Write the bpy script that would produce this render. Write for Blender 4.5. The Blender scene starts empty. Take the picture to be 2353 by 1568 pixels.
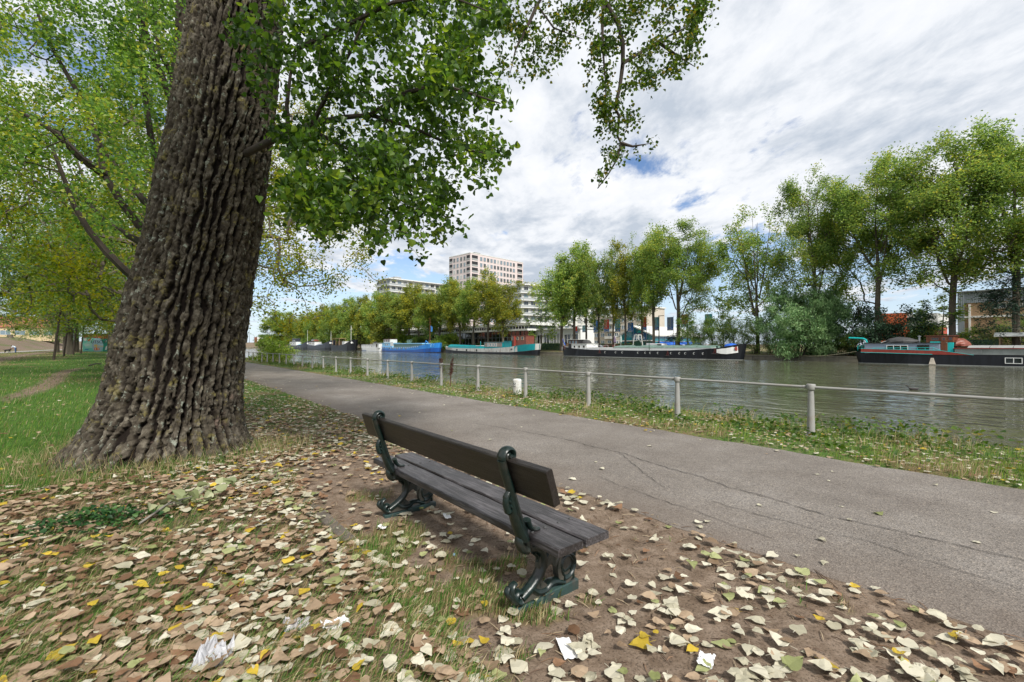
import bpy, bmesh, math, random
import numpy as np
from mathutils import Vector, Matrix

RND = random.Random(7)
rng = np.random.default_rng(11)
SC = bpy.context.scene
COL = SC.collection
# ---------------------------------------------------------------- place frame
# camera stands at the origin, 1.5 m above the towpath, looking along +Y.
# s runs along the canal (away, to the left), t across it (towards the far bank).
FPX, YH, EYE, WL = 1046.0, 795.0, 1.5, -0.85
DS = np.array((-0.6253, 0.7804)); NT = np.array((0.7804, 0.6253))
RZ = math.atan2(-0.7804, 0.6253)            # local +x = -s, local +y = t

def W(s, t, z=0.0):
    return Vector((s * DS[0] + t * NT[0], s * DS[1] + t * NT[1], z))
def ST(x, y):
    return (x * DS[0] + y * DS[1], x * NT[0] + y * NT[1])
def rx(px): return (px - 1176.5) / FPX
def at(px, py, Z): return Vector((rx(px) * Z, Z, EYE + (YH - py) * Z / FPX))
def gnd(px, py, z=0.0):
    Z = (EYE - z) * FPX / (py - YH)
    return Vector((rx(px) * Z, Z, z))
def zt(px, t): return t / (NT[0] * rx(px) + NT[1])
def sx(px, t):
    Z = zt(px, t)
    return Z * (DS[0] * rx(px) + DS[1])
def hz(px, py, t): return EYE + (YH - py) * zt(px, t) / FPX

# ---------------------------------------------------------------- tagging
def tag(o, label=None, cat=None, group=None, kind=None):
    if label: o['label'] = label
    if cat: o['category'] = cat
    if group: o['group'] = group
    if kind: o['kind'] = kind
    return o
def empty(name, loc, rz=0.0, label=None, cat=None, group=None):
    o = bpy.data.objects.new(name, None)
    o.empty_display_size = 0.3
    COL.objects.link(o)
    o.location = loc; o.rotation_euler = (0, 0, rz)
    return tag(o, label, cat, group)
def link(name, me, parent=None, loc=None, rz=None):
    o = bpy.data.objects.new(name, me)
    COL.objects.link(o)
    if parent: o.parent = parent
    if loc is not None: o.location = loc
    if rz is not None: o.rotation_euler = (0, 0, rz)
    return o
def copy_tree(o, parent=None):
    c = o.copy(); COL.objects.link(c)
    if parent: c.parent = parent
    for ch in [k for k in o.children]:
        copy_tree(ch, c)
    return c

# ---------------------------------------------------------------- mesh helpers
def mesh_np(name, verts, facesets, mats, smooth=False):
    """facesets: list of (array (m,k), material index or array)"""
    me = bpy.data.meshes.new(name)
    verts = np.asarray(verts, dtype=np.float32)
    me.vertices.add(len(verts)); me.vertices.foreach_set('co', verts.ravel())
    loops = np.concatenate([np.asarray(f, dtype=np.int32).ravel() for f, _ in facesets])
    tot = np.concatenate([np.full(len(f), np.asarray(f).shape[1], dtype=np.int32) for f, _ in facesets])
    mi = np.concatenate([np.broadcast_to(np.asarray(m, dtype=np.int32), (len(f),)) for f, m in facesets])
    start = np.concatenate(([0], np.cumsum(tot)[:-1])).astype(np.int32)
    me.loops.add(len(loops)); me.loops.foreach_set('vertex_index', loops)
    me.polygons.add(len(tot))
    me.polygons.foreach_set('loop_start', start)
    me.polygons.foreach_set('loop_total', tot)
    for m in (mats if isinstance(mats, (list, tuple)) else [mats]): me.materials.append(m)
    me.polygons.foreach_set('material_index', mi)
    me.polygons.foreach_set('use_smooth', np.full(len(tot), smooth, dtype=bool))
    me.update(calc_edges=True)
    return me

class MB:
    def __init__(self): self.v = []; self.f = []; self.m = []
    def add(self, vs, fs, m=0):
        b = len(self.v)
        self.v += [tuple(p) for p in vs]
        self.f += [tuple(b + i for i in f) for f in fs]
        self.m += [m] * len(fs)
        return self
    def box(self, x0, x1, y0, y1, z0, z1, m=0, M=None):
        vs = [Vector(p) for p in ((x0,y0,z0),(x1,y0,z0),(x1,y1,z0),(x0,y1,z0),(x0,y0,z1),(x1,y0,z1),(x1,y1,z1),(x0,y1,z1))]
        if M: vs = [M @ p for p in vs]
        return self.add(vs, [(3,2,1,0),(4,5,6,7),(0,1,5,4),(1,2,6,5),(2,3,7,6),(3,0,4,7)], m)
    def bar(self, a, b, w, h, m=0, up=(0,0,1)):
        a = Vector(a); b = Vector(b); d = (b - a); L = d.length; d.normalize()
        sd = d.cross(Vector(up)); 
        if sd.length < 1e-4: sd = d.cross(Vector((0,1,0)))
        sd.normalize(); u = sd.cross(d)
        M = Matrix((( d.x, sd.x, u.x, a.x),( d.y, sd.y, u.y, a.y),( d.z, sd.z, u.z, a.z),(0,0,0,1)))
        return self.box(0, L, -w/2, w/2, -h/2, h/2, m, M)
    def prism(self, outline, fn, d0, d1, m=0):
        """outline: 2-D points; fn(a,b,d)->3-D; extruded from d0 to d1"""
        n = len(outline)
        vs = [fn(a, b, d0) for a, b in outline] + [fn(a, b, d1) for a, b in outline]
        fs = [tuple(range(n - 1, -1, -1)), tuple(range(n, 2 * n))]
        fs += [(i, (i + 1) % n, n + (i + 1) % n, n + i) for i in range(n)]
        return self.add(vs, fs, m)
    def tube(self, path, r, k=8, m=0, cap=True, sq=1.0, side=None):
        """swept tube; r number or list; sq squashes the section along 'side'"""
        P = [Vector(p) for p in path]; n = len(P)
        rr = [r] * n if isinstance(r, (int, float)) else list(r)
        vs = []; pa = None
        for i in range(n):
            d = (P[min(i + 1, n - 1)] - P[max(i - 1, 0)]).normalized()
            if side is not None: a = Vector(side)
            else:
                a = pa if pa is not None else (d.cross(Vector((0, 0, 1))) if abs(d.z) < .9 else d.cross(Vector((0, 1, 0))))
                if (a - d * a.dot(d)).length < 1e-4: a = d.cross(Vector((.3, 1, 0.3)))
            a = (a - d * a.dot(d)).normalized(); b = d.cross(a); pa = a
            for j in range(k):
                t = 2 * math.pi * j / k
                vs.append(P[i] + (a * math.cos(t) * sq + b * math.sin(t)) * rr[i])
        fs = [(i*k + j, i*k + (j+1) % k, (i+1)*k + (j+1) % k, (i+1)*k + j) for i in range(n-1) for j in range(k)]
        if cap: fs += [tuple(range(k - 1, -1, -1)), tuple((n-1)*k + j for j in range(k))]
        return self.add(vs, fs, m)
    def lathe(self, prof, k=16, c=(0,0,0), m=0, sx_=1, sy_=1):
        vs = [(c[0] + r*math.cos(2*math.pi*j/k)*sx_, c[1] + r*math.sin(2*math.pi*j/k)*sy_, c[2] + z) for r, z in prof for j in range(k)]
        n = len(prof)
        fs = [(i*k + j, i*k + (j+1) % k, (i+1)*k + (j+1) % k, (i+1)*k + j) for i in range(n-1) for j in range(k)]
        fs += [tuple(range(k-1, -1, -1)), tuple((n-1)*k + j for j in range(k))]
        return self.add(vs, fs, m)
    def loft(self, secs, m=0, closed=True, cap=True):
        k = len(secs[0]); n = len(secs)
        vs = [p for s in secs for p in s]
        kk = k if closed else k - 1
        fs = [(i*k + j, i*k + (j+1) % k, (i+1)*k + (j+1) % k, (i+1)*k + j) for i in range(n-1) for j in range(kk)]
        if cap: fs += [tuple(range(k-1, -1, -1)), tuple((n-1)*k + j for j in range(k))]
        return self.add(vs, fs, m)
    def mesh(self, name, mats, smooth=False):
        me = bpy.data.meshes.new(name)
        me.from_pydata(self.v, [], self.f)
        for q in (mats if isinstance(mats, (list, tuple)) else [mats]): me.materials.append(q)
        me.polygons.foreach_set('material_index', self.m)
        if smooth:
            me.polygons.foreach_set('use_smooth', [True] * len(self.f))
            me.update()
            try: me.set_sharp_from_angle(angle=math.radians(50))
            except Exception: pass
        me.update()
        return me
    def build(self, name, mats, parent=None, loc=None, rz=None, smooth=False, bevel=0.0):
        o = link(name, self.mesh(name, mats, smooth), parent, loc, rz)
        if bevel:
            b = o.modifiers.new('bevel', 'BEVEL'); b.width = bevel; b.segments = 2; b.limit_method = 'ANGLE'
        return o

# ---------------------------------------------------------------- numpy noise
def _h(i, j, k, seed):
    n = (i.astype(np.int64) * 374761393 + j.astype(np.int64) * 668265263 + k.astype(np.int64) * 2147483647 + seed * 1274126177) & 0x7fffffff
    n = ((n ^ (n >> 13)) * 1274126177) & 0x7fffffff
    n = ((n ^ (n >> 16)) * 668265263) & 0x7fffffff
    return ((n ^ (n >> 15)) & 0xffff) / 65535.0
def vnoise(x, y, z, seed=0):
    xi, yi, zi = np.floor(x), np.floor(y), np.floor(z)
    fx, fy, fz = x - xi, y - yi, z - zi
    fx, fy, fz = [f * f * f * (f * (f * 6 - 15) + 10) for f in (fx, fy, fz)]
    out = 0
    for a in (0, 1):
        for b in (0, 1):
            for c in (0, 1):
                w = (fx if a else 1 - fx) * (fy if b else 1 - fy) * (fz if c else 1 - fz)
                out = out + w * _h(xi + a, yi + b, zi + c, seed)
    return out * 2 - 1
def fbm(x, y, z, oct=4, seed=0):
    o = 0; a = 1.0; s = 0
    for i in range(oct):
        o = o + a * vnoise(x, y, z, seed + i * 17); s += a
        x, y, z = x * 2.03, y * 2.03, z * 2.03; a *= .5
    return o / s
def voro(u, v, per, seed=0):
    """F1, F2 of a jittered grid, periodic in u with period per"""
    ui, vi = np.floor(u), np.floor(v)
    f1 = np.full(u.shape, 9.0); f2 = np.full(u.shape, 9.0); idv = np.zeros(u.shape)
    z0 = np.zeros(u.shape)
    for a in (-1, 0, 1):
        for b in (-1, 0, 1):
            cu, cv = ui + a, vi + b
            k = np.mod(cu, per)
            px = cu + .1 + .8 * _h(k, cv, z0, seed); py = cv + .1 + .8 * _h(k, cv, z0, seed + 5)
            d = np.sqrt((px - u) ** 2 + (py - v) ** 2)
            hid = _h(k, cv, z0, seed + 9)
            nf = d < f1
            f2 = np.where(nf, f1, np.minimum(f2, d)); idv = np.where(nf, hid, idv); f1 = np.where(nf, d, f1)
    return f1, f2, idv
def sstep(a, b, x):
    t = np.clip((x - a) / (b - a), 0, 1); return t * t * (3 - 2 * t)
def inpoly(x, y, poly):
    c = False; n = len(poly)
    for i in range(n):
        x0, y0 = poly[i]; x1, y1 = poly[(i + 1) % n]
        if (y0 > y) != (y1 > y) and x < (x1 - x0) * (y - y0) / (y1 - y0) + x0: c = not c
    return c

# ---------------------------------------------------------------- materials
def new_mat(name):
    m = bpy.data.materials.new(name); m.use_nodes = True
    nt = m.node_tree; nt.nodes.clear()
    out = nt.nodes.new('ShaderNodeOutputMaterial')
    return m, nt, out
def nd(nt, typ, **kw):
    n = nt.nodes.new(typ)
    for k, v in kw.items():
        if k.startswith('_'): setattr(n, k[1:], v)
        else: n.inputs[k].default_value = v
    return n
def c4(c): return (c[0], c[1], c[2], 1.0)
def ramp(nt, stops, interp='LINEAR'):
    r = nt.nodes.new('ShaderNodeValToRGB'); e = r.color_ramp.elements
    r.color_ramp.interpolation = interp
    while len(e) < len(stops): e.new(0.5)
    for i, (p, c) in enumerate(stops): e[i].position = p; e[i].color = c4(c)
    return r
def pbr(name, col, rough=.7, var=.18, scale=6.0, col2=None, metal=0.0, bump=0.0, bscale=None, spec=.5, stretch=None, coat=0.0):
    m, nt, out = new_mat(name); L = nt.links.new
    b = nd(nt, 'ShaderNodeBsdfPrincipled', Roughness=rough, Metallic=metal)
    b.inputs['Specular IOR Level'].default_value = spec
    b.inputs['Coat Weight'].default_value = coat
    tc = nd(nt, 'ShaderNodeTexCoord'); co = tc.outputs['Object']
    if stretch:
        mp = nd(nt, 'ShaderNodeMapping'); mp.inputs['Scale'].default_value = stretch
        L(co, mp.inputs['Vector']); co = mp.outputs['Vector']
    n = nd(nt, 'ShaderNodeTexNoise', Scale=scale, Detail=6.0, Roughness=.62)
    L(co, n.inputs['Vector'])
    lo = tuple(max(0, c * (1 - var)) for c in col); hi = tuple(min(1, c * (1 + var)) for c in col)
    r = ramp(nt, [(.3, col2 or lo), (.5, col), (.72, hi)])
    L(n.outputs['Fac'], r.inputs['Fac']); L(r.outputs['Color'], b.inputs['Base Color'])
    if bump:
        n2 = nd(nt, 'ShaderNodeTexNoise', Scale=bscale or scale * 4, Detail=5.0)
        L(co, n2.inputs['Vector'])
        bp = nd(nt, 'ShaderNodeBump', Strength=1.0, Distance=bump)
        L(n2.outputs['Fac'], bp.inputs['Height']); L(bp.outputs['Normal'], b.inputs['Normal'])
    L(b.outputs['BSDF'], out.inputs['Surface'])
    return m
def leafmat(name, stops, trans=.38, rough=.5, spec=.3, big=0.0):
    """stops: colour ramp over a per-leaf random value"""
    m, nt, out = new_mat(name); L = nt.links.new
    g = nd(nt, 'ShaderNodeNewGeometry'); oi = nd(nt, 'ShaderNodeObjectInfo')
    fac = g.outputs['Random Per Island']
    if big:
        tc = nd(nt, 'ShaderNodeTexCoord')
        n = nd(nt, 'ShaderNodeTexNoise', Scale=big, Detail=2.0); L(tc.outputs['Object'], n.inputs['Vector'])
        a = nd(nt, 'ShaderNodeMath', _operation='MULTIPLY_ADD'); L(n.outputs['Fac'], a.inputs[0]); a.inputs[1].default_value = 1.5
        a.inputs[2].default_value = -.75
        s = nd(nt, 'ShaderNodeMath', _operation='ADD', _use_clamp=True); L(fac, s.inputs[0]); L(a.outputs[0], s.inputs[1])
        fac = s.outputs[0]
    r = ramp(nt, stops); L(fac, r.inputs['Fac'])
    hv = nd(nt, 'ShaderNodeHueSaturation'); L(r.outputs['Color'], hv.inputs['Color'])
    mv = nd(nt, 'ShaderNodeMapRange'); mv.inputs['To Min'].default_value = .85; mv.inputs['To Max'].default_value = 1.15
    L(oi.outputs['Random'], mv.inputs['Value']); L(mv.outputs['Result'], hv.inputs['Value'])
    b = nd(nt, 'ShaderNodeBsdfPrincipled', Roughness=rough); b.inputs['Specular IOR Level'].default_value = spec
    L(hv.outputs['Color'], b.inputs['Base Color'])
    t = nd(nt, 'ShaderNodeBsdfTranslucent')
    h2 = nd(nt, 'ShaderNodeHueSaturation', Hue=.485, Saturation=1.1, Value=1.5); L(hv.outputs['Color'], h2.inputs['Color'])
    L(h2.outputs['Color'], t.inputs['Color'])
    mx = nd(nt, 'ShaderNodeMixShader', Fac=trans)
    L(b.outputs['BSDF'], mx.inputs[1]); L(t.outputs['BSDF'], mx.inputs[2]); L(mx.outputs[0], out.inputs['Surface'])
    return m
def glassmat(name, col, rough=.05, spec=.9):
    m, nt, out = new_mat(name)
    b = nd(nt, 'ShaderNodeBsdfPrincipled', Roughness=rough)
    b.inputs['Base Color'].default_value = c4(col); b.inputs['Specular IOR Level'].default_value = spec
    nt.links.new(b.outputs['BSDF'], out.inputs['Surface'])
    return m

M = {}
M['white'] = pbr('white_paint', (.72, .72, .70), .5, .06, 2)
M['offwhite'] = pbr('offwhite_render', (.62, .62, .58), .7, .08, .4)
M['pink'] = pbr('pink_brick', (.62, .53, .51), .85, .06, .5)
M['beige'] = pbr('beige_render', (.50, .45, .38), .85, .07, .4)
M['concrete'] = pbr('concrete', (.30, .29, .26), .9, .22, 1.5, bump=.004)
M['quay'] = pbr('quay_concrete', (.20, .18, .14), .95, .4, .8, bump=.02, bscale=3)
M['darkglass'] = glassmat('dark_glass', (.012, .016, .018), .04)
M['blueglass'] = glassmat('pale_blue_glass', (.16, .22, .27), .08)
M['tealglass'] = glassmat('teal_glass', (.01, .16, .19), .08)
M['dark'] = pbr('dark_interior', (.02, .02, .022), .6, .2, 3)
M['mullion'] = pbr('grey_mullion', (.34, .36, .36), .5, .05)
M['black'] = pbr('black_hull_paint', (.008, .009, .013), .45, .6, 2.5, spec=.4, stretch=(1, 1, .2))
M['navy'] = pbr('dark_navy_paint', (.03, .035, .05), .45, .3, 1.0)
M['blue'] = pbr('light_blue_paint', (.03, .24, .68), .4, .16, 2, stretch=(1, 1, .2))
M['deepblue'] = pbr('deep_blue_paint', (.012, .09, .38), .4, .12, .8)
M['paleblue'] = pbr('pale_blue_paint', (.25, .52, .72), .45, .1, .8)
M['teal'] = pbr('turquoise_paint', (.005, .24, .27), .4, .15, .9)
M['brightteal'] = pbr('bright_turquoise_paint', (.01, .45, .44), .4, .1, 2)
M['rust'] = pbr('red_oxide_paint', (.26, .035, .022), .6, .25, 2)
M['wood'] = pbr('varnished_brown_wood', (.16, .055, .022), .4, .3, 3, stretch=(1, 1, .15))
M['redwood'] = pbr('red_brown_wood', (.20, .06, .04), .5, .25, 2)
M['greycabin'] = pbr('grey_blue_paint', (.24, .28, .36), .5, .1, 1)
M['greydeck'] = pbr('grey_deck_paint', (.30, .31, .30), .6, .15, 1)
M['hatchgreen'] = pbr('grey_green_tarpaulin', (.13, .20, .17), .6, .25, 1, stretch=(1, .2, 1))
M['darkgreen'] = pbr('dark_green_paint', (.01, .05, .03), .4, .2, 2)
M['whitehull'] = pbr('weathered_white_hull', (.50, .50, .48), .6, .16, 2.2, col2=(.33, .27, .23), stretch=(1, 1, .18))
M['tarp'] = pbr('dark_tarpaulin', (.05, .05, .05), .7, .3, 2)
M['bluetarp'] = pbr('blue_tarpaulin', (.02, .12, .55), .5, .2, 2)
M['rope'] = pbr('rope', (.42, .38, .25), .9, .2, 20)
M['redbrick'] = pbr('red_cladding', (.42, .065, .03), .7, .15, 1.2)
M['orange'] = pbr('orange_cladding', (.58, .12, .04), .7, .12, 1.2)
M['corrugated'] = pbr('grey_corrugated_metal', (.30, .34, .38), .5, .08, 1)
M['tanbrick'] = pbr('tan_brick', (.33, .22, .13), .9, .14, 3)
M['rooftile'] = pbr('red_roof_tile', (.30, .10, .06), .85, .2, 2)
M['cream'] = pbr('cream_render', (.55, .43, .26), .85, .08, 1)
M['metal'] = pbr('galvanised_metal', (.36, .38, .39), .45, .15, 8, metal=.6)
M['carwhite'] = pbr('white_car_paint', (.70, .71, .72), .3, .04, 1, coat=.5)
M['cargrey'] = pbr('silver_car_paint', (.40, .42, .44), .3, .06, 1, coat=.5)
M['rubber'] = pbr('black_rubber', (.015, .015, .015), .8, .2, 10)
M['skin'] = pbr('skin', (.35, .20, .14), .6, .08, 6)
M['denim'] = pbr('blue_denim', (.05, .10, .22), .9, .2, 10)
M['shirt'] = pbr('pale_shirt', (.55, .60, .68), .9, .06, 10)
M['hair'] = pbr('dark_hair', (.02, .015, .012), .7, .2, 20)
M['dogfur'] = pbr('black_dog_fur', (.012, .011, .010), .8, .3, 20)
M['barkfar'] = pbr('grey_brown_bark', (.115, .095, .07), .95, .4, 2.5, bump=.05, bscale=6, stretch=(1, 1, .25))
M['barkdark'] = pbr('dark_branch_bark', (.045, .034, .025), .95, .4, 5, bump=.01, stretch=(1, 1, .4))
# foliage palettes (per leaf, dark to light)
M['lf_fg'] = leafmat('poplar_leaf_fresh', [(0, (.026, .066, .010)), (.45, (.062, .135, .02)), (.8, (.125, .235, .034)), (1, (.21, .31, .045))], .58, .34, .55, .8)
M['lf_hang'] = leafmat('poplar_leaf_olive', [(0, (.03, .065, .012)), (.5, (.065, .125, .018)), (.85, (.11, .175, .025)), (1, (.25, .2, .03))], .48, .45)
M['lf_next'] = leafmat('poplar_leaf_mid', [(0, (.06, .13, .028)), (.4, (.125, .24, .048)), (.8, (.21, .34, .06)), (1, (.33, .36, .06))], .58, .4, .45, big=.35)
M['lf_yel'] = leafmat('poplar_leaf_yellowing', [(0, (.09, .15, .018)), (.4, (.19, .26, .028)), (.8, (.33, .36, .036)), (1, (.46, .42, .04))], .56, .5, .3, big=.5)
M['lf_far'] = leafmat('poplar_leaf_far', [(0, (.09, .17, .042)), (.4, (.19, .30, .07)), (.8, (.30, .41, .10)), (1, (.42, .43, .08))], .52, .55, .3, big=.25)
M['lf_fary'] = leafmat('poplar_leaf_far_yellow', [(0, (.10, .14, .024)), (.4, (.185, .235, .038)), (.8, (.29, .31, .046)), (1, (.46, .40, .035))], .42, .55, .3, big=.2)
M['lf_dark'] = leafmat('dark_shrub_leaf', [(0, (.014, .038, .018)), (.5, (.036, .08, .036)), (.9, (.09, .15, .09)), (1, (.15, .20, .13))], .2, .5, .3, big=.5)
M['lf_wil'] = leafmat('willow_leaf', [(0, (.10, .20, .075)), (.5, (.20, .34, .14)), (1, (.33, .46, .22))], .34, .55, .3, big=.3)
M['lf_bush'] = leafmat('shrub_leaf', [(0, (.08, .15, .034)), (.5, (.16, .27, .06)), (.9, (.25, .34, .075)), (1, (.36, .36, .08))], .34, .55, .3, big=.5)
M['lf_hedge'] = leafmat('yellow_green_hedge_leaf', [(0, (.07, .135, .016)), (.5, (.16, .26, .028)), (1, (.32, .40, .06))], .34, .55, .3, big=.6)
M['lf_con'] = leafmat('conifer_needles', [(0, (.012, .03, .02)), (.5, (.022, .05, .03)), (1, (.04, .075, .045))], .15, .6, .2, big=.4)
# ---------------------------------------------------------------- tree growth
def frames(n, up_bias, g, droop=None):
    """random leaf frames: length axis a, width axis b, normal c"""
    c = g.normal(size=(n, 3)); c[:, 2] = np.abs(c[:, 2]) + up_bias; c /= np.linalg.norm(c, axis=1)[:, None]
    a = g.normal(size=(n, 3))
    if droop is not None: a[:, 2] -= droop
    a -= c * (a * c).sum(1)[:, None]; a /= np.linalg.norm(a, axis=1)[:, None] + 1e-9
    b = np.cross(c, a)
    return a, b, c
LEAF_HEART = np.array([(0, 0, 0), (-.30, .02, .06), (-.46, .26, .10), (-.30, .62, .05), (0, 1.02, -.06), (.30, .62, .05), (.46, .26, .10), (.30, .02, .06)])
LEAF_HEART_F = np.array([(0, 1, 2, 3, 4), (0, 4, 5, 6, 7)])
def leaves_heart(pos, size, g, up=.2, droop=.9):
    n = len(pos); a, b, c = frames(n, up, g, droop)
    fold = g.uniform(.4, 2.2, n)
    V = LEAF_HEART
    v = pos[:, None, :] + size[:, None, None] * (V[None, :, 0:1] * b[:, None, :] + V[None, :, 1:2] * a[:, None, :] + V[None, :, 2:3] * fold[:, None, None] * c[:, None, :])
    f = (LEAF_HEART_F[None] + (np.arange(n) * 8)[:, None, None]).reshape(-1, 5)
    return v.reshape(-1, 3), f
def leaves_quad(pos, size, g, up=.3, droop=.3, asp=.62):
    n = len(pos); a, b, c = frames(n, up, g, droop)
    w = asp * g.uniform(.75, 1.2, n)
    s = size[:, None]
    bend = (c * (size * g.uniform(-.25, .25, n))[:, None])
    v = np.stack([pos - a * s * .5, pos + b * (s * w[:, None] * .5) + bend - a * s * .08, pos + a * s * .5, pos - b * (s * w[:, None] * .5) + bend - a * s * .08], 1)
    f = np.arange(n * 4).reshape(-1, 4)
    return v.reshape(-1, 3), f

def grow(chains, targets, step, up=.35, jit=.1, seed=1, sag=0.0, near_first=None):
    """chains: list of point lists (first is the trunk; the others join the nearest node). Returns nodes, parents, chains of node ids"""
    g = np.random.default_rng(seed)
    P = np.zeros((60000, 3)); par = []; ch = []; n = 0
    for ci, pts in enumerate(chains):
        ids = []
        if ci:
            d = np.linalg.norm(P[:n] - np.array(pts[0]), axis=1); ids = [int(d.argmin())]
            prev = ids[0]
        else: prev = -1
        for p in pts:
            P[n] = p; par.append(prev); prev = n; ids.append(n); n += 1
        ch.append(ids)
    n0 = n
    T = np.array(targets)
    d0 = np.array([np.linalg.norm(P[:n0] - t, axis=1).min() for t in T])
    for ti in np.argsort(d0):
        t = T[ti]; dv = t - P[:n]; d = np.linalg.norm(dv, axis=1) + 1e-6
        cost = d * (1 - up * dv[:, 2] / d)
        i = int(cost.argmin()); L = d[i]
        k = max(2, int(math.ceil(L / step)))
        p0 = P[i]; pd = P[i] - P[par[i]] if par[i] >= 0 else np.array((0, 0, 1.0))
        pd = pd / (np.linalg.norm(pd) + 1e-6)
        ctrl = p0 + (pd * .45 + dv[i] / L * .55) * L * .5
        ids = [i]; prev = i
        for q in range(1, k + 1):
            u = q / k
            p = (1 - u) ** 2 * p0 + 2 * u * (1 - u) * ctrl + u * u * t
            if q < k: p = p + g.normal(size=3) * jit * step
            p[2] -= sag * u * u * L
            P[n] = p; par.append(prev); prev = n; ids.append(n); n += 1
        ch.append(ids)
    return P[:n], np.array(par), ch, n0
def radii(par, n, tip, expo=2.3):
    a = np.zeros(n); 
    for i in range(n - 1, -1, -1):
        if a[i] == 0: a[i] = tip ** expo
        if par[i] >= 0: a[par[i]] += a[i] if True else 0
    return a ** (1 / expo)
def pipe_r(par, n, tip, expo=2.3):
    a = np.zeros(n); kids = np.zeros(n, int)
    for i in range(n - 1, -1, -1):
        if kids[i] == 0: a[i] = tip ** expo
        if par[i] >= 0: a[par[i]] += a[i]; kids[par[i]] += 1
    return a ** (1 / expo), kids
def branch_mesh(name, P, ch, r, mat, rmin=0.0, first_k=10, k=5):
    mb = MB()
    for ci, ids in enumerate(ch):
        rr = [r[i] for i in ids]
        if len(ids) < 2 or max(rr[1:]) < rmin: continue
        if ci: rr[0] = min(rr[0], rr[1] * 1.15)
        kk = first_k if ci == 0 else (k if rr[1] > .03 else 4)
        mb.tube([P[i] for i in ids], rr, kk, 0, cap=False)
    return mb.mesh(name, mat, True)

def ell_targets(g, n, c, r, clumps=0, spread=.28, hollow=.35, pear=0.0):
    out = []
    if clumps:
        cc = ell_targets(g, clumps, c, r, hollow=hollow, pear=pear)
        for i in range(n):
            q = cc[g.integers(len(cc))]
            out.append(q + g.normal(size=3) * np.array(r) * spread * .5)
        return np.array(out)
    while len(out) < n:
        q = g.uniform(-1, 1, 3); d = np.linalg.norm(q)
        if d > 1 or d < hollow * g.uniform(): continue
        w = 1 - pear * q[2]
        out.append(np.array(c) + q * np.array(r) * np.array((w, w, 1)))
    return np.array(out)
def leaf_sites(P, ch, r, n0, n, g, rmax, spread):
    cand = []
    for ids in ch:
        for i in ids[1:]:
            if i >= n0 and r[i] < rmax: cand.append(i)
    cand = np.array(cand)
    w = 1.0 / (r[cand] + .004); w /= w.sum()
    i = g.choice(cand, n, p=w)
    return P[i] + g.normal(size=(n, 3)) * spread

TREES = {}
def tree_data(key, H, cz, rad, nt, clumps, nleaf, lsize, leaf, bark='barkfar', seed=1, trunk_r=.3, bole=.3, lean=(0, 0), spread=.45, asp=.62, droop=.3,
              hollow=.4, pear=.12, step=None, forks=3, up=.45, sag=.0, cspread=.3, tip=None, heart=False):
    """one tree in its own frame: trunk+limbs mesh and crown mesh"""
    g = np.random.default_rng(seed)
    step = step or H * .05
    top = cz + rad[2] * .55
    tr = [(lean[0] * z + math.sin(z * .4 + seed) * .012 * z, lean[1] * z + math.cos(z * .33 + seed) * .012 * z, z) for z in np.linspace(-.3, top, 14)]
    chains = [tr]
    for q in range(forks):
        a = seed * 1.3 + q * 2.2 + g.uniform(-.4, .4); z0 = H * (bole + .06 * q); zz = cz + rad[2] * g.uniform(.2, .6)
        ro = rad[0] * g.uniform(.4, .65)
        pts = []
        for u in np.linspace(.1, 1, 7):
            pts.append((lean[0] * z0 + math.cos(a) * ro * u ** .85, lean[1] * z0 + math.sin(a) * ro * u ** .85, z0 + (zz - z0) * u ** 1.1))
        chains.append(pts)
    T = ell_targets(g, nt, (lean[0] * cz, lean[1] * cz, cz), rad, clumps, cspread, hollow, pear)
    T[:, 2] = np.maximum(T[:, 2], H * .12)
    P, par, ch, n0 = grow(chains, T, step, up, .1, seed, sag)
    r, kids = pipe_r(par, len(P), tip or .012 * H / 20)
    sc = trunk_r / r[1]
    big = r > .03
    r = np.where(big, r * sc, r * (1 + (sc - 1) * r / .03))
    for i in range(14): r[i] *= (1.35 if i == 0 else 1.12 if i == 1 else 1)
    site = leaf_sites(P, ch, r, n0, nleaf, g, .07 * H / 20, spread)
    sz = g.uniform(.65, 1.25, nleaf) * lsize
    if heart: v, f = leaves_heart(site, sz, g, .2, droop)
    else: v, f = leaves_quad(site, sz, g, .3, droop, asp)
    cm = mesh_np(key + '_crown', v, [(f, 0)], M[leaf])
    tm = branch_mesh(key + '_trunk', P, ch, r, M[bark], rmin=.008 * H / 20)
    TREES[key] = (tm, cm)
def leaf_variant(key, src, leaf):
    tm, cm = TREES[src]; c = cm.copy(); c.materials.clear(); c.materials.append(M[leaf]); TREES[key] = (tm, c)
def place_tree(name, key, loc, rz, sc, label, cat='tree', group=None, parts=('trunk', 'crown')):
    e = empty(name, loc, rz, label, cat, group)
    e.scale = sc if isinstance(sc, (tuple, list)) else (sc, sc, sc)
    link(parts[0], TREES[key][0], e); link(parts[1], TREES[key][1], e)
    return e
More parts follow.
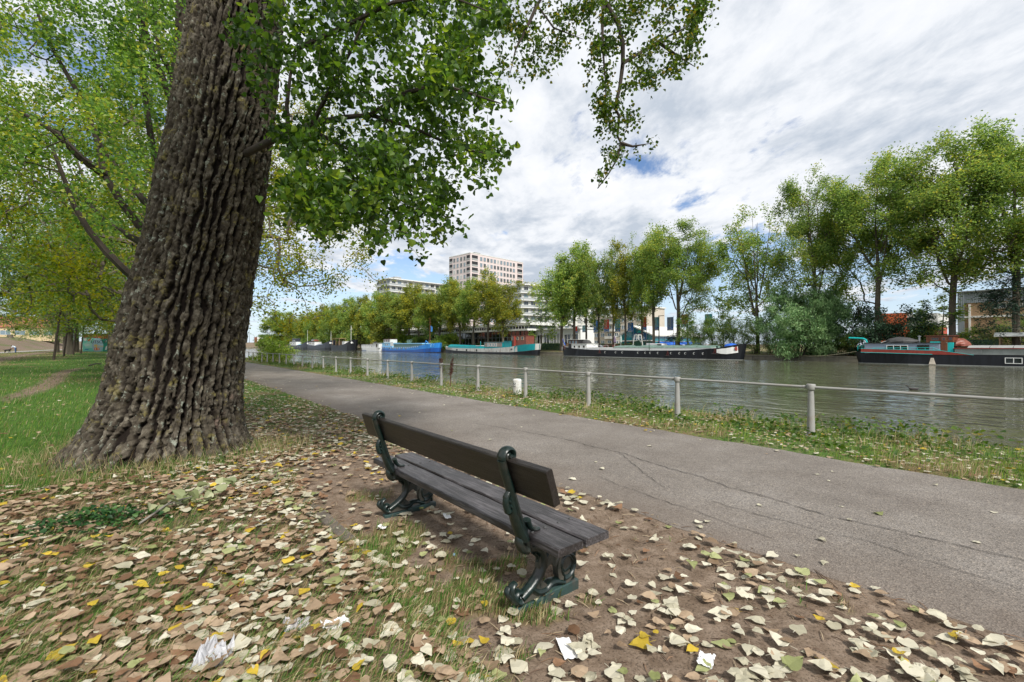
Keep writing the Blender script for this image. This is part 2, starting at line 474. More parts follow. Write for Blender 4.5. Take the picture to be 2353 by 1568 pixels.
def bush_data(key, H, rad, ns, nt, nleaf, lsize, leaf, seed=1, spread=.2, asp=.5, droop=.3, up=.3, sag=0, clumps=9, cz=.55, bark='barkdark', cspread=.4):
    g = np.random.default_rng(seed)
    chains = []
    for q in range(ns):
        a = q * 2.4 + g.uniform(-.3, .3); ro = rad[0] * g.uniform(.15, .6); zt_ = H * g.uniform(.5, .8)
        b0 = rad[0] * .12 * (q > 0)
        chains.append([(math.cos(a) * (b0 + ro * u ** 1.3), math.sin(a) * (b0 + ro * u ** 1.3), -.2 + zt_ * u) for u in np.linspace(0, 1, 6)])
    T = ell_targets(g, nt, (0, 0, H * cz), (rad[0], rad[1], H * (1 - cz)), clumps, cspread, .3)
    T[:, 2] = np.clip(T[:, 2], H * .04, None)
    P, par, ch, n0 = grow(chains, T, H * .08, up, .1, seed, sag)
    # every extra stem starts at the ground, so detach its first node from the first stem
    ch = [c if i == 0 or i >= ns else c[1:] for i, c in enumerate(ch)]
    r, kids = pipe_r(par, len(P), .006 * H / 3)
    r = np.minimum(r, .03 * H / 3)
    site = leaf_sites(P, ch, r, n0, nleaf, g, .05 * H / 3, spread)
    v, f = leaves_quad(site, g.uniform(.65, 1.3, nleaf) * lsize, g, .3, droop, asp)
    TREES[key] = (branch_mesh(key + '_stems', P, ch, r, M[bark], 0, 6, 4), mesh_np(key + '_leaves', v, [(f, 0)], M[leaf]))
# ================================================================= ground, towpath, canal
def gh(s, t):
    s = np.asarray(s, float); t = np.asarray(t, float)
    X = s * DS[0] + t * NT[0]; Y = s * DS[1] + t * NT[1]
    z = .03 * fbm(X * .6, Y * .6, X * 0, 3, 3) + .012 * fbm(X * 5, Y * 5, X * 0, 3, 5)
    # worn hollow in front of the bench, slight rise around the old poplar
    z = z + .05 * np.exp(-((s - 8) ** 2 + (t - .36) ** 2) / 2.2)
    z = np.where((t > 3.2) & (t < 7.3), z * .0 - .05 + .055 * (1 - sstep(3.46, 3.66, t)) + .07 * sstep(7.0, 7.25, t), z)
    z = np.where(t >= 7.3, z + .02, z)
    # left: mound behind the gravel road
    z = z + 4.3 * sstep(-25, -37, t) * sstep(30, 85, s) * (.9 + .12 * np.sin(s * .06))
    z = z + .2 * sstep(35, 90, s) * sstep(0, -8, t)
    canal = sstep(9.55, 10.7, t) * (1 - sstep(82.5, 82.8, t)) * (1 - sstep(431, 432.5, s))
    z = z * (1 - canal) - 1.9 * canal
    z = np.where((t > 82.5) & (canal < .01), -.15 + .5 * sstep(83, 88, t), z)
    z = z + 4.5 * sstep(436, 470, s) * sstep(8, 30, t)
    return z
def gz(s, t): return float(gh(np.array([s]), np.array([t]))[0])

sg = np.concatenate((np.array([-3000, -1500, -700, -300, -150, -80, -45, -28, -18, -12, -9]), np.arange(-7, 13, .06), np.arange(13, 30, .25), np.arange(30, 100, 1.5), np.arange(100, 428, 8), np.arange(428, 475, 2.0), [490, 560, 700, 1000, 2000, 4000]))
tg = np.concatenate((np.array([-3000, -1500, -700, -300, -150, -90, -60]), np.arange(-45, -8, 1.0), np.arange(-8, -3.2, .12), np.arange(-3.2, 3.1, .06), np.arange(3.1, 3.7, .04), np.arange(3.7, 7.0, .3), np.arange(7.0, 11.0, .06), np.arange(11.5, 82, 6), [82.3, 82.5, 82.55, 82.65, 82.75, 82.8, 83, 84, 85, 86, 88, 92, 100, 130, 200, 300, 500, 900, 1800, 3500]))
S_, T_ = np.meshgrid(sg, tg, indexing='ij')
Zg = gh(S_, T_)
gv = np.stack((S_ * DS[0] + T_ * NT[0], S_ * DS[1] + T_ * NT[1], Zg), -1).reshape(-1, 3)
ns_, nt_ = S_.shape
ii = np.arange(ns_ * nt_).reshape(ns_, nt_)
gf = np.stack((ii[:-1, :-1], ii[:-1, 1:], ii[1:, 1:], ii[1:, :-1]), -1).reshape(-1, 4)
def zone(s, t):
    """how grassy (0 bare soil .. 1 lawn) and how straw-dry the ground is"""
    X = s * DS[0] + t * NT[0]; Y = s * DS[1] + t * NT[1]
    n = fbm(X * .9, Y * .9, X * 0 + 3.3, 4, 21)
    front = sstep(6.9, 5.6, s + .5 * n) * sstep(-6.5, -4.5, t)          # leaf-covered strip near the camera
    g = np.where(t < 1.1, 1.0 - .62 * front, 1.0)
    soil = sstep(.95, 1.5, t + .9 * n) * sstep(3.9, 3.3, t) * sstep(7.6, 5.8, s + 1.2 * n)
    g = g * (1 - .95 * soil)
    g = np.where((t > .9) & (t < 3.6) & (s > 6.0), np.minimum(g, .45 + .5 * n + .4 * sstep(8, 14, s)), g)
    tlo = .10 - .09 * sstep(2.3, 1.3, t) - .14 * sstep(1.6, .4, s)
    tuft = sstep(tlo, tlo + .2, fbm(X * 2.2, Y * 2.2, X * 0 + 9.1, 3, 33)) * sstep(6.5, 4.5 - 3.0 * sstep(1.4, 2.4, t), s) * (t > .8) * sstep(3.4, 2.9, t)
    g = np.maximum(g, .8 * tuft)
    g = np.where(t > 7.0, .75 + .4 * n, g)
    trail = np.exp(-((t + 3.3 + .35 * np.sin(s * .21)) / .42) ** 2) * sstep(14, 22, s) * sstep(48, 38, s)
    trail = np.maximum(trail, np.exp(-((t + 11.6 + (s - 68) * .075) / 1.1) ** 2) * sstep(45, 60, s))
    g = g * (1 - .9 * trail)
    bank = sstep(-24.5, -27, t) * sstep(-38, -34, t) * sstep(40, 80, s)
    g = g * (1 - .9 * bank * (.75 + .8 * n))
    g = np.where(s > 434, np.minimum(g, .25 + .5 * n), g)
    straw = .25 + .6 * n + .5 * front + .35 * (t > 82) + .3 * trail
    dry = fbm(X * .25, Y * .25, X * 0 + 5.1, 3, 44)
    straw = np.where((t > 7.0) & (t < 11), .35 + .9 * n, straw)
    straw = np.where((t < .9) & (s > 7), .12 + .35 * n + .5 * sstep(.1, .5, dry) * sstep(14, 40, s), straw)
    straw = np.where((t < -9) & (s > 45), straw + .35, straw)
    return np.clip(g, 0, 1), np.clip(straw, 0, 1)
zgr, zst = zone(S_.ravel(), T_.ravel())

def ground_material():
    m, nt, out = new_mat('ground_soil_and_turf'); L = nt.links.new
    b = nd(nt, 'ShaderNodeBsdfPrincipled', Roughness=.95); b.inputs['Specular IOR Level'].default_value = .15
    tc = nd(nt, 'ShaderNodeTexCoord')
    def noise(sc, det=5.0, ro=.6):
        n = nd(nt, 'ShaderNodeTexNoise', Scale=sc, Detail=det, Roughness=ro); L(tc.outputs['Object'], n.inputs['Vector']); return n.outputs['Fac']
    soil = ramp(nt, [(.28, (.085, .058, .039)), (.45, (.175, .127, .090)), (.62, (.26, .198, .148)), (.8, (.38, .31, .242))]); L(noise(7, 8, .72), soil.inputs['Fac'])
    grit = ramp(nt, [(.35, (.4, .4, .4)), (.5, (1, 1, 1)), (.68, (1, 1, 1)), (.75, (2.0, 1.9, 1.75))]); L(noise(75, 4, .7), grit.inputs['Fac'])
    sm = nd(nt, 'ShaderNodeMix', _data_type='RGBA', _blend_type='MULTIPLY'); sm.inputs[0].default_value = 1
    L(soil.outputs[0], sm.inputs[6]); L(grit.outputs[0], sm.inputs[7])
    gr = ramp(nt, [(.3, (.022, .046, .010)), (.5, (.062, .12, .022)), (.7, (.12, .185, .036))]); L(noise(11, 8, .75), gr.inputs['Fac'])
    st = ramp(nt, [(.3, (.08, .055, .028)), (.5, (.17, .125, .065)), (.72, (.30, .23, .13))]); L(noise(17, 8, .75), st.inputs['Fac'])
    def att(nm):
        a = nd(nt, 'ShaderNodeAttribute'); a.attribute_name = nm; return a.outputs['Fac']
    def fuzz(a, sc, amt):
        n = nd(nt, 'ShaderNodeMath', _operation='MULTIPLY_ADD'); L(noise(sc, 6, .7), n.inputs[0]); n.inputs[1].default_value = amt; n.inputs[2].default_value = -amt * .5
        q = nd(nt, 'ShaderNodeMath', _operation='ADD'); L(a, q.inputs[0]); L(n.outputs[0], q.inputs[1])
        r = nd(nt, 'ShaderNodeMapRange'); r.inputs['From Min'].default_value = .3; r.inputs['From Max'].default_value = .7; L(q.outputs[0], r.inputs['Value'])
        return r.outputs['Result']
    m1 = nd(nt, 'ShaderNodeMix', _data_type='RGBA'); L(fuzz(att('straw'), 9, 1.1), m1.inputs[0]); L(gr.outputs[0], m1.inputs[6]); L(st.outputs[0], m1.inputs[7])
    m2 = nd(nt, 'ShaderNodeMix', _data_type='RGBA'); L(fuzz(att('grass'), 13, 1.0), m2.inputs[0]); L(sm.outputs[2], m2.inputs[6]); L(m1.outputs[2], m2.inputs[7])
    L(m2.outputs[2], b.inputs['Base Color'])
    bp = nd(nt, 'ShaderNodeBump', Strength=.9, Distance=.012); L(noise(45, 8, .75), bp.inputs['Height']); L(bp.outputs['Normal'], b.inputs['Normal'])
    L(b.outputs['BSDF'], out.inputs['Surface']); return m
gme = mesh_np('ground', gv, [(gf, 0)], ground_material(), True)
for nm, val in (('grass', zgr), ('straw', zst)):
    a = gme.attributes.new(nm, 'FLOAT', 'POINT'); a.data.foreach_set('value', val.astype(np.float32))
tag(link('ground', gme), kind='structure')

# ---- asphalt towpath
def asphalt_material():
    m, nt, out = new_mat('worn_asphalt'); L = nt.links.new
    b = nd(nt, 'ShaderNodeBsdfPrincipled', Roughness=.82); b.inputs['Specular IOR Level'].default_value = .35
    tc = nd(nt, 'ShaderNodeTexCoord')
    def noise(sc, det=4.0, ro=.6):
        n = nd(nt, 'ShaderNodeTexNoise', Scale=sc, Detail=det, Roughness=ro); L(tc.outputs['Object'], n.inputs['Vector']); return n.outputs['Fac']
    big = ramp(nt, [(.3, (.140, .120, .103)), (.52, (.200, .177, .155)), (.72, (.255, .232, .210))]); L(noise(.8, 7, .68), big.inputs['Fac'])
    v = nd(nt, 'ShaderNodeTexVoronoi', Scale=110.0); L(tc.outputs['Object'], v.inputs['Vector'])
    sep = nd(nt, 'ShaderNodeSeparateColor'); L(v.outputs['Color'], sep.inputs[0])
    chips = ramp(nt, [(0, (.5, .49, .48)), (.35, (.86, .86, .86)), (.7, (1.0, 1.0, 1.0)), (.9, (1.18, 1.16, 1.13)), (1, (1.5, 1.45, 1.35))]); L(sep.outputs[0], chips.inputs['Fac'])
    pits = ramp(nt, [(.28, (.45, .44, .43)), (.44, (1, 1, 1))]); L(noise(38, 4, .7), pits.inputs['Fac'])
    x1 = nd(nt, 'ShaderNodeMix', _data_type='RGBA', _blend_type='MULTIPLY'); x1.inputs[0].default_value = 1; L(big.outputs[0], x1.inputs[6]); L(chips.outputs[0], x1.inputs[7])
    x2 = nd(nt, 'ShaderNodeMix', _data_type='RGBA', _blend_type='MULTIPLY'); x2.inputs[0].default_value = .8; L(x1.outputs[2], x2.inputs[6]); L(pits.outputs[0], x2.inputs[7])
    # brown dust drifting in from the verges
    sx_ = nd(nt, 'ShaderNodeSeparateXYZ'); L(tc.outputs['Object'], sx_.inputs[0])
    ed = nd(nt, 'ShaderNodeMapRange'); ed.inputs['From Min'].default_value = 4.3; ed.inputs['From Max'].default_value = 3.3; L(sx_.outputs['Y'], ed.inputs['Value'])
    dn = nd(nt, 'ShaderNodeMath', _operation='MULTIPLY'); L(ed.outputs[0], dn.inputs[0]); L(noise(2.5, 6), dn.inputs[1])
    x3 = nd(nt, 'ShaderNodeMix', _data_type='RGBA'); L(dn.outputs[0], x3.inputs[0]); L(x2.outputs[2], x3.inputs[6]); x3.inputs[7].default_value = c4((.13, .095, .07))
    L(x3.outputs[2], b.inputs['Base Color'])
    bp = nd(nt, 'ShaderNodeBump', Strength=.7, Distance=.005); L(v.outputs['Distance'], bp.inputs['Height']); L(bp.outputs['Normal'], b.inputs['Normal'])
    L(b.outputs['BSDF'], out.inputs['Surface']); return m
ps = np.concatenate((np.arange(-9, 20, .1), np.arange(20, 120, .8), np.arange(120, 436, 6)))
w0 = 3.43 + .05 * fbm(ps * 1.4, ps * 0, ps * 0, 4, 71) + .035 * fbm(ps * 6, ps * 0, ps * 0, 3, 72)
w1 = 7.1 + .06 * fbm(ps * 1.1, ps * 0 + 5, ps * 0, 4, 73) + .03 * fbm(ps * 6, ps * 0, ps * 0, 3, 74)
pv = []
cols = np.linspace(0, 1, 13)
for k in cols: pv.append(np.stack((-ps, w0 + (w1 - w0) * k, .006 + .012 * np.sin(math.pi * k) + .004 * fbm(ps * .8, ps * 0 + k * 5, ps * 0, 3, 75)), -1))
pv.append(np.stack((-ps, w1 + .01, ps * 0 - .06), -1)); pv.insert(0, np.stack((-ps, w0 - .01, ps * 0 - .06), -1))
pv = np.stack(pv, 1); n1, n2 = pv.shape[:2]
ii = np.arange(n1 * n2).reshape(n1, n2)
pf = np.stack((ii[:-1, :-1], ii[1:, :-1], ii[1:, 1:], ii[:-1, 1:]), -1).reshape(-1, 4)[:, ::-1]
path = tag(link('path', mesh_np('path', pv.reshape(-1, 3), [(pf, 0)], asphalt_material(), False), rz=RZ), kind='structure')
# cracks in the asphalt: thin sunken-looking bitumen lines laid a few mm proud
def crack(pts, w, seed, mb):
    g = np.random.default_rng(seed)
    P = []
    for (a, b) in zip(pts[:-1], pts[1:]):
        n = max(2, int(math.dist(a, b) / .07))
        for i in range(n):
            u = i / n; P.append((a[0] + (b[0] - a[0]) * u, a[1] + (b[1] - a[1]) * u))
    P = np.array(P + [pts[-1]]); P[:, 1] += .05 * fbm(P[:, 0] * 2.2 + seed, P[:, 0] * 0, P[:, 0] * 0, 4, seed) + g.normal(size=len(P)) * .010
    vs = []; 
    for p in P:
        ww = w * g.uniform(.25, 1.1); k = (p[1] - 3.43) / 3.67
        z = .0105 + .012 * math.sin(math.pi * min(max(k, 0), 1)) + .003
        vs += [(-p[0], p[1] - ww, z), (-p[0], p[1] + ww, z)]
    mb.add(vs, [(2*i, 2*i + 2, 2*i + 3, 2*i + 1)[::-1] for i in range(len(P) - 1)])
mb = MB()
crack([(7.2, 4.9), (5.2, 5.15), (3.9, 5.1), (2.6, 4.85), (1.4, 4.62), (.2, 4.72), (-2, 4.6)], .007, 3, mb)
crack([(4.0, 5.1), (3.2, 4.5), (2.7, 4.2)], .005, 4, mb)
crack([(2.9, 4.9), (2.5, 5.5), (2.3, 6.2)], .004, 5, mb)
crack([(2.2, 4.2), (1.0, 4.25), (-.6, 4.1), (-2, 4.15)], .004, 6, mb)
crack([(3.4, 4.0), (2.4, 3.85), (1.5, 3.8)], .004, 8, mb)
tag(mb.build('path_cracks', pbr('crack_bitumen', (.035, .03, .027), .95, .3, 20), rz=RZ), kind='structure')

# ---- old edging stones left of the bench
mb = MB(); s0 = 3.5
st_r = random.Random(5)
while s0 < 6.6:
    l = st_r.uniform(.42, .6)
    if st_r.random() > .12:
        M4 = Matrix.Translation((-(s0 + l/2), 1.2 + st_r.uniform(-.012, .012), .010 + st_r.uniform(-.014, .006))) @ Matrix.Rotation(st_r.uniform(-.03, .03), 4, 'Z') @ Matrix.Rotation(st_r.uniform(-.03, .03), 4, 'X')
        mb.box(-l/2 + .006, l/2 - .006, -.05, .05, -.1, .018, 0, M4)
    s0 += l
tag(mb.build('kerb', pbr('mossy_edging_stone', (.12, .10, .08), .95, .4, 9, bump=.004), rz=RZ, bevel=.012), kind='structure')

# ---- gravel road on the left in front of the mound
ps = np.concatenate((np.arange(60, 140, 2.0), np.arange(140, 420, 8)))
tt = -21 - .012 * (ps - 90) + .5 * np.sin(ps * .03)
pv = np.stack([np.stack((-ps, tt + o, gh(ps, tt + o) * 0 + gh(ps, tt) + .03), -1) for o in (-2.0, -1, 0, 1, 2.0)], 1)
ii = np.arange(len(ps) * 5).reshape(-1, 5)
pf = np.stack((ii[:-1, :-1], ii[1:, :-1], ii[1:, 1:], ii[:-1, 1:]), -1).reshape(-1, 4)[:, ::-1]
tag(link('road', mesh_np('road', pv.reshape(-1, 3), [(pf, 0)], pbr('pale_gravel', (.27, .25, .23), .95, .15, .8)), rz=RZ), kind='structure')

# ---- canal water
def water_material():
    m, nt, out = new_mat('murky_canal_water'); L = nt.links.new
    b = nd(nt, 'ShaderNodeBsdfPrincipled', Roughness=.04, IOR=1.6)
    b.inputs['Base Color'].default_value = c4((.10, .102, .06)); b.inputs['Specular IOR Level'].default_value = 1.0
    tc = nd(nt, 'ShaderNodeTexCoord')
    def wave(sc, stretch, det, rot=0.0):
        mp = nd(nt, 'ShaderNodeMapping'); mp.inputs['Scale'].default_value = stretch; mp.inputs['Rotation'].default_value = (0, 0, rot); L(tc.outputs['Object'], mp.inputs['Vector'])
        n = nd(nt, 'ShaderNodeTexNoise', Scale=sc, Detail=det, Roughness=.5); L(mp.outputs[0], n.inputs['Vector']); return n.outputs['Fac']
    a = wave(1.5, (.45, 1.0, 1), 2.5, .9); c = wave(5.0, (.5, 1.0, 1), 2.0, .75); e = wave(.35, (1, 1, 1), 2.0)
    # calm and ruffled patches
    pm = ramp(nt, [(.38, (.32, .32, .32)), (.62, (1, 1, 1))]); L(wave(.055, (.5, 1.2, 1), 3.0, .3), pm.inputs['Fac'])
    ad = nd(nt, 'ShaderNodeMath', _operation='MULTIPLY_ADD'); L(c, ad.inputs[0]); ad.inputs[1].default_value = .30; L(a, ad.inputs[2])
    mu = nd(nt, 'ShaderNodeMath', _operation='MULTIPLY'); L(ad.outputs[0], mu.inputs[0]); L(pm.outputs[0], mu.inputs[1])
    a2 = nd(nt, 'ShaderNodeMath', _operation='ADD'); L(mu.outputs[0], a2.inputs[0]); L(e, a2.inputs[1])
    bp = nd(nt, 'ShaderNodeBump', Strength=1.0, Distance=.14); L(a2.outputs[0], bp.inputs['Height']); L(bp.outputs['Normal'], b.inputs['Normal'])
    L(b.outputs['BSDF'], out.inputs['Surface']); return m
WATER = water_material()
tag(MB().add([(-432, 9, WL), (300, 9, WL), (300, 83.2, WL), (-432, 83.2, WL)], [(0, 1, 2, 3)]).build('water', WATER, rz=RZ), kind='structure')

# ================================================================= grass
def grass_material(name, stops, trans=.3):
    return leafmat(name, stops, trans, .6, .25)
def image_samples(n, y0, y1, g, x0=-260, x1=2613, pw=1.0):
    """ground points spread so that nearer ground does not swallow all of them"""
    py = YH + (y0 - YH) * ((y1 - YH) / (y0 - YH)) ** g.uniform(0, 1, n) if pw == 0 else y0 + (y1 - y0) * g.uniform(0, 1, n) ** pw
    px = g.uniform(x0, x1, n); Z = EYE * FPX / (py - YH); X = (px - 1176.5) / FPX * Z
    return X, Z, X * DS[0] + Z * DS[1], X * NT[0] + Z * NT[1]
def blades(s, t, h, w, lean, g, zoff=0.0, dirn=None):
    n = len(s); X = s * DS[0] + t * NT[0]; Y = s * DS[1] + t * NT[1]; z = gh(s, t) - .01 + zoff
    a = g.uniform(0, 2 * math.pi, n); ld = a if dirn is None else dirn + g.normal(size=n) * .6
    dx, dy = np.cos(a) * w / 2, np.sin(a) * w / 2
    lx, ly = np.cos(ld) * lean * h, np.sin(ld) * lean * h
    b = np.stack((X, Y, z), -1)
    zero = np.zeros(n)
    side = np.stack((dx, dy, zero), -1)
    hh = h * np.sqrt(np.clip(1 - lean ** 2, .05, 1))
    mid = b + np.stack((lx * .35, ly * .35, hh * .58), -1); tip = b + np.stack((lx, ly, hh), -1)
    tip[:, 2] = np.maximum(tip[:, 2] - .25 * lean * h, z + .012)
    v = np.stack((b - side, b + side, mid + side * .8, mid - side * .8, tip), 1).reshape(-1, 3)
    k = np.arange(n)[:, None] * 5
    return v, np.concatenate((k, k + 1, k + 2, k + 3), 1), np.concatenate((k + 3, k + 2, k + 4), 1)
def grass_object(name, s, t, h, w, lean, mats, mi, g, dirn=None):
    v, q, tr = blades(s, t, h, w, lean, g, 0, dirn)
    return tag(link(name, mesh_np(name, v, [(q, mi), (tr, mi)], mats)), kind='stuff')
GM = [grass_material('lush_grass', [(0, (.04, .10, .018)), (.5, (.075, .175, .030)), (1, (.13, .25, .045))]),
      grass_material('dry_grass', [(0, (.16, .115, .05)), (.5, (.32, .25, .125)), (1, (.52, .43, .26))], .2),
      grass_material('yellow_green_grass', [(0, (.09, .16, .018)), (.5, (.16, .25, .03)), (1, (.27, .33, .055))])]
g = np.random.default_rng(5)
X, Z, s, t = image_samples(420000, 800.5, 1700, g, pw=1.5)
zg_, zs_ = zone(s, t)
near_tree = (s - 8) ** 2 + (t - .36) ** 2 < 1.0
n1 = fbm(X * 1.7, Z * 1.7, X * 0 + 2.2, 3, 61)
lawn = (t < .95) & (t > -24) & (s > 5.6) | (t >= .95) & (t < 3.4) & (s > 6.2)
litter = (t < 1.2) & (s <= 6.6)
soil = (t >= 1.1) & (t < 3.45) & (s <= 6.6)
verge = (t > 7.12) & (t < 10.1)
keep = (lawn & (g.uniform(size=len(s)) < .25 + .75 * zg_)) | (litter & (g.uniform(size=len(s)) < (.36 + .5 * (n1 > .10)) * (1 - .5 * sstep(.5, 1.2, t)))) | (soil & (g.uniform(size=len(s)) < (zg_ - .3) * 1.3)) | (verge & (g.uniform(size=len(s)) < .35 + .6 * zg_))
keep &= ~near_tree
s, t, X, Z, zs_, n1 = [q[keep] for q in (s, t, X, Z, zs_, n1)]
lawn, litter, soil, verge = [q[keep] for q in (lawn, litter, soil, verge)]
n = len(s)
h = np.where(lawn, g.uniform(.05, .16, n) * (1 + .5 * n1), np.where(litter, g.uniform(.05, .17, n), np.where(soil, g.uniform(.03, .11, n), g.uniform(.05, .16, n) * (1 + .6 * sstep(8.7, 9.6, t)) * (1 + .8 * n1))))
lawn_short = lawn & (t > 1.0); h = np.where(lawn_short, h * .6, h)
w = .0042 * np.maximum(1, (Z / 5.5) ** .95) * g.uniform(.7, 1.4, n)
lean = np.where(litter, g.uniform(.45, .98, n), g.uniform(.1, .8, n))
dryp = np.where(lawn, .06 + .75 * zs_, np.where(litter, .50, np.where(verge, .1 + .6 * sstep(.05, .5, n1 + .25 * np.sin(s * 1.7)), .45)))
mi = np.where(g.uniform(size=n) < dryp, 1, np.where((verge) & (g.uniform(size=n) < .6) | (lawn & (g.uniform(size=n) < .12)), 2, 0))
grass_object('grass', s, t, np.clip(h, .03, .4), w, lean, GM, mi, g, np.full(n, .35))
# taller dry stalks: around the foot of the poplar, and along the canal edge
def ring(n, r0, r1, a0, a1):
    a = g.uniform(a0, a1, n); r = g.uniform(r0, r1, n)
    x = -4.71 + np.cos(a) * r; y = 6.46 + np.sin(a) * r
    return x * DS[0] + y * DS[1], x * NT[0] + y * NT[1]
s1, t1 = ring(2600, 1.0, 1.75, -3.6, .4)
s2, t2 = g.uniform(-3, 60, 3600), g.uniform(8.5, 9.8, 3600)
k = g.uniform(size=3600) < .25 + .75 * sstep(.0, .4, fbm(s2 * .8, t2 * .8, s2 * 0, 3, 91)); s2, t2 = s2[k], t2[k]
s_, t_ = np.concatenate((s1, s2)), np.concatenate((t1, t2)); n = len(s_)
h = np.concatenate((g.uniform(.12, .34, len(s1)), g.uniform(.18, .55, len(s2)) * (.6 + .4 * g.uniform(size=len(s2)))))
zz = s_ * DS[1] + t_ * NT[1]
grass_object('tall_grass', s_, t_, h, .004 * np.maximum(1, (zz / 6)) * g.uniform(.6, 1.3, n), g.uniform(.1, .75, n), GM, np.where(g.uniform(size=n) < .62, 1, 0), g)
# broad-leaved ground weeds along the verge (a continuous mat)
s2, t2 = g.uniform(-3, 45, 26000) ** 1.0, g.uniform(7.5, 9.9, 26000)
k = g.uniform(size=26000) < sstep(-.05, .3, fbm(s2 * .9, t2 * 1.2, s2 * 0 + 4, 3, 95)) * (.35 + .65 * sstep(7.6, 8.8, t2)); s2, t2 = s2[k], t2[k]; n = len(s2)
pos = np.stack((s2 * DS[0] + t2 * NT[0], s2 * DS[1] + t2 * NT[1], gh(s2, t2) + g.uniform(.01, .30, n) * (.30 + .65 * sstep(8.0, 9.4, t2))), -1)
v, f = leaves_heart(pos, g.uniform(.035, .09, n), g, 1.2, .1)
tag(link('verge_weeds', mesh_np('verge_weeds', v, [(f, 0)], leafmat('weed_leaf', [(0, (.03, .085, .012)), (.5, (.075, .155, .02)), (.9, (.14, .2, .03)), (1, (.26, .2, .04))], .4))), kind='stuff')

# ================================================================= fallen leaves
FL = {}
for nm, lo, hi in (('cream', (.42, .39, .28), (.68, .64, .51)), ('tan', (.22, .15, .092), (.47, .35, .235)), ('brown', (.13, .07, .036), (.28, .16, .09)), ('yellow', (.42, .30, .03), (.62, .44, .05)), ('olive', (.21, .23, .085), (.42, .44, .21))):
    m, nt, out = new_mat('fallen_leaf_' + nm); L = nt.links.new
    b = nd(nt, 'ShaderNodeBsdfPrincipled', Roughness=.65); b.inputs['Specular IOR Level'].default_value = .3
    ge = nd(nt, 'ShaderNodeNewGeometry'); oi = nd(nt, 'ShaderNodeObjectInfo'); tc = nd(nt, 'ShaderNodeTexCoord')
    ad = nd(nt, 'ShaderNodeMath', _operation='ADD'); L(ge.outputs['Random Per Island'], ad.inputs[0]); L(oi.outputs['Random'], ad.inputs[1])
    fr = nd(nt, 'ShaderNodeMath', _operation='FRACT'); L(ad.outputs[0], fr.inputs[0])
    no = nd(nt, 'ShaderNodeTexNoise', Scale=38.0, Detail=5.0, Roughness=.7); L(tc.outputs['Object'], no.inputs['Vector'])
    mi_ = nd(nt, 'ShaderNodeMath', _operation='MULTIPLY_ADD'); L(no.outputs['Fac'], mi_.inputs[0]); mi_.inputs[1].default_value = .9; L(fr.outputs[0], mi_.inputs[2])
    h2 = nd(nt, 'ShaderNodeMath', _operation='MULTIPLY'); L(mi_.outputs[0], h2.inputs[0]); h2.inputs[1].default_value = .55
    r = ramp(nt, [(.12, tuple(c * .72 for c in lo)), (.3, lo), (.85, hi)]); L(h2.outputs[0], r.inputs['Fac'])
    L(r.outputs[0], b.inputs['Base Color']); tr = nd(nt, 'ShaderNodeBsdfTranslucent'); L(r.outputs[0], tr.inputs['Color'])
    mx = nd(nt, 'ShaderNodeMixShader', Fac=.2); L(b.outputs[0], mx.inputs[1]); L(tr.outputs[0], mx.inputs[2]); L(mx.outputs[0], out.inputs['Surface'])
    FL[nm] = m
FLN = list(FL)
def leaf_shape(seed):
    """poplar leaf lying on the ground: deltoid outline, folded and curled, with a stalk"""
    q = random.Random(seed)
    out = [(0, 0), (-.24, -.05), (-.42, .10), (-.47, .28), (-.37, .50), (-.22, .74), (-.08, .93), (0, 1.05), (.08, .93), (.22, .74), (.37, .50), (.47, .28), (.42, .10), (.24, -.05)]
    out = [(x * q.uniform(.9, 1.08) * .92, y + q.uniform(-.03, .03)) for x, y in out]
    mid = [(0, .02), (0, .3), (0, .58), (0, .84)]
    fold, curl, tw = q.uniform(.02, .34), q.uniform(-.4, .6), q.uniform(-.4, .4)
    pts = out + mid
    P = [(x, y, fold * abs(x) * (1 if seed % 3 else -.6) + curl * (y - .45) ** 2 + tw * x * (y - .4) + q.uniform(-.05, .05)) for x, y in pts]
    f = [(0, 14, 2, 1), (14, 15, 3, 2), (15, 16, 4, 3), (16, 17, 5, 4), (17, 7, 6, 5), (0, 13, 12, 14), (14, 12, 11, 15), (15, 11, 10, 16), (16, 10, 9, 17), (17, 9, 8, 7)]
    st = [(-.014, 0, .01), (.014, 0, .01), (.05, -.35, .03), (.03, -.36, .03)]
    V = np.array(P + st); V[:, 2] -= V[:, 2].min()
    return V - np.array((0, .45, 0)), np.array(f + [(18, 21, 20, 19)])
SHAPES = [leaf_shape(i) for i in range(12)]
LMESH = {(i, c): mesh_np('fallen_leaf', SHAPES[i][0], [(SHAPES[i][1], 0)], FL[c], False) for i in range(12) for c in FLN}
def litter_density(s, t):
    X = s * DS[0] + t * NT[0]; Y = s * DS[1] + t * NT[1]
    n = fbm(X * 1.3, Y * 1.3, X * 0 + 7.7, 3, 51)
    d = np.zeros_like(s)
    left = (t < 1.25); d = np.where(left, 390 * (1 + 1.4 * n) * sstep(7.6, 5.0, s) * sstep(-8, -3.5, t) + 3, d)
    near_trunk = np.exp(-((s - 7.4) ** 2 + (t - 1.6) ** 2) / 4.0); d = d + np.where(left, 170 * near_trunk, 0)
    mid = (t >= 1.25) & (t < 3.42)
    d = np.where(mid, 48 * (1 + 1.2 * n) + 430 * sstep(2.3, .5, s) * (.35 + .65 * sstep(3.5, 1.2, t + s)) * (1 + .9 * n) + 190 * sstep(4.2, 6.0, s) * sstep(15, 8.5, s) * (1 + .8 * n), d)
    d = np.where((t >= 3.42) & (t < 7.1), 1.1 + 9 * sstep(6.75, 7.1, t) + 8 * sstep(3.75, 3.42, t), d)
    d = np.where((t >= 7.1) & (t < 9.7), (75 + 80 * n) * sstep(26, 12, s) + 12, d)
    d = np.where(t >= 9.7, 0, d)
    return np.clip(d, 0, 800)
n = 300000
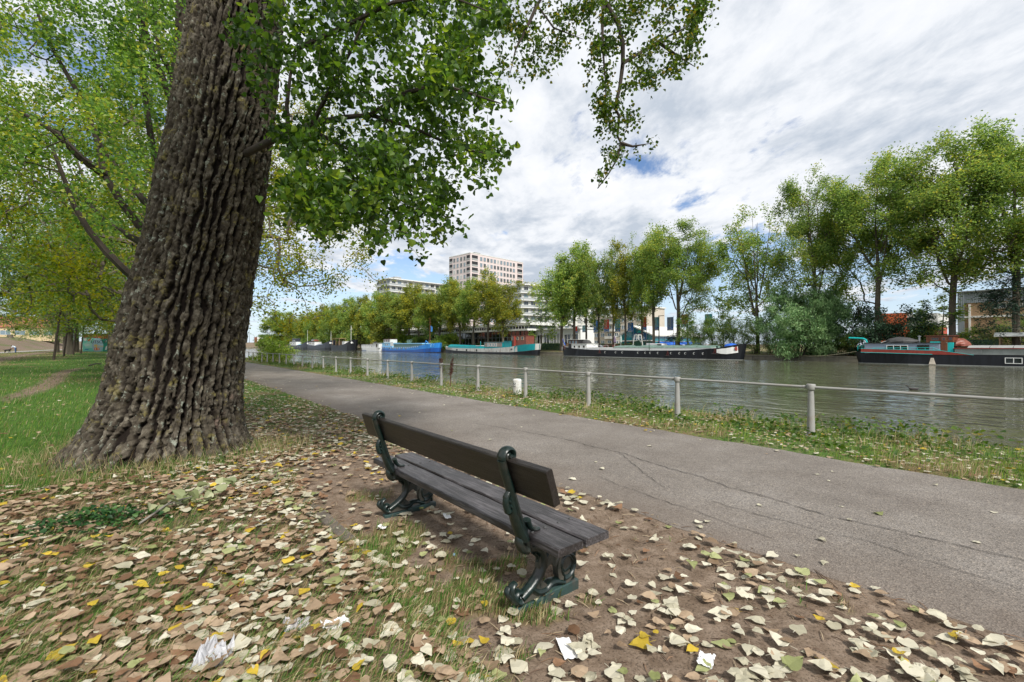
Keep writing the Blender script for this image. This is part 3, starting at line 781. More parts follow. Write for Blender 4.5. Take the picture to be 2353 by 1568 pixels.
sL = g.uniform(-5, 26, n); tL = g.uniform(-7, 9.7, n)
acc = litter_density(sL, tL) * (31 * 16.7) / n
# acceptance sampling: repeat until the densest zone is filled
S1, T1 = [], []
for rep in range(3):
    sL = g.uniform(-5, 26, n); tL = g.uniform(-7, 9.7, n)
    k = g.uniform(size=n) < litter_density(sL, tL) * (31 * 16.7) / (3 * n)
    S1.append(sL[k]); T1.append(tL[k])
sL, tL = np.concatenate(S1), np.concatenate(T1)
XL = sL * DS[0] + tL * NT[0]; YL = sL * DS[1] + tL * NT[1]
vis = (YL > 1.2) & (np.abs(XL) < YL * 1.35 + .4) & ((sL - 8) ** 2 + (tL - .36) ** 2 > 1.0)
sL, tL, XL, YL = [q[vis] for q in (sL, tL, XL, YL)]
n = len(sL)
size = np.clip(.064 * np.exp(.30 * g.normal(size=n)), .028, .105) * np.where(tL > 3.42, .82, 1.0)
pal_left = np.array((.10, .54, .25, .04, .07)); pal_right = np.array((.62, .22, .04, .04, .08)); pal_path = np.array((.80, .08, .02, .05, .05)); pal_verge = np.array((.38, .32, .18, .07, .05))
cum = lambda p: np.cumsum(p / p.sum())
u = g.uniform(size=n); ci = np.zeros(n, int)
for mask, p in ((tL < 1.25, pal_left), ((tL >= 1.25) & (tL < 3.42), pal_right), ((tL >= 3.42) & (tL < 7.1), pal_path), (tL >= 7.1, pal_verge)):
    ci[mask] = np.searchsorted(cum(p), u[mask])
ci = np.clip(ci, 0, 4)
tanz = (sL > 4.5) & (tL > 1.2) & (tL < 3.42); ci[tanz] = np.searchsorted(cum(np.array((.26, .48, .16, .04, .06))), g.uniform(size=tanz.sum()))
blend = (tL > .2) & (tL < 1.25) & (g.uniform(size=n) < .4); ci[blend] = np.searchsorted(cum(pal_right), g.uniform(size=blend.sum()))
sh = g.integers(0, 12, n)
yaw = g.uniform(0, 2 * math.pi, n); onpath = (tL > 3.42) & (tL < 7.1)
tilt = np.abs(g.normal(size=n)) * np.where(onpath, .08, np.where(tL < 1.25, .17, .11)); tax = g.uniform(0, 2 * math.pi, n)
zL = np.where(onpath, .022, gh(sL, tL) + g.uniform(.004, .04, n) + np.where(tL < 1.1, g.uniform(.0, .045, n), 0))
dist = np.sqrt(XL ** 2 + YL ** 2 + EYE ** 2)
inview = (YL > 2.0) & (np.abs(XL) < YL * 1.12)
score = np.where(inview, size / dist, 0); order = np.argsort(-score); ind = order[:300]; rest = order[300:]
def leaf_matrix(i):
    return Matrix.Translation((XL[i], YL[i], zL[i])) @ Matrix.Rotation(tilt[i], 4, (math.cos(tax[i]), math.sin(tax[i]), 0)) @ Matrix.Rotation(yaw[i], 4, 'Z') @ Matrix.Diagonal((size[i], size[i], size[i], 1))
CNAME = {'cream': 'pale cream', 'tan': 'dry tan', 'brown': 'dark brown', 'yellow': 'bright yellow', 'olive': 'olive green'}
def leaf_zone(i):
    if tL[i] < 1.25: return 'lying in the long grass near the big trunk'
    if tL[i] < 3.42: return 'lying on bare soil around the bench' if sL[i] > 1.2 else 'in the thick drift at the near right'
    if tL[i] < 7.1: return 'lying on the grey asphalt path'
    return 'lying on the grassy verge by the railing'
for i in ind:
    cn = FLN[ci[i]]; o = link('fallen_leaf', LMESH[(int(sh[i]), cn)])
    o.matrix_world = leaf_matrix(i); z_ = leaf_zone(i)
    tag(o, '%s fallen poplar leaf %s' % (CNAME[cn], z_), 'fallen leaf', '%s leaves %s' % (CNAME[cn], z_))
vv, ff, mm = [], [], []; base = 0
for i in rest:
    V, Fc = SHAPES[sh[i]]; Mx = np.array(leaf_matrix(i))
    vv.append(V @ Mx[:3, :3].T + Mx[:3, 3]); ff.append(Fc + base); mm.append(np.full(len(Fc), ci[i])); base += len(V)
tag(link('fallen_leaves', mesh_np('fallen_leaves', np.concatenate(vv), [(np.concatenate(ff), np.concatenate(mm))], [FL[c] for c in FLN])), kind='stuff')
# twigs and dry crumbs on the soil
n = 1500; s2 = g.uniform(-1, 7, n); t2 = g.uniform(1.2, 3.5, n); mb = MB()
zz = gh(s2, t2); aa = g.uniform(0, 6.28, n); ll = g.uniform(.02, .11, n) * (1 + 1.5 * (g.uniform(size=n) < .05))
for i in range(n):
    p = W(s2[i], t2[i], zz[i] + .005); d = Vector((math.cos(aa[i]), math.sin(aa[i]), g.uniform(-.06, .1))) * ll[i]
    mb.tube([p - d / 2, p + Vector((0, 0, .006)), p + d / 2], [.0022, .0028, .0015], 3, int(g.integers(0, 3)), cap=False)
tag(mb.build('twigs', [pbr('dead_twig', (.09, .055, .035), .9, .3, 30), pbr('pale_straw', (.32, .25, .16), .9, .2, 30), pbr('wood_chip', (.20, .12, .07), .9, .3, 30)]), kind='stuff')
# ================================================================= the big leaning poplar
def bark_material():
    m, nt, out = new_mat('furrowed_poplar_bark'); L = nt.links.new
    b = nd(nt, 'ShaderNodeBsdfPrincipled', Roughness=.92); b.inputs['Specular IOR Level'].default_value = .2
    tc = nd(nt, 'ShaderNodeTexCoord')
    def noise(sc, det=6.0, ro=.65, st=None):
        n = nd(nt, 'ShaderNodeTexNoise', Scale=sc, Detail=det, Roughness=ro); src = tc.outputs['Object']
        if st:
            mp = nd(nt, 'ShaderNodeMapping'); mp.inputs['Scale'].default_value = st; L(src, mp.inputs[0]); src = mp.outputs[0]
        L(src, n.inputs['Vector']); return n.outputs['Fac']
    def att(nm):
        a = nd(nt, 'ShaderNodeAttribute'); a.attribute_name = nm; return a.outputs['Fac']
    plate = ramp(nt, [(.32, (.032, .025, .017)), (.52, (.082, .069, .051)), (.7, (.225, .20, .155))]); L(noise(9, 8, .7), plate.inputs['Fac'])
    inner = ramp(nt, [(.3, (.006, .004, .003)), (.7, (.016, .011, .008))]); L(noise(14), inner.inputs['Fac'])
    m1 = nd(nt, 'ShaderNodeMix', _data_type='RGBA'); L(att('ridge'), m1.inputs[0]); L(inner.outputs[0], m1.inputs[6]); L(plate.outputs[0], m1.inputs[7])
    # lichens: ochre-green crust and pale grey-green discs on the ridge tops
    def patch(prev, fac_noise, lo, hi, col, usez=None):
        r = nd(nt, 'ShaderNodeMapRange'); r.inputs['From Min'].default_value = lo; r.inputs['From Max'].default_value = hi; L(fac_noise, r.inputs['Value'])
        f = nd(nt, 'ShaderNodeMath', _operation='MULTIPLY'); L(r.outputs[0], f.inputs[0]); L(att('ridge') if usez is None else usez, f.inputs[1])
        f2 = nd(nt, 'ShaderNodeMath', _operation='MULTIPLY'); L(f.outputs[0], f2.inputs[0]); f2.inputs[1].default_value = .75
        q = nd(nt, 'ShaderNodeMix', _data_type='RGBA'); L(f2.outputs[0], q.inputs[0]); L(prev, q.inputs[6]); q.inputs[7].default_value = c4(col); return q.outputs[2]
    c = patch(m1.outputs[2], noise(5, 7, .75), .55, .63, (.20, .17, .055))
    c = patch(c, noise(8.5, 4, .7), .60, .65, (.30, .33, .27))
    c = patch(c, noise(3.1, 6, .7), .60, .70, (.30, .21, .17), att('scar'))
    L(c, b.inputs['Base Color'])
    bp = nd(nt, 'ShaderNodeBump', Strength=1.0, Distance=.012); L(noise(30, 9, .75), bp.inputs['Height']); L(bp.outputs['Normal'], b.inputs['Normal'])
    L(b.outputs['BSDF'], out.inputs['Surface']); return m
BARK = bark_material()
big_tree = empty('poplar_tree', (0, 0, 0), 0, 'massive leaning poplar with deeply furrowed bark, nearest the camera, behind the bench', 'tree')
rows = [(-120, 434, 646), (0, 428, 640), (100, 412, 632), (200, 394, 626), (300, 376, 618), (400, 352, 606), (500, 330, 597), (600, 305, 586), (700, 276, 574), (800, 250, 562), (900, 230, 556), (960, 217, 555), (1000, 205, 560), (1036, 190, 566), (1080, 175, 572)]
zz_, cx_, cy_, rr_ = [], [], [], []
for y, l, r_ in rows:
    a1, a2 = math.atan(rx(l)), math.atan(rx(r_)); mid, half = (a1 + a2) / 2, (a2 - a1) / 2
    z = EYE + (YH - y) * 6.5 / FPX; d = 8.0
    zz_.append(z); cx_.append(d * math.sin(mid)); cy_.append(d * math.cos(mid)); rr_.append(d * math.sin(half))
o_ = np.argsort(zz_); zz_, cx_, cy_, rr_ = [np.array(q)[o_] for q in (zz_, cx_, cy_, rr_)]
zt_top = 9.4
zz_ = np.append(zz_, zt_top); cx_ = np.append(cx_, cx_[-1] + .35); cy_ = np.append(cy_, cy_[-1] - .05); rr_ = np.append(rr_, rr_[-1] * .8)
NA, ZR = 640, np.concatenate((np.arange(-.3, 1.2, .013), np.arange(1.2, 6.8, .015), np.arange(6.8, zt_top, .06)))
th = np.linspace(0, 2 * math.pi, NA, endpoint=False)
TH, ZZ = np.meshgrid(th, ZR)
CX, CY, RR = [np.interp(ZZ, zz_, q) for q in (cx_, cy_, rr_)]
flare = np.exp(-np.clip(ZZ, 0, 9) / .38)
lob = .5 + .5 * np.cos(5 * TH + 1.1) + .25 * np.cos(3 * TH + .4)
toward = np.cos(TH - math.radians(232))                     # root buttress towards the camera's left
RB = RR * (1 + flare * (.10 + .15 * lob + .20 * np.clip(toward, 0, 1))) + .05 * fbm(np.cos(TH) * 1.6, np.sin(TH) * 1.6, ZZ * .5, 3, 8)
per = 30
tw = .22 * fbm(np.cos(TH) * 2.2, np.sin(TH) * 2.2, ZZ * .9, 4, 12) * per / 6.28 + .05 * fbm(np.cos(TH) * 9, np.sin(TH) * 9, ZZ * 5, 3, 13) * per / 6.28
U = TH / (2 * math.pi) * per + tw * 1.0 - ZZ * .9
V = ZZ / .34 + .6 * fbm(np.cos(TH) * 3, np.sin(TH) * 3, ZZ * 1.2, 3, 14)
F1, F2, ID = voro(U, V, per, 3)
SU = TH / (2 * math.pi) * 42 - ZZ * .45 + .80 * fbm(np.cos(TH) * 3.2, np.sin(TH) * 3.2, ZZ * 1.25, 4, 41) + .36 * fbm(np.cos(TH) * 8, np.sin(TH) * 8, ZZ * 3.2, 3, 42)
SU = SU + .30 * fbm(np.cos(TH) * 24, np.sin(TH) * 24, ZZ * 15, 4, 46)
SF = np.abs(SU - np.floor(SU) - .5) * 2                      # 1 in the furrow line, 0 on the ridge crest
wid = .52 + .30 * fbm(np.cos(TH) * 5, np.sin(TH) * 5, ZZ * 2.6, 2, 43)
stripe = 1 - sstep(wid, wid + .24, SF)
edge = F2 - F1 + .10 * fbm(np.cos(TH) * 14, np.sin(TH) * 14, ZZ * 9, 3, 15)
vor = sstep(.01, .16, edge)
ridge = stripe * (.74 + .26 * vor)
U2 = TH / (2 * math.pi) * per * 2 + tw * 2.6; V2 = ZZ / .11 + 1.2 * fbm(np.cos(TH) * 8, np.sin(TH) * 8, ZZ * 6, 2, 24)
G1, G2, ID2 = voro(U2, V2, per * 2, 7)
crossk = sstep(.01, .13, G2 - G1 + .05 * ID2)
fine = fbm(np.cos(TH) * 34, np.sin(TH) * 34, ZZ * 26, 5, 31)
depth = .080 * (.85 + .3 * ID)
H_ = depth * (ridge - .8) + ridge * (.016 * (crossk - 1) + .024 * (ID2 - .5) + .010 * (ID - .5)) + .020 * fine * (.4 + .6 * ridge)
H_ *= sstep(zt_top, 6.0, ZZ) * .6 + .4
RF = RB + H_
tv = np.stack((CX + np.cos(TH) * RF, CY + np.sin(TH) * RF, ZZ), -1).reshape(-1, 3)
nr = len(ZR); ii = np.arange(nr * NA).reshape(nr, NA); jj = np.roll(ii, -1, 1)
tf = np.stack((ii[:-1], jj[:-1], jj[1:], ii[1:]), -1).reshape(-1, 4)
tme = mesh_np('trunk', tv, [(tf, 0)], BARK, True)
scar = np.exp(-((ZZ - .55) / .45) ** 2) * np.clip(np.cos(TH - math.radians(-50)), 0, 1)
for nm, val in (('ridge', np.clip(ridge * (.55 + .45 * crossk), 0, 1)), ('scar', scar)):
    a = tme.attributes.new(nm, 'FLOAT', 'POINT'); a.data.foreach_set('value', val.ravel().astype(np.float32))
link('trunk', tme, big_tree)

def P3(x, y, Z): return tuple(at(x, y, Z))
def poly_targets(poly, n, z0, z1, g, clumps=0, sp=22, zsp=.25):
    xs = [p[0] for p in poly]; ys = [p[1] for p in poly]; out = []
    def one():
        while True:
            x, y = g.uniform(min(xs), max(xs)), g.uniform(min(ys), max(ys))
            if inpoly(x, y, poly): return x, y, g.uniform(z0, z1)
    cs = [one() for _ in range(clumps)]
    while len(out) < n:
        if clumps:
            c = cs[g.integers(clumps)]; x, y, z = c[0] + g.normal() * sp, c[1] + g.normal() * sp, c[2] + g.normal() * zsp
            if not inpoly(x, y, poly): continue
        else: x, y, z = one()
        out.append(P3(x, y, z))
    return np.array(out)
def limb_min(r, ch, k, a, b):
    for ci in range(k):
        ids = ch[ci] if ci == 0 else ch[ci][1:]
        for q, i in enumerate(ids):
            u = q / max(1, len(ids) - 1); r[i] = max(r[i], (a + (b - a) * u) * (1 if ci == 0 else .6))
# --- leafy limb over the path: a volume of twigs between 4.3 and 7.4 m away
g = np.random.default_rng(77)
tc_ = np.array((np.interp(5.0, zz_, cx_), np.interp(5.0, zz_, cy_)))
limbs = [[(tc_[0], tc_[1], 4.2), P3(612, 326, 6.1), P3(660, 302, 5.95), P3(715, 284, 5.8), P3(780, 268, 5.7), P3(850, 262, 5.6), P3(950, 292, 5.5), P3(1050, 338, 5.4), P3(1110, 350, 5.3)],
         [P3(715, 284, 5.8), P3(755, 205, 5.65), P3(800, 120, 5.5), P3(835, 40, 5.4), P3(860, -40, 5.3)],
         [P3(700, 290, 5.85), P3(780, 332, 5.8), P3(850, 366, 5.8), P3(920, 405, 5.8), P3(960, 470, 5.7)],
         [P3(660, 302, 5.95), P3(656, 240, 6.0), P3(664, 170, 6.0), P3(676, 110, 6.1), P3(690, 60, 6.1)],
         [P3(780, 332, 5.8), P3(800, 390, 6.2), P3(830, 450, 6.4), P3(850, 520, 6.5)],
         [P3(850, 262, 5.6), P3(930, 210, 5.2), P3(1010, 190, 4.9), P3(1090, 215, 4.8), P3(1150, 235, 4.7)]]
# keep each leaf mass on its own limb set: a second limb leaves the trunk above the frame
limbs.append([P3(676, 110, 6.1), P3(780, 60, 5.3), P3(900, 0, 4.8), P3(1020, -20, 4.6), P3(1120, 20, 4.6)])
poly = [(560, -90), (1160, -90), (1148, 25), (1105, 110), (1130, 160), (1176, 220), (1150, 262), (1120, 285), (1190, 318), (1150, 345), (1164, 395), (1100, 415), (1050, 430), (1062, 470), (1042, 528), (985, 545), (962, 545), (986, 610), (955, 600), (925, 545), (880, 540), (820, 562), (760, 560), (705, 515), (640, 475), (606, 440), (612, 330), (622, 250), (560, 210), (530, 90)]
T = np.concatenate((poly_targets(poly, 430, 4.6, 7.4, g), poly_targets(poly, 200, 4.4, 6.6, g, 34, 26, .3)))
T = T[(T[:, 0] > -3.1) | (T[:, 1] < 5.4)]
P, par, ch, n0 = grow(limbs, T, .22, -.05, .13, 5, .04)
r, kids = pipe_r(par, len(P), .0022, 2.35); r = np.minimum(r, .085); limb_min(r, ch, len(limbs), .055, .010)
link('branch', branch_mesh('branch', P, ch, r, M['barkdark'], 0, 10, 6), big_tree)
NL = 16500
site = leaf_sites(P, ch, r, n0, NL, g, .012, .075)
v, f = leaves_heart(site - np.array((0, 0, .03)), g.uniform(.043, .088, NL), g, .15, 1.0)
link('foliage', mesh_np('foliage', v, [(f, 0)], M['lf_fg']), big_tree)
# --- long drooping branch that hangs down into the sky
topz = zt_top - .1
limbs = [[(cx_[-1], cy_[-1], topz - .6), (cx_[-1] + .8, cy_[-1] + .3, topz + 1.2), (-1.2, 7.6, 11.9), (.6, 9.4, 12.2), (1.7, 10.7, 11.4), P3(1390, -5, 11.2), P3(1423, 50, 11.1), P3(1433, 97, 11), P3(1433, 141, 11), P3(1426, 196, 11), P3(1414, 246, 11), P3(1424, 264, 11), P3(1420, 311, 11), P3(1428, 328, 11), P3(1420, 363, 11), P3(1398, 400, 11), P3(1374, 432, 11)],
         [P3(1390, -5, 11.2), P3(1385, 41, 11.0), P3(1387, 117, 10.8), P3(1392, 180, 10.8), P3(1393, 231, 10.8)],
         [P3(1433, 141, 11), P3(1460, 125, 11.2), P3(1513, 91, 11.4), P3(1590, 53, 11.5), P3(1640, 24, 11.5)],
         [(1.7, 10.7, 11.4), P3(1235, 6, 10.6), P3(1273, 59, 10.5), P3(1340, 85, 10.5)],
         [P3(1235, 6, 10.6), P3(1215, 50, 10.4), P3(1185, 110, 10.4), P3(1172, 165, 10.4)],
         [P3(1513, 91, 11.4), P3(1560, 125, 11.5), P3(1600, 150, 11.5)],
         [P3(1428, 328, 11), P3(1455, 335, 11), P3(1495, 328, 11)]]
poly = [(1178, -60), (1146, 60), (1142, 110), (1150, 130), (1162, 182), (1185, 178), (1215, 150), (1255, 184), (1290, 132), (1340, 112), (1350, 140), (1335, 200), (1358, 232), (1350, 300), (1378, 330), (1390, 370), (1362, 425), (1372, 440), (1400, 400), (1420, 380), (1440, 425), (1450, 390), (1430, 348), (1480, 366), (1506, 330), (1480, 310), (1452, 320), (1440, 300), (1476, 280), (1482, 250), (1452, 212), (1470, 190), (1505, 206), (1507, 170), (1550, 162), (1590, 195), (1602, 165), (1560, 150), (1622, 135), (1592, 100), (1640, 40), (1652, 0), (1645, -60)]
T = np.concatenate((poly_targets(poly, 260, 10.2, 12.0, g), poly_targets(poly, 200, 10.2, 11.9, g, 40, 10, .2)))
P, par, ch, n0 = grow(limbs, T, .25, -.1, .12, 9, .03)
r, kids = pipe_r(par, len(P), .0028, 2.3); r = np.minimum(r, .12); limb_min(r, ch, len(limbs), .085, .012)
link('branch', branch_mesh('hanging_branch', P, ch, r, M['barkdark'], 0, 8, 5), big_tree)
NL = 7500
site = leaf_sites(P, ch, r, n0, NL, g, .014, .085)
v, f = leaves_heart(site, g.uniform(.06, .10, NL), g, .15, .8)
link('foliage', mesh_np('hanging_foliage', v, [(f, 0)], M['lf_hang']), big_tree)

# --- upper crown, mostly above the frame: leaf mass added to shade the trunk
limbs = [[(cx_[-1], cy_[-1], topz - .9), (cx_[-1] + .3, cy_[-1] - .2, topz + 2), (cx_[-1] + .7, cy_[-1] - .3, topz + 5), (cx_[-1] + 1.0, cy_[-1] - .2, topz + 9)],
         [(cx_[-1], cy_[-1], topz - .5), (-2.6, 4.8, 10.2), (-2.0, 3.2, 10.5), (-1.4, 1.4, 10.4)], [(cx_[-1] + .3, cy_[-1] - .2, topz + 2), (-4.6, 7.5, 12.6), (-6, 8.5, 13.4)]]
T = np.concatenate((ell_targets(g, 240, (-2.1, 1.0, 9.9), (1.9, 2.0, 2.2), 16), ell_targets(g, 200, (-2.8, 6.3, 15), (3.6, 3.4, 4.4), 20), ell_targets(g, 90, (-5.6, 8.5, 12.8), (1.8, 1.8, 1.8), 10)))
P, par, ch, n0 = grow(limbs, T, .5, .2, .12, 19)
r, kids = pipe_r(par, len(P), .005, 2.3); limb_min(r, ch, 3, .30, .05)
link('branch', branch_mesh('upper_shade_branch', P, ch, r, M['barkdark'], 0, 10, 5), big_tree)
NL = 9000; site = leaf_sites(P, ch, r, n0, NL, g, .03, .2); v, f = leaves_heart(site, g.uniform(.09, .14, NL), g, .2, .8)
link('foliage', mesh_np('upper_shade_foliage', v, [(f, 0)], M['lf_hang']), big_tree)

# ================================================================= bench
IRON = pbr('dark_green_cast_iron', (.005, .014, .012), .34, .5, 7, col2=(.032, .029, .024), bump=.003, bscale=30, spec=.5)
IRONW = pbr('worn_green_iron_base', (.022, .048, .044), .6, .4, 9, col2=(.06, .05, .04), bump=.003, bscale=30)
IRONG = pbr('worn_grey_cast_iron', (.055, .052, .042), .5, .45, 9, col2=(.012, .02, .017), bump=.004, bscale=26)
def wood_material(name, lo, mid, hi, rough):
    m, nt, out = new_mat(name); L = nt.links.new
    b = nd(nt, 'ShaderNodeBsdfPrincipled', Roughness=rough); b.inputs['Specular IOR Level'].default_value = .45
    tc = nd(nt, 'ShaderNodeTexCoord'); mp = nd(nt, 'ShaderNodeMapping'); mp.inputs['Scale'].default_value = (1.0, 14, 14); L(tc.outputs['Object'], mp.inputs[0])
    n = nd(nt, 'ShaderNodeTexNoise', Scale=4.5, Detail=8.0, Roughness=.68, Distortion=.5); L(mp.outputs[0], n.inputs['Vector'])
    w = nd(nt, 'ShaderNodeTexNoise', Scale=2.2, Detail=4.0, Roughness=.6); L(tc.outputs['Object'], w.inputs['Vector'])
    ad = nd(nt, 'ShaderNodeMath', _operation='MULTIPLY_ADD'); L(w.outputs['Fac'], ad.inputs[0]); ad.inputs[1].default_value = .55; L(n.outputs['Fac'], ad.inputs[2])
    r = ramp(nt, [(.50, lo), (.74, mid), (1.0, hi)]); L(ad.outputs[0], r.inputs['Fac']); L(r.outputs[0], b.inputs['Base Color'])
    rr = nd(nt, 'ShaderNodeMapRange'); rr.inputs['To Min'].default_value = rough - .1; rr.inputs['To Max'].default_value = rough + .2; L(w.outputs['Fac'], rr.inputs['Value']); L(rr.outputs[0], b.inputs['Roughness'])
    bp = nd(nt, 'ShaderNodeBump', Strength=.8, Distance=.004); L(n.outputs['Fac'], bp.inputs['Height']); L(bp.outputs['Normal'], b.inputs['Normal'])
    L(b.outputs[0], out.inputs[0]); return m
WOODS = wood_material('weathered_dark_seat_wood', (.010, .008, .008), (.026, .022, .022), (.125, .115, .12), .38)
WOODB = wood_material('dark_brown_back_wood', (.008, .006, .005), (.015, .011, .009), (.034, .028, .024), .38)
bench = empty('park_bench', W(2.9, 1.85, 0), RZ, 'dark wooden bench with ornate green cast iron supports beside the asphalt path', 'bench')
for y0, y1 in ((-.15, .045), (.066, .262)):
    mb = MB()
    n = 26
    secs = []
    for i in range(n + 1):
        x = -1.35 + 2.52 * i / n; wz = .0015 * math.sin(i * 1.3 + y0 * 9)
        secs.append([(x, y0, .376), (x, y1, .376), (x, y1, .414 + wz), (x, y1 - .008, .422 + wz), (x, y0 + .008, .422 + wz), (x, y0, .414 + wz)])
    mb.loft(secs); mb.build('seat_plank', WOODS, bench, bevel=.003)
mb = MB(); secs = []
for i in range(27):
    x = -1.27 + 2.50 * i / 26
    q = [(-.192, .692), (-.250, .876)]; th_ = .046; dy, dz = -.0535, .172; l = math.hypot(dy, dz); ny, nz = -dz / l, dy / l
    (ya, za), (yb, zb) = q
    secs.append([(x, ya, za), (x, yb - .0, zb + .0), (x, yb + ny * .006 + dy / l * .008, zb + nz * .006 + dz / l * .008), (x, yb + ny * (th_ - .006) + dy / l * .008, zb + nz * (th_ - .006) + dz / l * .008), (x, yb + ny * th_, zb + nz * th_), (x, ya + ny * th_, za + nz * th_)])
mb.loft(secs); mb.build('back_plank', WOODB, bench, bevel=.003)
def spiral(cy, cz, r0, r1, a0, a1, n=22):
    return [(cy + (r0 + (r1 - r0) * i / n) * math.cos(a0 + (a1 - a0) * i / n), cz + (r0 + (r1 - r0) * i / n) * math.sin(a0 + (a1 - a0) * i / n)) for i in range(n + 1)]
def smooth(pts, n=6):
    out = []; P = [pts[0]] + list(pts) + [pts[-1]]
    for i in range(1, len(P) - 2):
        for k in range(n):
            u = k / n; a, b, c, d = [np.array(q, float) for q in P[i - 1:i + 3]]
            out.append(tuple(.5 * (2 * b + (c - a) * u + (2 * a - 5 * b + 4 * c - d) * u * u + (3 * b - a - 3 * c + d) * u ** 3)))
    return out + [tuple(pts[-1])]
def yz(pts, x=0): return [(x, p[0], p[1]) for p in pts]
def iron(pts, r, mb, sq=1.7, m=0, taper=None):
    pts = smooth(pts) if len(pts) < 15 else pts
    n = len(pts); rr = [r] * n if not taper else [taper[0] + (taper[1] - taper[0]) * i / (n - 1) for i in range(n)]
    mb.tube(yz(pts), rr, 10, m, True, sq, (1, 0, 0))
for xs_ in (.9, -.9):
    sup = empty('support', (xs_, 0, 0)); sup.parent = bench
    up = MB()
    iron([(-.125, .335), (-.165, .42), (-.195, .50), (-.222, .58), (-.262, .70), (-.300, .80), (-.322, .87)], .02, up, 1.45, 0, (.027, .021))
    iron(spiral(-.276, .888, .047, .013, math.radians(198), math.radians(198 - 470), 34), .014, up, 2.1, 0, (.017, .011))
    up.lathe([(.0, -.034), (.012, -.032), (.016, -.02), (.016, .02), (.012, .032), (0, .034)], 12, (0, 0, 0))      # scroll eye
    for i in range(12 * 6): 
        k = len(up.v) - 72 + i; q = up.v[k]; up.v[k] = (q[2] * 1.05, -.274 + q[0], .886 + q[1])
    # acanthus leaf growing up the post, pendant bud and lower volute
    iron([(-.170, .40), (-.205, .47), (-.240, .56), (-.256, .64), (-.268, .665)], .016, up, 1.9, 0, (.030, .010))
    iron([(-.255, .70), (-.285, .665), (-.290, .62), (-.275, .575)], .014, up, 1.3, 0, (.014, .020))
    iron([(-.275, .575), (-.268, .555)], .014, up, 1.2, 0, (.018, .004))
    iron([(-.140, .50), (-.118, .455), (-.085, .432), (-.045, .428)], .012, up, 1.6, 0, (.020, .009))
    iron(spiral(-.172, .448, .034, .010, 2.4, 2.4 + 7.2, 26), .011, up, 2.0)
    for i in range(6):
        yb = -.182 - .016 * i; zb = .46 + .035 * i
        iron([(yb - .012, zb), (yb - .034, zb + .018), (yb - .040, zb + .036)], .008, up, 2.4, 0, (.012, .004))
    iron([(-.150, .335), (-.175, .345), (-.195, .385), (-.188, .42)], .018, up, 1.7, 0, (.028, .018))
    up.build('upright', IRON, sup, smooth=True)
    lg = MB()
    iron([(-.15, .358), (.06, .360), (.252, .358)], .015, lg, 2.0)                         # rail under the seat
    iron([(-.135, .345), (-.055, .315), (-.020, .245), (-.045, .165), (-.115, .105), (-.185, .070)], .026, lg, 1.35, 0, (.030, .026))
    iron(spiral(-.205, .088, .034, .012, -1.2, -1.2 - 6.4, 26), .017, lg, 1.9, 0, (.022, .012))   # rear foot scroll
    iron([(-.232, .075), (-.255, .110), (-.250, .150), (-.222, .165)], .014, lg, 1.7, 0, (.022, .013))
    iron([(.075, .350), (.165, .335), (.222, .280), (.232, .205), (.190, .140), (.130, .125)], .024, lg, 1.35, 0, (.026, .020))
    iron(spiral(.165, .165, .082, .020, -1.9, -1.9 + 8.8, 40), .013, lg, 2.0, 0, (.020, .011)); iron(spiral(.165, .165, .030, .002, 0, 9, 20), .014, lg, 1.7)      # front volute
    iron([(-.020, .245), (.030, .290), (.085, .280), (.105, .235), (.080, .195)], .014, lg, 1.8, 0, (.020, .012))
    iron([(-.115, .105), (-.070, .070), (-.010, .062), (.040, .085), (.090, .080), (.150, .055)], .016, lg, 1.8, 0, (.022, .018))
    iron(spiral(-.075, .095, .040, .010, 3.4, 3.4 - 7.5, 28), .010, lg, 2.2)
    iron([(.190, .140), (.215, .105), (.225, .06)], .018, lg, 1.7)
    lg.prism([(-.12, .352), (.225, .352), (.235, .27), (.215, .215), (.10, .205), (.075, .170), (.035, .205), (-.02, .175), (-.06, .20), (-.05, .29)], lambda a, b, d: (d, a, b), -.020, .020, 1)
    lg.prism([(.165 + .078 * math.cos(k * .4488), .150 + .105 * math.sin(k * .4488)) for k in range(14)], lambda a, b, d: (d, a, b), -.024, .024, 1)
    for sd_ in (-1, 1): lg.tube([(sd_ * .026, .165 + .045 * math.cos(a), .155 + .06 * math.sin(a)) for a in np.linspace(0, 6.2832, 17)], .007, 6)
    for kx in (0, 1, 2): iron([(-.09 + .06 * kx, .30 - .012 * kx), (-.055 + .06 * kx, .262), (-.06 + .055 * kx, .235)], .010, lg, 1.6, 0, (.013, .006))
    iron([(-.262, .10), (-.285, .128), (-.272, .158)], .012, lg, 1.6, 0, (.018, .010))
    lg.prism([(-.20, .04), (.03, .04), (.02, .075), (-.04, .13), (-.12, .125), (-.17, .10)], lambda a, b, d: (d, a, b), -.020, .020, 1)
    lg.build('legs', [IRON, IRONG], sup, smooth=True)
    fb = MB(); fb.box(-.030, .030, -.02, .265, -.03, .045); fb.box(-.026, .026, -.235, -.02, -.03, .030); fb.build('base_bar', IRONW, sup, bevel=.006)
    for by in (-.10, .0, .115, .215):
        bt = MB(); bt.lathe([(.013, 0), (.012, .004), (.008, .007), (0, .008)], 10, (xs_ + .004, by, .4215)); bt.build('bolt', M['tarp'], bench, smooth=True)
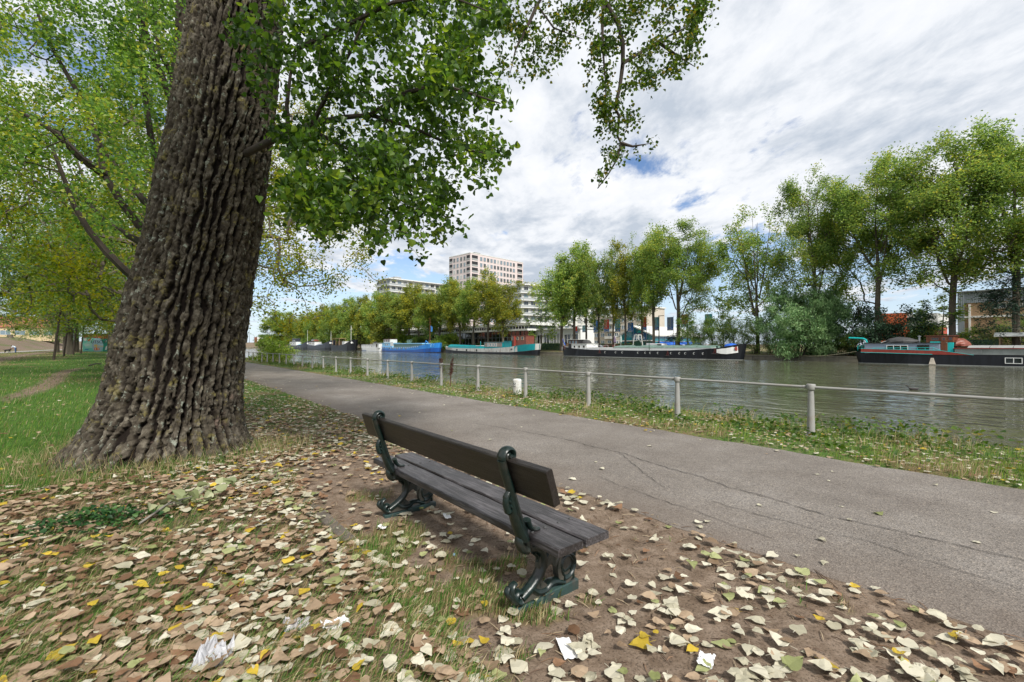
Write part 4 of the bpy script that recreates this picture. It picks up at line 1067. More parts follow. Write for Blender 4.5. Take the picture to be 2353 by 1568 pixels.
# ================================================================= railing
RAILP = pbr('weathered_pale_grey_paint', (.29, .285, .265), .6, .12, 5, col2=(.27, .235, .20), bump=.001)
railing = empty('railing', W(2.775, 8.51, .02), RZ, 'long pale grey railing of tapered posts and one pipe rail along the canal', 'railing')
pm_ = MB()
pm_.lathe([(.085, -.05), (.085, .012), (.061, .014), (.060, .03), (.0425, .745), (.060, .755), (.066, .765), (.066, .838), (.060, .848), (.0, .850)], 18)
post_me = pm_.mesh('post', RAILP, True)
rl = MB(); rl.tube([(0.06, 0, 0), (1.2, 0, .0), (2.35, 0, 0)], .0235, 10, 0, False)
rl.tube([(2.30, 0, 0), (2.345, 0, 0)], .030, 10, 0, True)
rail_me = rl.mesh('rail', RAILP, True)
rr_ = random.Random(3)
for k in range(-4, 38):
    po = link('post', post_me, railing, (-2.41 * k, rr_.uniform(-.008, .008), rr_.uniform(-.012, .006)))
    po.rotation_euler = (rr_.uniform(-.012, .012), rr_.uniform(-.012, .012), 0)
    link('rail', rail_me, railing, (-2.41 * k, 0, .80), 0)
# ================================================================= mooring bollard with its number
def text_mesh(name, body, size, mat, ext=.003, sx_=1.0):
    cu = bpy.data.curves.new(name, 'FONT'); cu.body = body; cu.size = size; cu.extrude = ext; cu.align_x = 'CENTER'; cu.align_y = 'CENTER'; cu.resolution_u = 3
    o = bpy.data.objects.new(name, cu); COL.objects.link(o)
    bpy.context.view_layer.update()
    me = bpy.data.meshes.new_from_object(o.evaluated_get(bpy.context.evaluated_depsgraph_get()))
    bpy.data.objects.remove(o); bpy.data.curves.remove(cu)
    me.materials.clear(); me.materials.append(mat)
    if sx_ != 1: me.transform(Matrix.Diagonal((sx_, 1, 1, 1)))
    return me
BLK = pbr('black_lettering', (.02, .02, .022), .6, .2, 20)
WHT = pbr('white_lettering', (.78, .78, .78), .6, .03, 20)
bz = gnd(1188.5, 907, 0.0)
bol = empty('mooring_bollard', bz, 0, 'short white mooring bollard with black number beside a railing post', 'bollard')
mb = MB(); mb.lathe([(.14, -.1), (.135, .05), (.128, .38), (.132, .42), (.128, .455), (.10, .482), (.0, .492)], 24); mb.build('body', pbr('chipped_white_paint', (.66, .66, .63), .55, .08, 6, col2=(.38, .33, .27)), bol, smooth=True)
tm_ = text_mesh('number', '23', .15, BLK, .004)
# wrap the digits round the drum, reading sideways
for v_ in tm_.vertices:
    x, y, z = v_.co; a = math.radians(-138) + y / .131; rad = .1295 + z
    v_.co = (math.cos(a) * rad, math.sin(a) * rad, .30 - x)
link('number', tm_, bol)
# ================================================================= lamp post behind the trunk
lp = gnd(553, 871); lamp = empty('lamp_post', lp, 0, 'grey metal lamp post on a concrete footing half hidden behind the big trunk', 'lamp post')
mb = MB(); mb.lathe([(.085, .1), (.083, 1.2), (.06, 1.25), (.045, 4.6), (.045, 4.7)], 14); mb.build('pole', pbr('blue_grey_pole_paint', (.18, .22, .24), .5, .1, 3), lamp, smooth=True)
mb = MB(); mb.box(-.2, .2, -.2, .2, -.1, .1); mb.build('footing', M['concrete'], lamp, bevel=.02)
mb = MB(); mb.lathe([(.05, 4.68), (.2, 4.72), (.22, 4.8), (.12, 4.95), (0, 5.0)], 14); mb.build('lamp_head', M['metal'], lamp, smooth=True)
# ================================================================= plants beside path and canal
def stalk_plant(name, loc, H, n, label, mat, seed, group=None):
    q = random.Random(seed); e = empty(name, loc, 0, label, 'plant', group)
    mb = MB(); sd = []
    for i in range(n):
        a = q.uniform(0, 6.28); lean = q.uniform(.02, .14); h = H * q.uniform(.7, 1)
        pts = [Vector((math.cos(a) * lean * h * u ** 1.4, math.sin(a) * lean * h * u ** 1.4, h * u)) for u in np.linspace(0, 1, 6)]
        mb.tube(pts, [.009 - .007 * u for u in np.linspace(0, 1, 6)], 5)
        for k in range(9):
            u = q.uniform(.45, .98); p = pts[0].lerp(pts[-1], u); b2 = q.uniform(0, 6.28)
            tip = p + Vector((math.cos(b2) * .09, math.sin(b2) * .09, q.uniform(.05, .2))) * (1.3 - u)
            mb.tube([p, (p + tip) / 2 + Vector((0, 0, -.01)), tip], [.004, .003, .002], 4)
            for z in range(14): sd.append(p.lerp(tip, q.uniform(.2, 1)) + Vector([q.gauss(0, .012) for _ in range(3)]))
    mb.build('stem', mat, e, smooth=True)
    v, f = leaves_quad(np.array([tuple(p) for p in sd]), np.full(len(sd), .028), np.random.default_rng(seed), .2, .2, .8)
    link('seed_head', mesh_np('seed_head', v, [(f, 0)], mat), e)
DOCK = pbr('dry_red_brown_stalk', (.085, .028, .016), .9, .35, 20)
for i, (px, zz) in enumerate(((1016, 16.9), (1035, 16.2))):
    p = at(px, 795, zz); stalk_plant('dock_plant', (p.x, p.y, 0), 1.35 - .15 * i, 4 + i, 'dead red brown dock stalks, the %s of two beside the railing' % ('taller left one' if not i else 'shorter right one'), DOCK, i + 3, 'dead dock stalks')
g = np.random.default_rng(41)
# low nettle patch in the near left grass
c = gnd(225, 1212); n = 900
a = g.normal(size=(n, 2)) * np.array((.30, .17)); hgt = g.uniform(.02, .17, n) * np.exp(-(a[:, 0] / .5) ** 2 - (a[:, 1] / .3) ** 2)
pos = np.stack((a[:, 0], a[:, 1], hgt), -1); e = empty('nettle_patch', (c.x, c.y, gz(*ST(c.x, c.y))), .3, 'low dark green nettle patch among fallen leaves left of the bench', 'plant')
v, f = leaves_heart(pos, g.uniform(.022, .045, n), g, 1.0, .2); link('leaves', mesh_np('nettle_leaves', v, [(f, 0)], leafmat('nettle_leaf', [(0, (.012, .05, .012)), (.6, (.03, .10, .022)), (1, (.07, .16, .03))], .25)), e)
mb = MB()
for i in range(70): p = pos[i]; mb.tube([(p[0], p[1], -.03), (p[0] * 1.05, p[1] * 1.05, p[2])], .002, 3)
mb.build('stem', M['barkdark'], e)
# fallen twig with wilted leaves
a, b = gnd(330, 1206, .05), gnd(522, 1113, .05); e = empty('fallen_twig', a, 0, 'broken grey twig with wilted pale green leaves lying in the grass', 'twig')
mb = MB(); d = b - a; q = random.Random(4)
pts = [d * u + Vector((q.uniform(-.02, .02), q.uniform(-.02, .02), .02 + .05 * math.sin(u * 5))) for u in np.linspace(0, 1, 9)]
mb.tube(pts, [.009 - .006 * u for u in np.linspace(0, 1, 9)], 6)
for k in (2, 4, 5, 7): mb.tube([pts[k], pts[k] + Vector((q.uniform(-.2, .1), q.uniform(.05, .2), .05)), pts[k] + Vector((q.uniform(-.3, .1), q.uniform(.1, .35), .02))], [.005, .003, .002], 5)
mb.build('stem', pbr('grey_twig_bark', (.22, .20, .17), .9, .2, 20), e, smooth=True)
ps_ = np.array([tuple(pts[q.randrange(2, 9)] + Vector((q.gauss(0, .10), q.gauss(0, .10), q.uniform(0, .06)))) for _ in range(42)])
v, f = leaves_heart(ps_, g.uniform(.07, .12, 42), g, .6, .3); link('leaves', mesh_np('wilted_leaves', v, [(f, 0)], leafmat('wilted_leaf', [(0, (.13, .16, .06)), (.5, (.22, .25, .12)), (1, (.33, .34, .2))], .2)), e)
# ================================================================= litter
def crumple(name, px, py, w, h, label, mat, seed, amp=.35, lift=.02, cat='litter', res=14, rz=None):
    q = np.random.default_rng(seed); p = gnd(px, py)
    x, y = np.meshgrid(np.linspace(-.5, .5, res), np.linspace(-.5, .5, res))
    n1 = fbm(x * 4 + seed, y * 4, x * 0, 3, seed); n2 = fbm(x * 3, y * 3 + seed, x * 0 + 4, 3, seed + 1)
    X = (x + amp * .5 * n2) * w; Y = (y + amp * .4 * n1) * h; Z_ = (np.abs(n1) * amp * 1.4 + .5 * amp * (n2 + .5)) * min(w, h) * .9
    Z_ = Z_ - Z_.min() + .004
    v = np.stack((X, Y, Z_), -1).reshape(-1, 3); i_ = np.arange(res * res).reshape(res, res)
    f = np.stack((i_[:-1, :-1], i_[:-1, 1:], i_[1:, 1:], i_[1:, :-1]), -1).reshape(-1, 4)
    o = link(name, mesh_np(name, v, [(f, 0)], mat, False), None, (p.x, p.y, gz(*ST(p.x, p.y)) + lift), q.uniform(0, 6.28) if rz is None else rz)
    return tag(o, label, cat)
PLAST = leafmat('thin_white_plastic', [(0, (.62, .62, .64)), (1, (.70, .70, .72))], .35, .25, .6)
PAPER = pbr('white_paper', (.72, .72, .71), .8, .05, 10)
crumple('plastic_bag', 682, 1452, .13, .10, 'crumpled greyish clear plastic bag on the grass near the bottom', pbr('grey_plastic_film', (.45, .43, .44), .3, .2, 25), 3, .5, .02)
crumple('paper_tissue', 775, 1450, .085, .12, 'white twisted tissue on the ground right of the clear plastic bag', PAPER, 8, .5, .02)
crumple('plastic_wrapper', 497, 1535, .13, .13, 'shredded shiny white plastic wrapper at the bottom edge', PLAST, 12, .75, .02, res=22)
crumple('paper_card', 1028, 1190, .055, .11, 'white folded paper card on the soil under the bench', PAPER, 15, .22, .02, rz=.4)
crumple('paper_scrap', 880, 1216, .09, .05, 'pale torn paper scrap on the soil behind the bench seat', PAPER, 22, .25, .012)
crumple('paper_scrap', 1302, 1488, .16, .07, 'small flat white printed paper scrap near the lower right leaves', PAPER, 21, .14, .012)
crumple('paper_scrap', 1620, 1520, .10, .07, 'torn white paper scrap in the leaf drift at bottom right', PAPER, 25, .2, .02)
p = gnd(1045, 1270); mb = MB(); mb.lathe([(.014, 0), (.0145, .006), (.012, .009), (0, .009)], 14)
tag(mb.build('bottle_cap', pbr('pale_blue_plastic', (.25, .45, .6), .4, .05), None, (p.x, p.y, gz(*ST(p.x, p.y)) + .005), smooth=True), 'pale blue bottle cap on the bare soil behind the bench', 'bottle cap')
crumple('plastic_shard', 1734, 1321, .045, .025, 'small black plastic shard on the soil near the path edge', M['rubber'], 31, .4, .008)
# ================================================================= far bank: quay, trees, shrubs
TQ = 82.3
mb = MB()
mb.box(-431, 70, 0, .6, -1.6, -.27); mb.box(-431, 70, -.06, .7, -.27, -.10)
for k in range(-84, 14): mb.box(k * 5.1 - .03, k * 5.1 + .03, -.012, .02, -1.2, -.28, 1)
tag(mb.build('quay_wall', [M['quay'], M['dark']], None, W(0, TQ, 0), RZ), 'low stained concrete quay wall along the far bank', 'quay wall')
mb = MB(); mb.box(-.5, .5, 0, 74, -1.6, .1); mb.box(-.55, .55, 0, 74, .1, .3)
tag(mb.build('quay_wall', M['quay'], None, W(431.4, 8.8, 0), RZ), 'distant brown quay wall closing the far end of the canal', 'quay wall')

for k, (sd, lf) in enumerate((('a', 'lf_far'), ('b', 'lf_far'), ('c', 'lf_far'))):
    tree_data('near_' + sd, 27, 17.3, (5.7, 5.7, 10.0), 460, 54, 40000, .27, lf, seed=21 + k, trunk_r=.28, bole=.3, spread=.42, forks=5, up=.55, hollow=.25, pear=.15, step=1.1, cspread=.24, tip=.014)
for k, sd in enumerate('abcd'):
    tree_data('mid_' + sd, 27, 17.2, (5.0, 5.0, 9.9), 330, 40, 14000, .44, 'lf_far', seed=31 + k, trunk_r=.30, bole=.3, spread=.5, forks=4, up=.5, hollow=.2, pear=.08, step=1.3, cspread=.27, tip=.014)
    leaf_variant('mid_y' + sd, 'mid_' + sd, 'lf_fary')
tree_data('open_a', 27, 17.4, (5.6, 5.6, 9.8), 330, 40, 12000, .36, 'lf_far', seed=51, trunk_r=.28, bole=.2, spread=.45, forks=5, up=.5, hollow=.15, step=1.2, cspread=.22, tip=.016)
tree_data('sapling', 9, 5.6, (1.5, 1.5, 3.4), 90, 14, 1500, .26, 'lf_far', seed=61, trunk_r=.07, bole=.3, spread=.2, forks=0, up=.3, pear=.45, step=.6, tip=.005)
for k, sd in enumerate('ab'):
    tree_data('dense_' + sd, 26, 13.5, (6.0, 6.0, 11.5), 260, 34, 11000, .60, 'lf_far', seed=71 + k, trunk_r=.34, bole=.15, spread=.6, forks=4, up=.45, hollow=.25, step=1.4, cspread=.3)
    leaf_variant('dense_y' + sd, 'dense_' + sd, 'lf_fary')
tr_ = random.Random(17)
def far_tree(px, ytop, hw, key, label, t=86.0, group='poplars along the far bank', Hn=27.0, Rn=5.6, yb=None, name='poplar_tree', cat='tree'):
    s = sx(px, t); Z = zt(px, t); H = hz(px, ytop, t) - .3
    sxy = 1.12 * hw * Z / FPX / Rn
    return place_tree(name, key, W(s, t, gz(s, t) - .1), tr_.uniform(0, 6.28), (sxy, sxy, H / Hn), label, cat, group)
far_tree(2336, 268, 120, 'near_a', 'tall dark green poplar cut off by the right edge of the photo', t=87)
far_tree(2190, 308, 112, 'near_b', 'poplar with widely forked limbs rising behind the brown wheelhouse')
far_tree(2017, 352, 96, 'near_c', 'poplar with bare pale lower trunk rising out of the dark shrub')
far_tree(1876, 396, 74, 'near_b', 'poplar whose trunk stands in the pale willow bush')
far_tree(1741, 456, 70, 'open_a', 'olive green poplar standing alone left of the willow bush')
for (px, yt, hw, key, lab) in (
    (1558, 510, 74, 'near_c', 'tall yellow green poplar nearest the bow of the black barge'),
    (1502, 528, 44, 'mid_a', 'green poplar between the light blue flag and the tall red flag'),
    (1475, 528, 36, 'open_a', 'thin leafed poplar in front of the car wash gable'),
    (1437, 548, 34, 'mid_yb', 'olive poplar just left of the car wash gable'),
    (1409, 546, 36, 'open_a', 'forked poplar with sparse top behind the middle of the black barge'),
    (1376, 552, 34, 'mid_c', 'narrow poplar beside the dark blue flag'),
    (1347, 560, 34, 'mid_d', 'dark green poplar behind the white cabin of the black barge'),
    (1320, 566, 42, 'mid_a', 'dense green poplar behind the black barge wheelhouse'),
    (1290, 586, 50, 'mid_b', 'broad leaning poplar at the stern of the black barge'),
    (1156, 626, 38, 'mid_yc', 'yellowing poplar in front of the right side of the pink tower'),
    (1122, 618, 36, 'mid_yd', 'yellow green poplar covering the middle of the pink tower'),
    (1088, 644, 36, 'mid_a', 'green poplar below the left corner of the pink tower'),
    (1057, 640, 34, 'mid_yb', 'pale green poplar left of the pink tower')):
    if key.startswith('mid_') and key[4] != 'y' and px > 1400: pass
    far_tree(px, yt, hw, key, lab, Rn=5.6 if key.startswith(('near', 'open')) else 5.0)
row = [(1034, 646, 30), (1010, 656, 30), (986, 660, 28), (962, 654, 30), (940, 662, 27), (920, 668, 26), (900, 676, 26), (882, 672, 24), (865, 678, 23), (848, 684, 22), (832, 685, 21), (815, 688, 21), (800, 690, 20), (785, 694, 20), (770, 700, 19), (757, 702, 18), (744, 708, 18), (732, 712, 17), (720, 718, 16), (708, 722, 15), (696, 727, 15), (684, 732, 14), (672, 733, 13)]
for k, (px, yt, hw) in enumerate(row):
    yel = k % 3 == 1 or k in (3, 4, 9, 10)
    key = ('mid_' if k < 6 else 'dense_') + ('y' if yel else '') + 'abcdab'[k % (4 if k < 6 else 2)]
    lab = ('yellow tinged poplar crown in the dense tree row behind the blue barge' if yel else 'green poplar crown in the dense tree row behind the blue barge') if px > 850 else ('yellow tinged poplar in the distant row behind the dark moored barges' if yel else 'green poplar in the distant row behind the dark moored barges')
    far_tree(px, yt + tr_.uniform(-3, 3), hw * 1.2, key, lab, t=86 + tr_.uniform(-1.5, 3), group=lab.split(' crown')[0] + ' group', Hn=27 if k < 6 else 25, Rn=5.0 if k < 6 else 6.0)
far_tree(648, 718, 38, 'dense_a', 'broad green tree at the left end of the far bank row', group=None, Hn=25, Rn=6)
far_tree(664, 724, 24, 'dense_b', 'smaller green tree just right of the broad end tree', group=None, Hn=25, Rn=6, t=89)
far_tree(1662, 648, 26, 'sapling', 'small conical young tree with thin crown against the sky', t=92, group=None, Hn=9, Rn=1.5, name='young_tree')
far_tree(1580, 700, 22, 'sapling', 'thin young tree in front of the orange red flag', t=85, group=None, Hn=9, Rn=1.5, name='young_tree')
far_tree(1243, 694, 30, 'sapling', 'small yellow green tree on the lawn between the turquoise and black barges', t=85.5, group=None, Hn=9, Rn=1.6, name='young_tree')
far_tree(2166, 672, 52, 'sapling', 'young open tree beside the trunk behind the brown wheelhouse', t=88, group=None, Hn=9, Rn=1.7, name='young_tree')
tree_data('conifer', 13, 6.8, (3.2, 3.2, 6.2), 240, 40, 5200, .36, 'lf_con', seed=81, trunk_r=.16, bole=.1, spread=.25, forks=0, up=-.1, pear=.45, step=.8, asp=.3, droop=.8, tip=.01)
far_tree(2338, 612, 66, 'conifer', 'dark blue green conifer at the right edge above the gazebo', t=85, group=None, Hn=13, Rn=3.2, name='conifer_tree')
far_tree(1552, 766, 22, 'conifer', 'small dark conifer beside the blue awning of the car wash', t=88, group=None, Hn=13, Rn=3.2, name='conifer_tree')
far_tree(828, 752, 12, 'conifer', 'dark conical tree behind the middle dark barge', t=85, group=None, Hn=13, Rn=3.2, name='conifer_tree')
far_tree(617, 776, 7, 'conifer', 'small dark conical tree on the brown end bank', t=70, group=None, Hn=13, Rn=3.2, name='conifer_tree')
# shrubs
bush_data('willow', 10, (5.2, 4.2), 9, 620, 26000, .38, 'lf_wil', 91, .28, .3, 1.6, .25, .12, 26, .5, cspread=.3)
bush_data('darkshrub', 6, (5.4, 4.0), 9, 480, 16000, .26, 'lf_dark', 92, .24, .5, .3, .2, 0, 24, .5)
bush_data('tallshrub', 6, (2.6, 2.4), 8, 260, 7500, .22, 'lf_bush', 93, .22, .35, .5, .5, 0, 16, .55)
bush_data('roundshrub', 3, (3.0, 2.6), 8, 260, 6500, .26, 'lf_bush', 94, .2, .5, .3, .3, 0, 14, .5)
bush_data('brightshrub', 3, (3.0, 2.6), 8, 260, 6500, .26, 'lf_hedge', 95, .2, .5, .4, .3, 0, 14, .5)
def far_bush(px, yb, ytop, hw, key, label, Hn, Rn, t=85.0, name='shrub', group=None):
    s = sx(px, t); Z = zt(px, t); z0 = gz(s, t) if t > 83 else -.2
    k = hw * Z / FPX / Rn
    return place_tree(name, key, W(s, t, z0), tr_.uniform(0, 6.28), (k, k, (hz(px, ytop, t) - z0) / Hn), label, 'shrub', group, ('stems', 'leaves'))
far_bush(1832, 828, 646, 92, 'willow', 'big pale green willow bush hanging over the far quay wall', 10, 5.2, 82.9, 'willow_bush')
far_bush(1885, 828, 672, 60, 'willow', 'darker right half of the willow clump around a poplar trunk', 10, 5.2, 84.5, 'willow_bush')
far_bush(2010, 800, 706, 98, 'darkshrub', 'wide dark glossy shrub behind the turquoise davit', 6, 5.4, 86)
far_bush(2085, 800, 742, 52, 'tallshrub', 'loose green shrub in front of the red clad building', 6, 2.6, 87)
far_bush(1945, 812, 770, 40, 'roundshrub', 'low yellow green shrub on the quay right of the willow', 3, 3.0, 84.3)
for px, yt, hw, lab in ((1606, 745, 32, 'bushy light green shrub behind the bow rail of the black barge'), (1642, 730, 34, 'feathery green shrub in front of the cyan flag'), (1690, 732, 36, 'tall feathery shrub between the sapling and the lone poplar'), (1735, 735, 36, 'tall shrub around the foot of the lone olive poplar'), (1772, 745, 26, 'narrow shrub touching the left side of the willow')):
    far_bush(px, 800, yt, hw, 'tallshrub', lab, 6, 2.6, 85.5 + tr_.uniform(-.6, 1.5))
far_bush(2250, 800, 752, 46, 'tallshrub', 'yellow green shrub in front of the tan brick building', 6, 2.6, 90)
far_bush(2330, 800, 728, 50, 'tallshrub', 'large loose shrub at the right edge behind the gazebo', 6, 2.6, 91)
for px, yt, hw, key, lab in ((1030, 768, 30, 'brightshrub', 'bright green round shrub at the left end of the turquoise barge'), (1006, 775, 20, 'roundshrub', 'green shrub behind the bow of the blue barge'), (960, 774, 24, 'roundshrub', 'green shrub behind the hatch of the blue barge'), (925, 770, 26, 'brightshrub', 'bright leafy shrub behind the cabin of the blue barge'), (893, 778, 18, 'roundshrub', 'brownish green shrub above the white boat cabin'), (862, 772, 18, 'roundshrub', 'dark round shrub left of the white boat cabin'), (820, 766, 24, 'roundshrub', 'round shrub behind the small black mast'), (792, 770, 20, 'roundshrub', 'shrub behind the third dark barge'), (766, 774, 18, 'roundshrub', 'shrub between the second and third dark barges'), (738, 776, 18, 'roundshrub', 'shrub behind the bow of the second dark barge'), (708, 768, 14, 'roundshrub', 'dark green shrub behind the second dark barge wheelhouse'), (690, 772, 12, 'roundshrub', 'small shrub behind the first dark barge')):
    far_bush(px, 800, yt, hw, key, lab, 3, 3.0, 85.3)
def hedge(x0, x1, ytop, t, label, depth=1.2):
    a, b = sx(x0, t), sx(x1, t); L_ = abs(a - b); z1 = hz((x0 + x1) / 2, ytop, t); z0 = gz((a + b) / 2, t)
    q = np.random.default_rng(int(x0)); n = int(L_ * (z1 - z0) * 130) + 300
    e = empty('hedge', W((a + b) / 2, t, z0), RZ, label, 'hedge')
    p = np.stack((q.uniform(-L_ / 2, L_ / 2, n), q.uniform(-depth / 2, depth / 2, n), q.uniform(0, z1 - z0, n) ** 1), -1)
    v, f = leaves_quad(p, q.uniform(.12, .24, n), q, .3, .2); link('leaves', mesh_np('hedge_leaves', v, [(f, 0)], M['lf_bush']), e)
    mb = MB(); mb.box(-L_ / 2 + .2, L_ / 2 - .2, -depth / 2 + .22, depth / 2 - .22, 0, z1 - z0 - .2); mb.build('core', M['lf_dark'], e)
hedge(2196, 2300, 777, 85.2, 'clipped green hedge behind the hold of the right houseboat')
hedge(2100, 2196, 768, 88.5, 'leafy green hedge below the red clad building')
hedge(1095, 1212, 789, 93.5, 'low clipped hedge along the glass pavilion')
hedge(1245, 1290, 788, 88.5, 'short clipped hedge on the lawn between two barges')
hedge(1330, 1470, 789, 90.5, 'long low hedge in front of the car park')

# ================================================================= boats
def boat(name, x0, x1, tf, beam, label, cat='barge', group=None):
    """moored along the quay; local x to the right, y away, z from the water. returns (empty, U, Zf)"""
    sl_, sr_ = sx(x0, tf), sx(x1, tf); sc = (sl_ + sr_) / 2
    e = empty(name, W(sc, tf + beam / 2, WL), RZ, label, cat, group)
    U = lambda px: sc - sx(px, tf)
    H = lambda px, py: hz(px, py, tf) - WL
    return e, U, H, abs(sl_ - sr_)
def hull(e, L_, beam, top, bands, mats, deck=0, bow=(6, 6), rake=(.6, .6), n=44, name='hull', bul=.18):
    """top(u in 0..1)->height; bands: list of fn(u)->height between materials, from below the water up"""
    mb = MB(); prev = None; xs = .5 - .5 * np.cos(np.linspace(0, math.pi, n))
    rings = []
    for u in xs:
        q = 2 * u - 1; p = bow[1] if q > 0 else bow[0]
        hb = max(.02, (1 - abs(q) ** p) ** .5) * beam / 2
        rk = rake[1] if q > 0 else -rake[0]
        zt_ = top(u); lv = [-.8] + [min(b(u), zt_ - .02 * (len(bands) - i)) for i, b in enumerate(bands)] + [zt_]
        side = []
        for z in lv:
            fl = .86 + .14 * max(0, min(1, (z + .8) / (zt_ + .8))) if abs(q) > .7 else 1
            side.append((-L_ / 2 + L_ * u + rk * (abs(q) ** 8) * (z / max(zt_, .1)), hb * fl, z))
        rings.append(side)
    k = len(rings[0])
    for i in range(n - 1):
        for j in range(k - 1):
            a, b, c, d = rings[i][j], rings[i + 1][j], rings[i + 1][j + 1], rings[i][j + 1]
            mb.add([(a[0], -a[1], a[2]), (b[0], -b[1], b[2]), (c[0], -c[1], c[2]), (d[0], -d[1], d[2])], [(0, 1, 2, 3)], j)
            mb.add([a, b, c, d], [(3, 2, 1, 0)], j)
        a, b = rings[i][-1], rings[i + 1][-1]
        ia, ib = a[1] * .93, b[1] * .93
        mb.add([(a[0], -ia, a[2] - bul), (b[0], -ib, b[2] - bul), (b[0], ib, b[2] - bul), (a[0], ia, a[2] - bul)], [(0, 1, 2, 3)], len(mats) - 1)
        for sg_ in (-1, 1): mb.add([(a[0], sg_ * a[1], a[2]), (b[0], sg_ * b[1], b[2]), (b[0], sg_ * ib, b[2] - bul), (a[0], sg_ * ia, a[2] - bul)], [(0, 1, 2, 3) if sg_ < 0 else (3, 2, 1, 0)], k - 2)
    return mb.build(name, mats, e)
def lerp_fn(pts):
    xs, ys = zip(*pts); return lambda u: float(np.interp(u, xs, ys))
def cabin(e, x0, x1, y0, y1, z0, z1, mat, name='cabin', roof=None, over=.12, rt=.07):
    mb = MB(); mb.box(x0, x1, y0, y1, z0, z1); o = mb.build(name, mat, e, bevel=.03)
    if roof: r_ = MB(); r_.box(x0 - over, x1 + over, y0 - over, y1 + over, z1 + .003, z1 + rt); r_.build('roof', roof, o, bevel=.02)
    return o
def win(o, x0, x1, y, z0, z1, fr, th=.06, panes=1, glass='darkglass', name='window'):
    w_ = MB(); t = .07
    w_.box(x0, x1, y - th, y + .01, z0, z0 + t); w_.box(x0, x1, y - th, y + .01, z1 - t, z1)
    for k in range(panes + 1):
        xx = x0 + (x1 - x0 - t) * k / panes; w_.box(xx, xx + t, y - th + .002, y + .01, z0 + t, z1 - t)
    f_ = w_.build(name, fr, o)
    g_ = MB(); g_.box(x0 + .03, x1 - .03, y - th * .45, y + .005, z0 + .03, z1 - .03); g_.build('pane', M[glass], f_)
    return f_
def rails(e, pts, h, mat, name='deck_rail', r=.022, every=1):
    mb = MB(); mb.tube([(p[0], p[1], p[2] + h) for p in pts], r, 5); mb.tube([(p[0], p[1], p[2] + h * .5) for p in pts], r * .7, 4)
    for p in pts[::every]: mb.tube([p, (p[0], p[1], p[2] + h)], r, 5)
    return mb.build(name, mat, e)
def fender(e, x, y, z0, z1, bar=.55, mat='rubber'):
    mb = MB(); mb.tube([(x - bar * .35, y - .12, z0), (x, y - .03, z1), (x + bar * .35, y - .12, z0)], .018, 4); mb.tube([(x - bar, y - .14, z0), (x + bar, y - .14, z0 - .08)], .09, 6, 1)
    mb.build('fender', [M['rust'], M[mat]], e)
def porthole(o, x, y, z, r=.2):
    mb = MB(); k = 16
    mb.prism([(math.cos(2 * math.pi * i / k) * r, math.sin(2 * math.pi * i / k) * r) for i in range(k)], lambda a, b, d: (x + a, y - d, z + b), -.02, .03)
    f_ = mb.build('porthole', M['white'], o)
    mb = MB(); mb.prism([(math.cos(2 * math.pi * i / k) * r * .8 + .06, math.sin(2 * math.pi * i / k) * r * .82) for i in range(k)], lambda a, b, d: (x + a, y - d, z + b), .0, .036); mb.build('pane', M['dark'], f_)

# --- long black barge
B = 5.0; e, U, H, L_ = boat('barge', 1281, 1692, 75.6, B, 'long black barge with round portholes, white coaming and green hatch covers')
topf = lerp_fn([(0, 2.35), (.04, 2.15), (.12, 1.75), (.25, 1.5), (.55, 1.42), (.8, 1.55), (.92, 2.0), (1, 2.75)])
h_ = hull(e, L_, B, topf, [lambda u: .06], [M['greydeck'], M['black'], M['greydeck']], bow=(9, 8), rake=(.2, .5))
yf = -B / 2
for cx in (665, 792, 872, 1062, 1150, 1210, 1302, 1460, 1562, 1633, 1738, 1846): porthole(h_, U(1263.9 + cx * .19045), yf + .0, .98, .2)
u0, u1 = U(1345), U(1640)
mb = MB(); mb.box(u0, u1, -2.0, 2.0, 1.2, 2.0); mb.build('coaming', M['white'], e, bevel=.03)
hv = MB(); 
for i in range(14):
    a = U(1405) + (U(1632) - U(1405)) * i / 14; b = U(1405) + (U(1632) - U(1405)) * (i + 1) / 14 - .06
    hv.loft([[(x, -2.05, 2.003), (x, -1.2, 2.28 + .04 * (i % 3)), (x, 0, 2.42 + .04 * (i % 3)), (x, 1.2, 2.28 + .04 * (i % 3)), (x, 2.05, 2.003)] for x in (a, (a + b) / 2, b)])
hv.build('hatch_covers', M['hatchgreen'], e)
mb = MB(); mb.box(-.7, .7, -.05, .05, 0, 1.25, 0, Matrix.Translation((U(1455), -.6, 2.2)) @ Matrix.Rotation(.35, 4, 'X') @ Matrix.Rotation(-.25, 4, 'Y')); mb.build('open_hatch', M['darkgreen'], e)
cb = cabin(e, U(1309), U(1344), -1.9, 1.9, 1.5, 2.75, M['white'], roof=M['offwhite'])
for cx in (275, 330, 387): win(cb, U(1263.9 + cx * .19045) - .35, U(1263.9 + cx * .19045) + .35, -1.9, 1.85, 2.5, M['white'])
wh = cabin(e, U(1299), U(1321), -1.5, 1.5, 1.6, 3.75, M['dark'], 'wheelhouse', M['offwhite'], .25)
for i in range(3):
    a = U(1299) + (U(1321) - U(1299)) * i / 3; win(wh, a + .08, a + (U(1321) - U(1299)) / 3 - .08, -1.5, 2.75, 3.6, M['wood'], glass='blueglass')
mb = MB(); mb.loft([[(U(1290) , y, 2.2), (U(1297), y, 2.2), (U(1297), y, 3.1), (U(1294), y, 3.0)] for y in (-1.2, 1.2)]); mb.build('windbreak', M['tanbrick'], e)
mb = MB(); mb.tube([(U(1489.5), -2.2, 1.5), (U(1489.5), -2.2, 5.6)], [.07, .045], 8); mb.build('mast', M['darkgreen'], e)
for cx, cz in ((178, 1.55), (600, .72), (1420, .5), (1990, 1.0)): fender(e, U(1263.9 + cx * .19045), yf, cz, cz + 1.0)
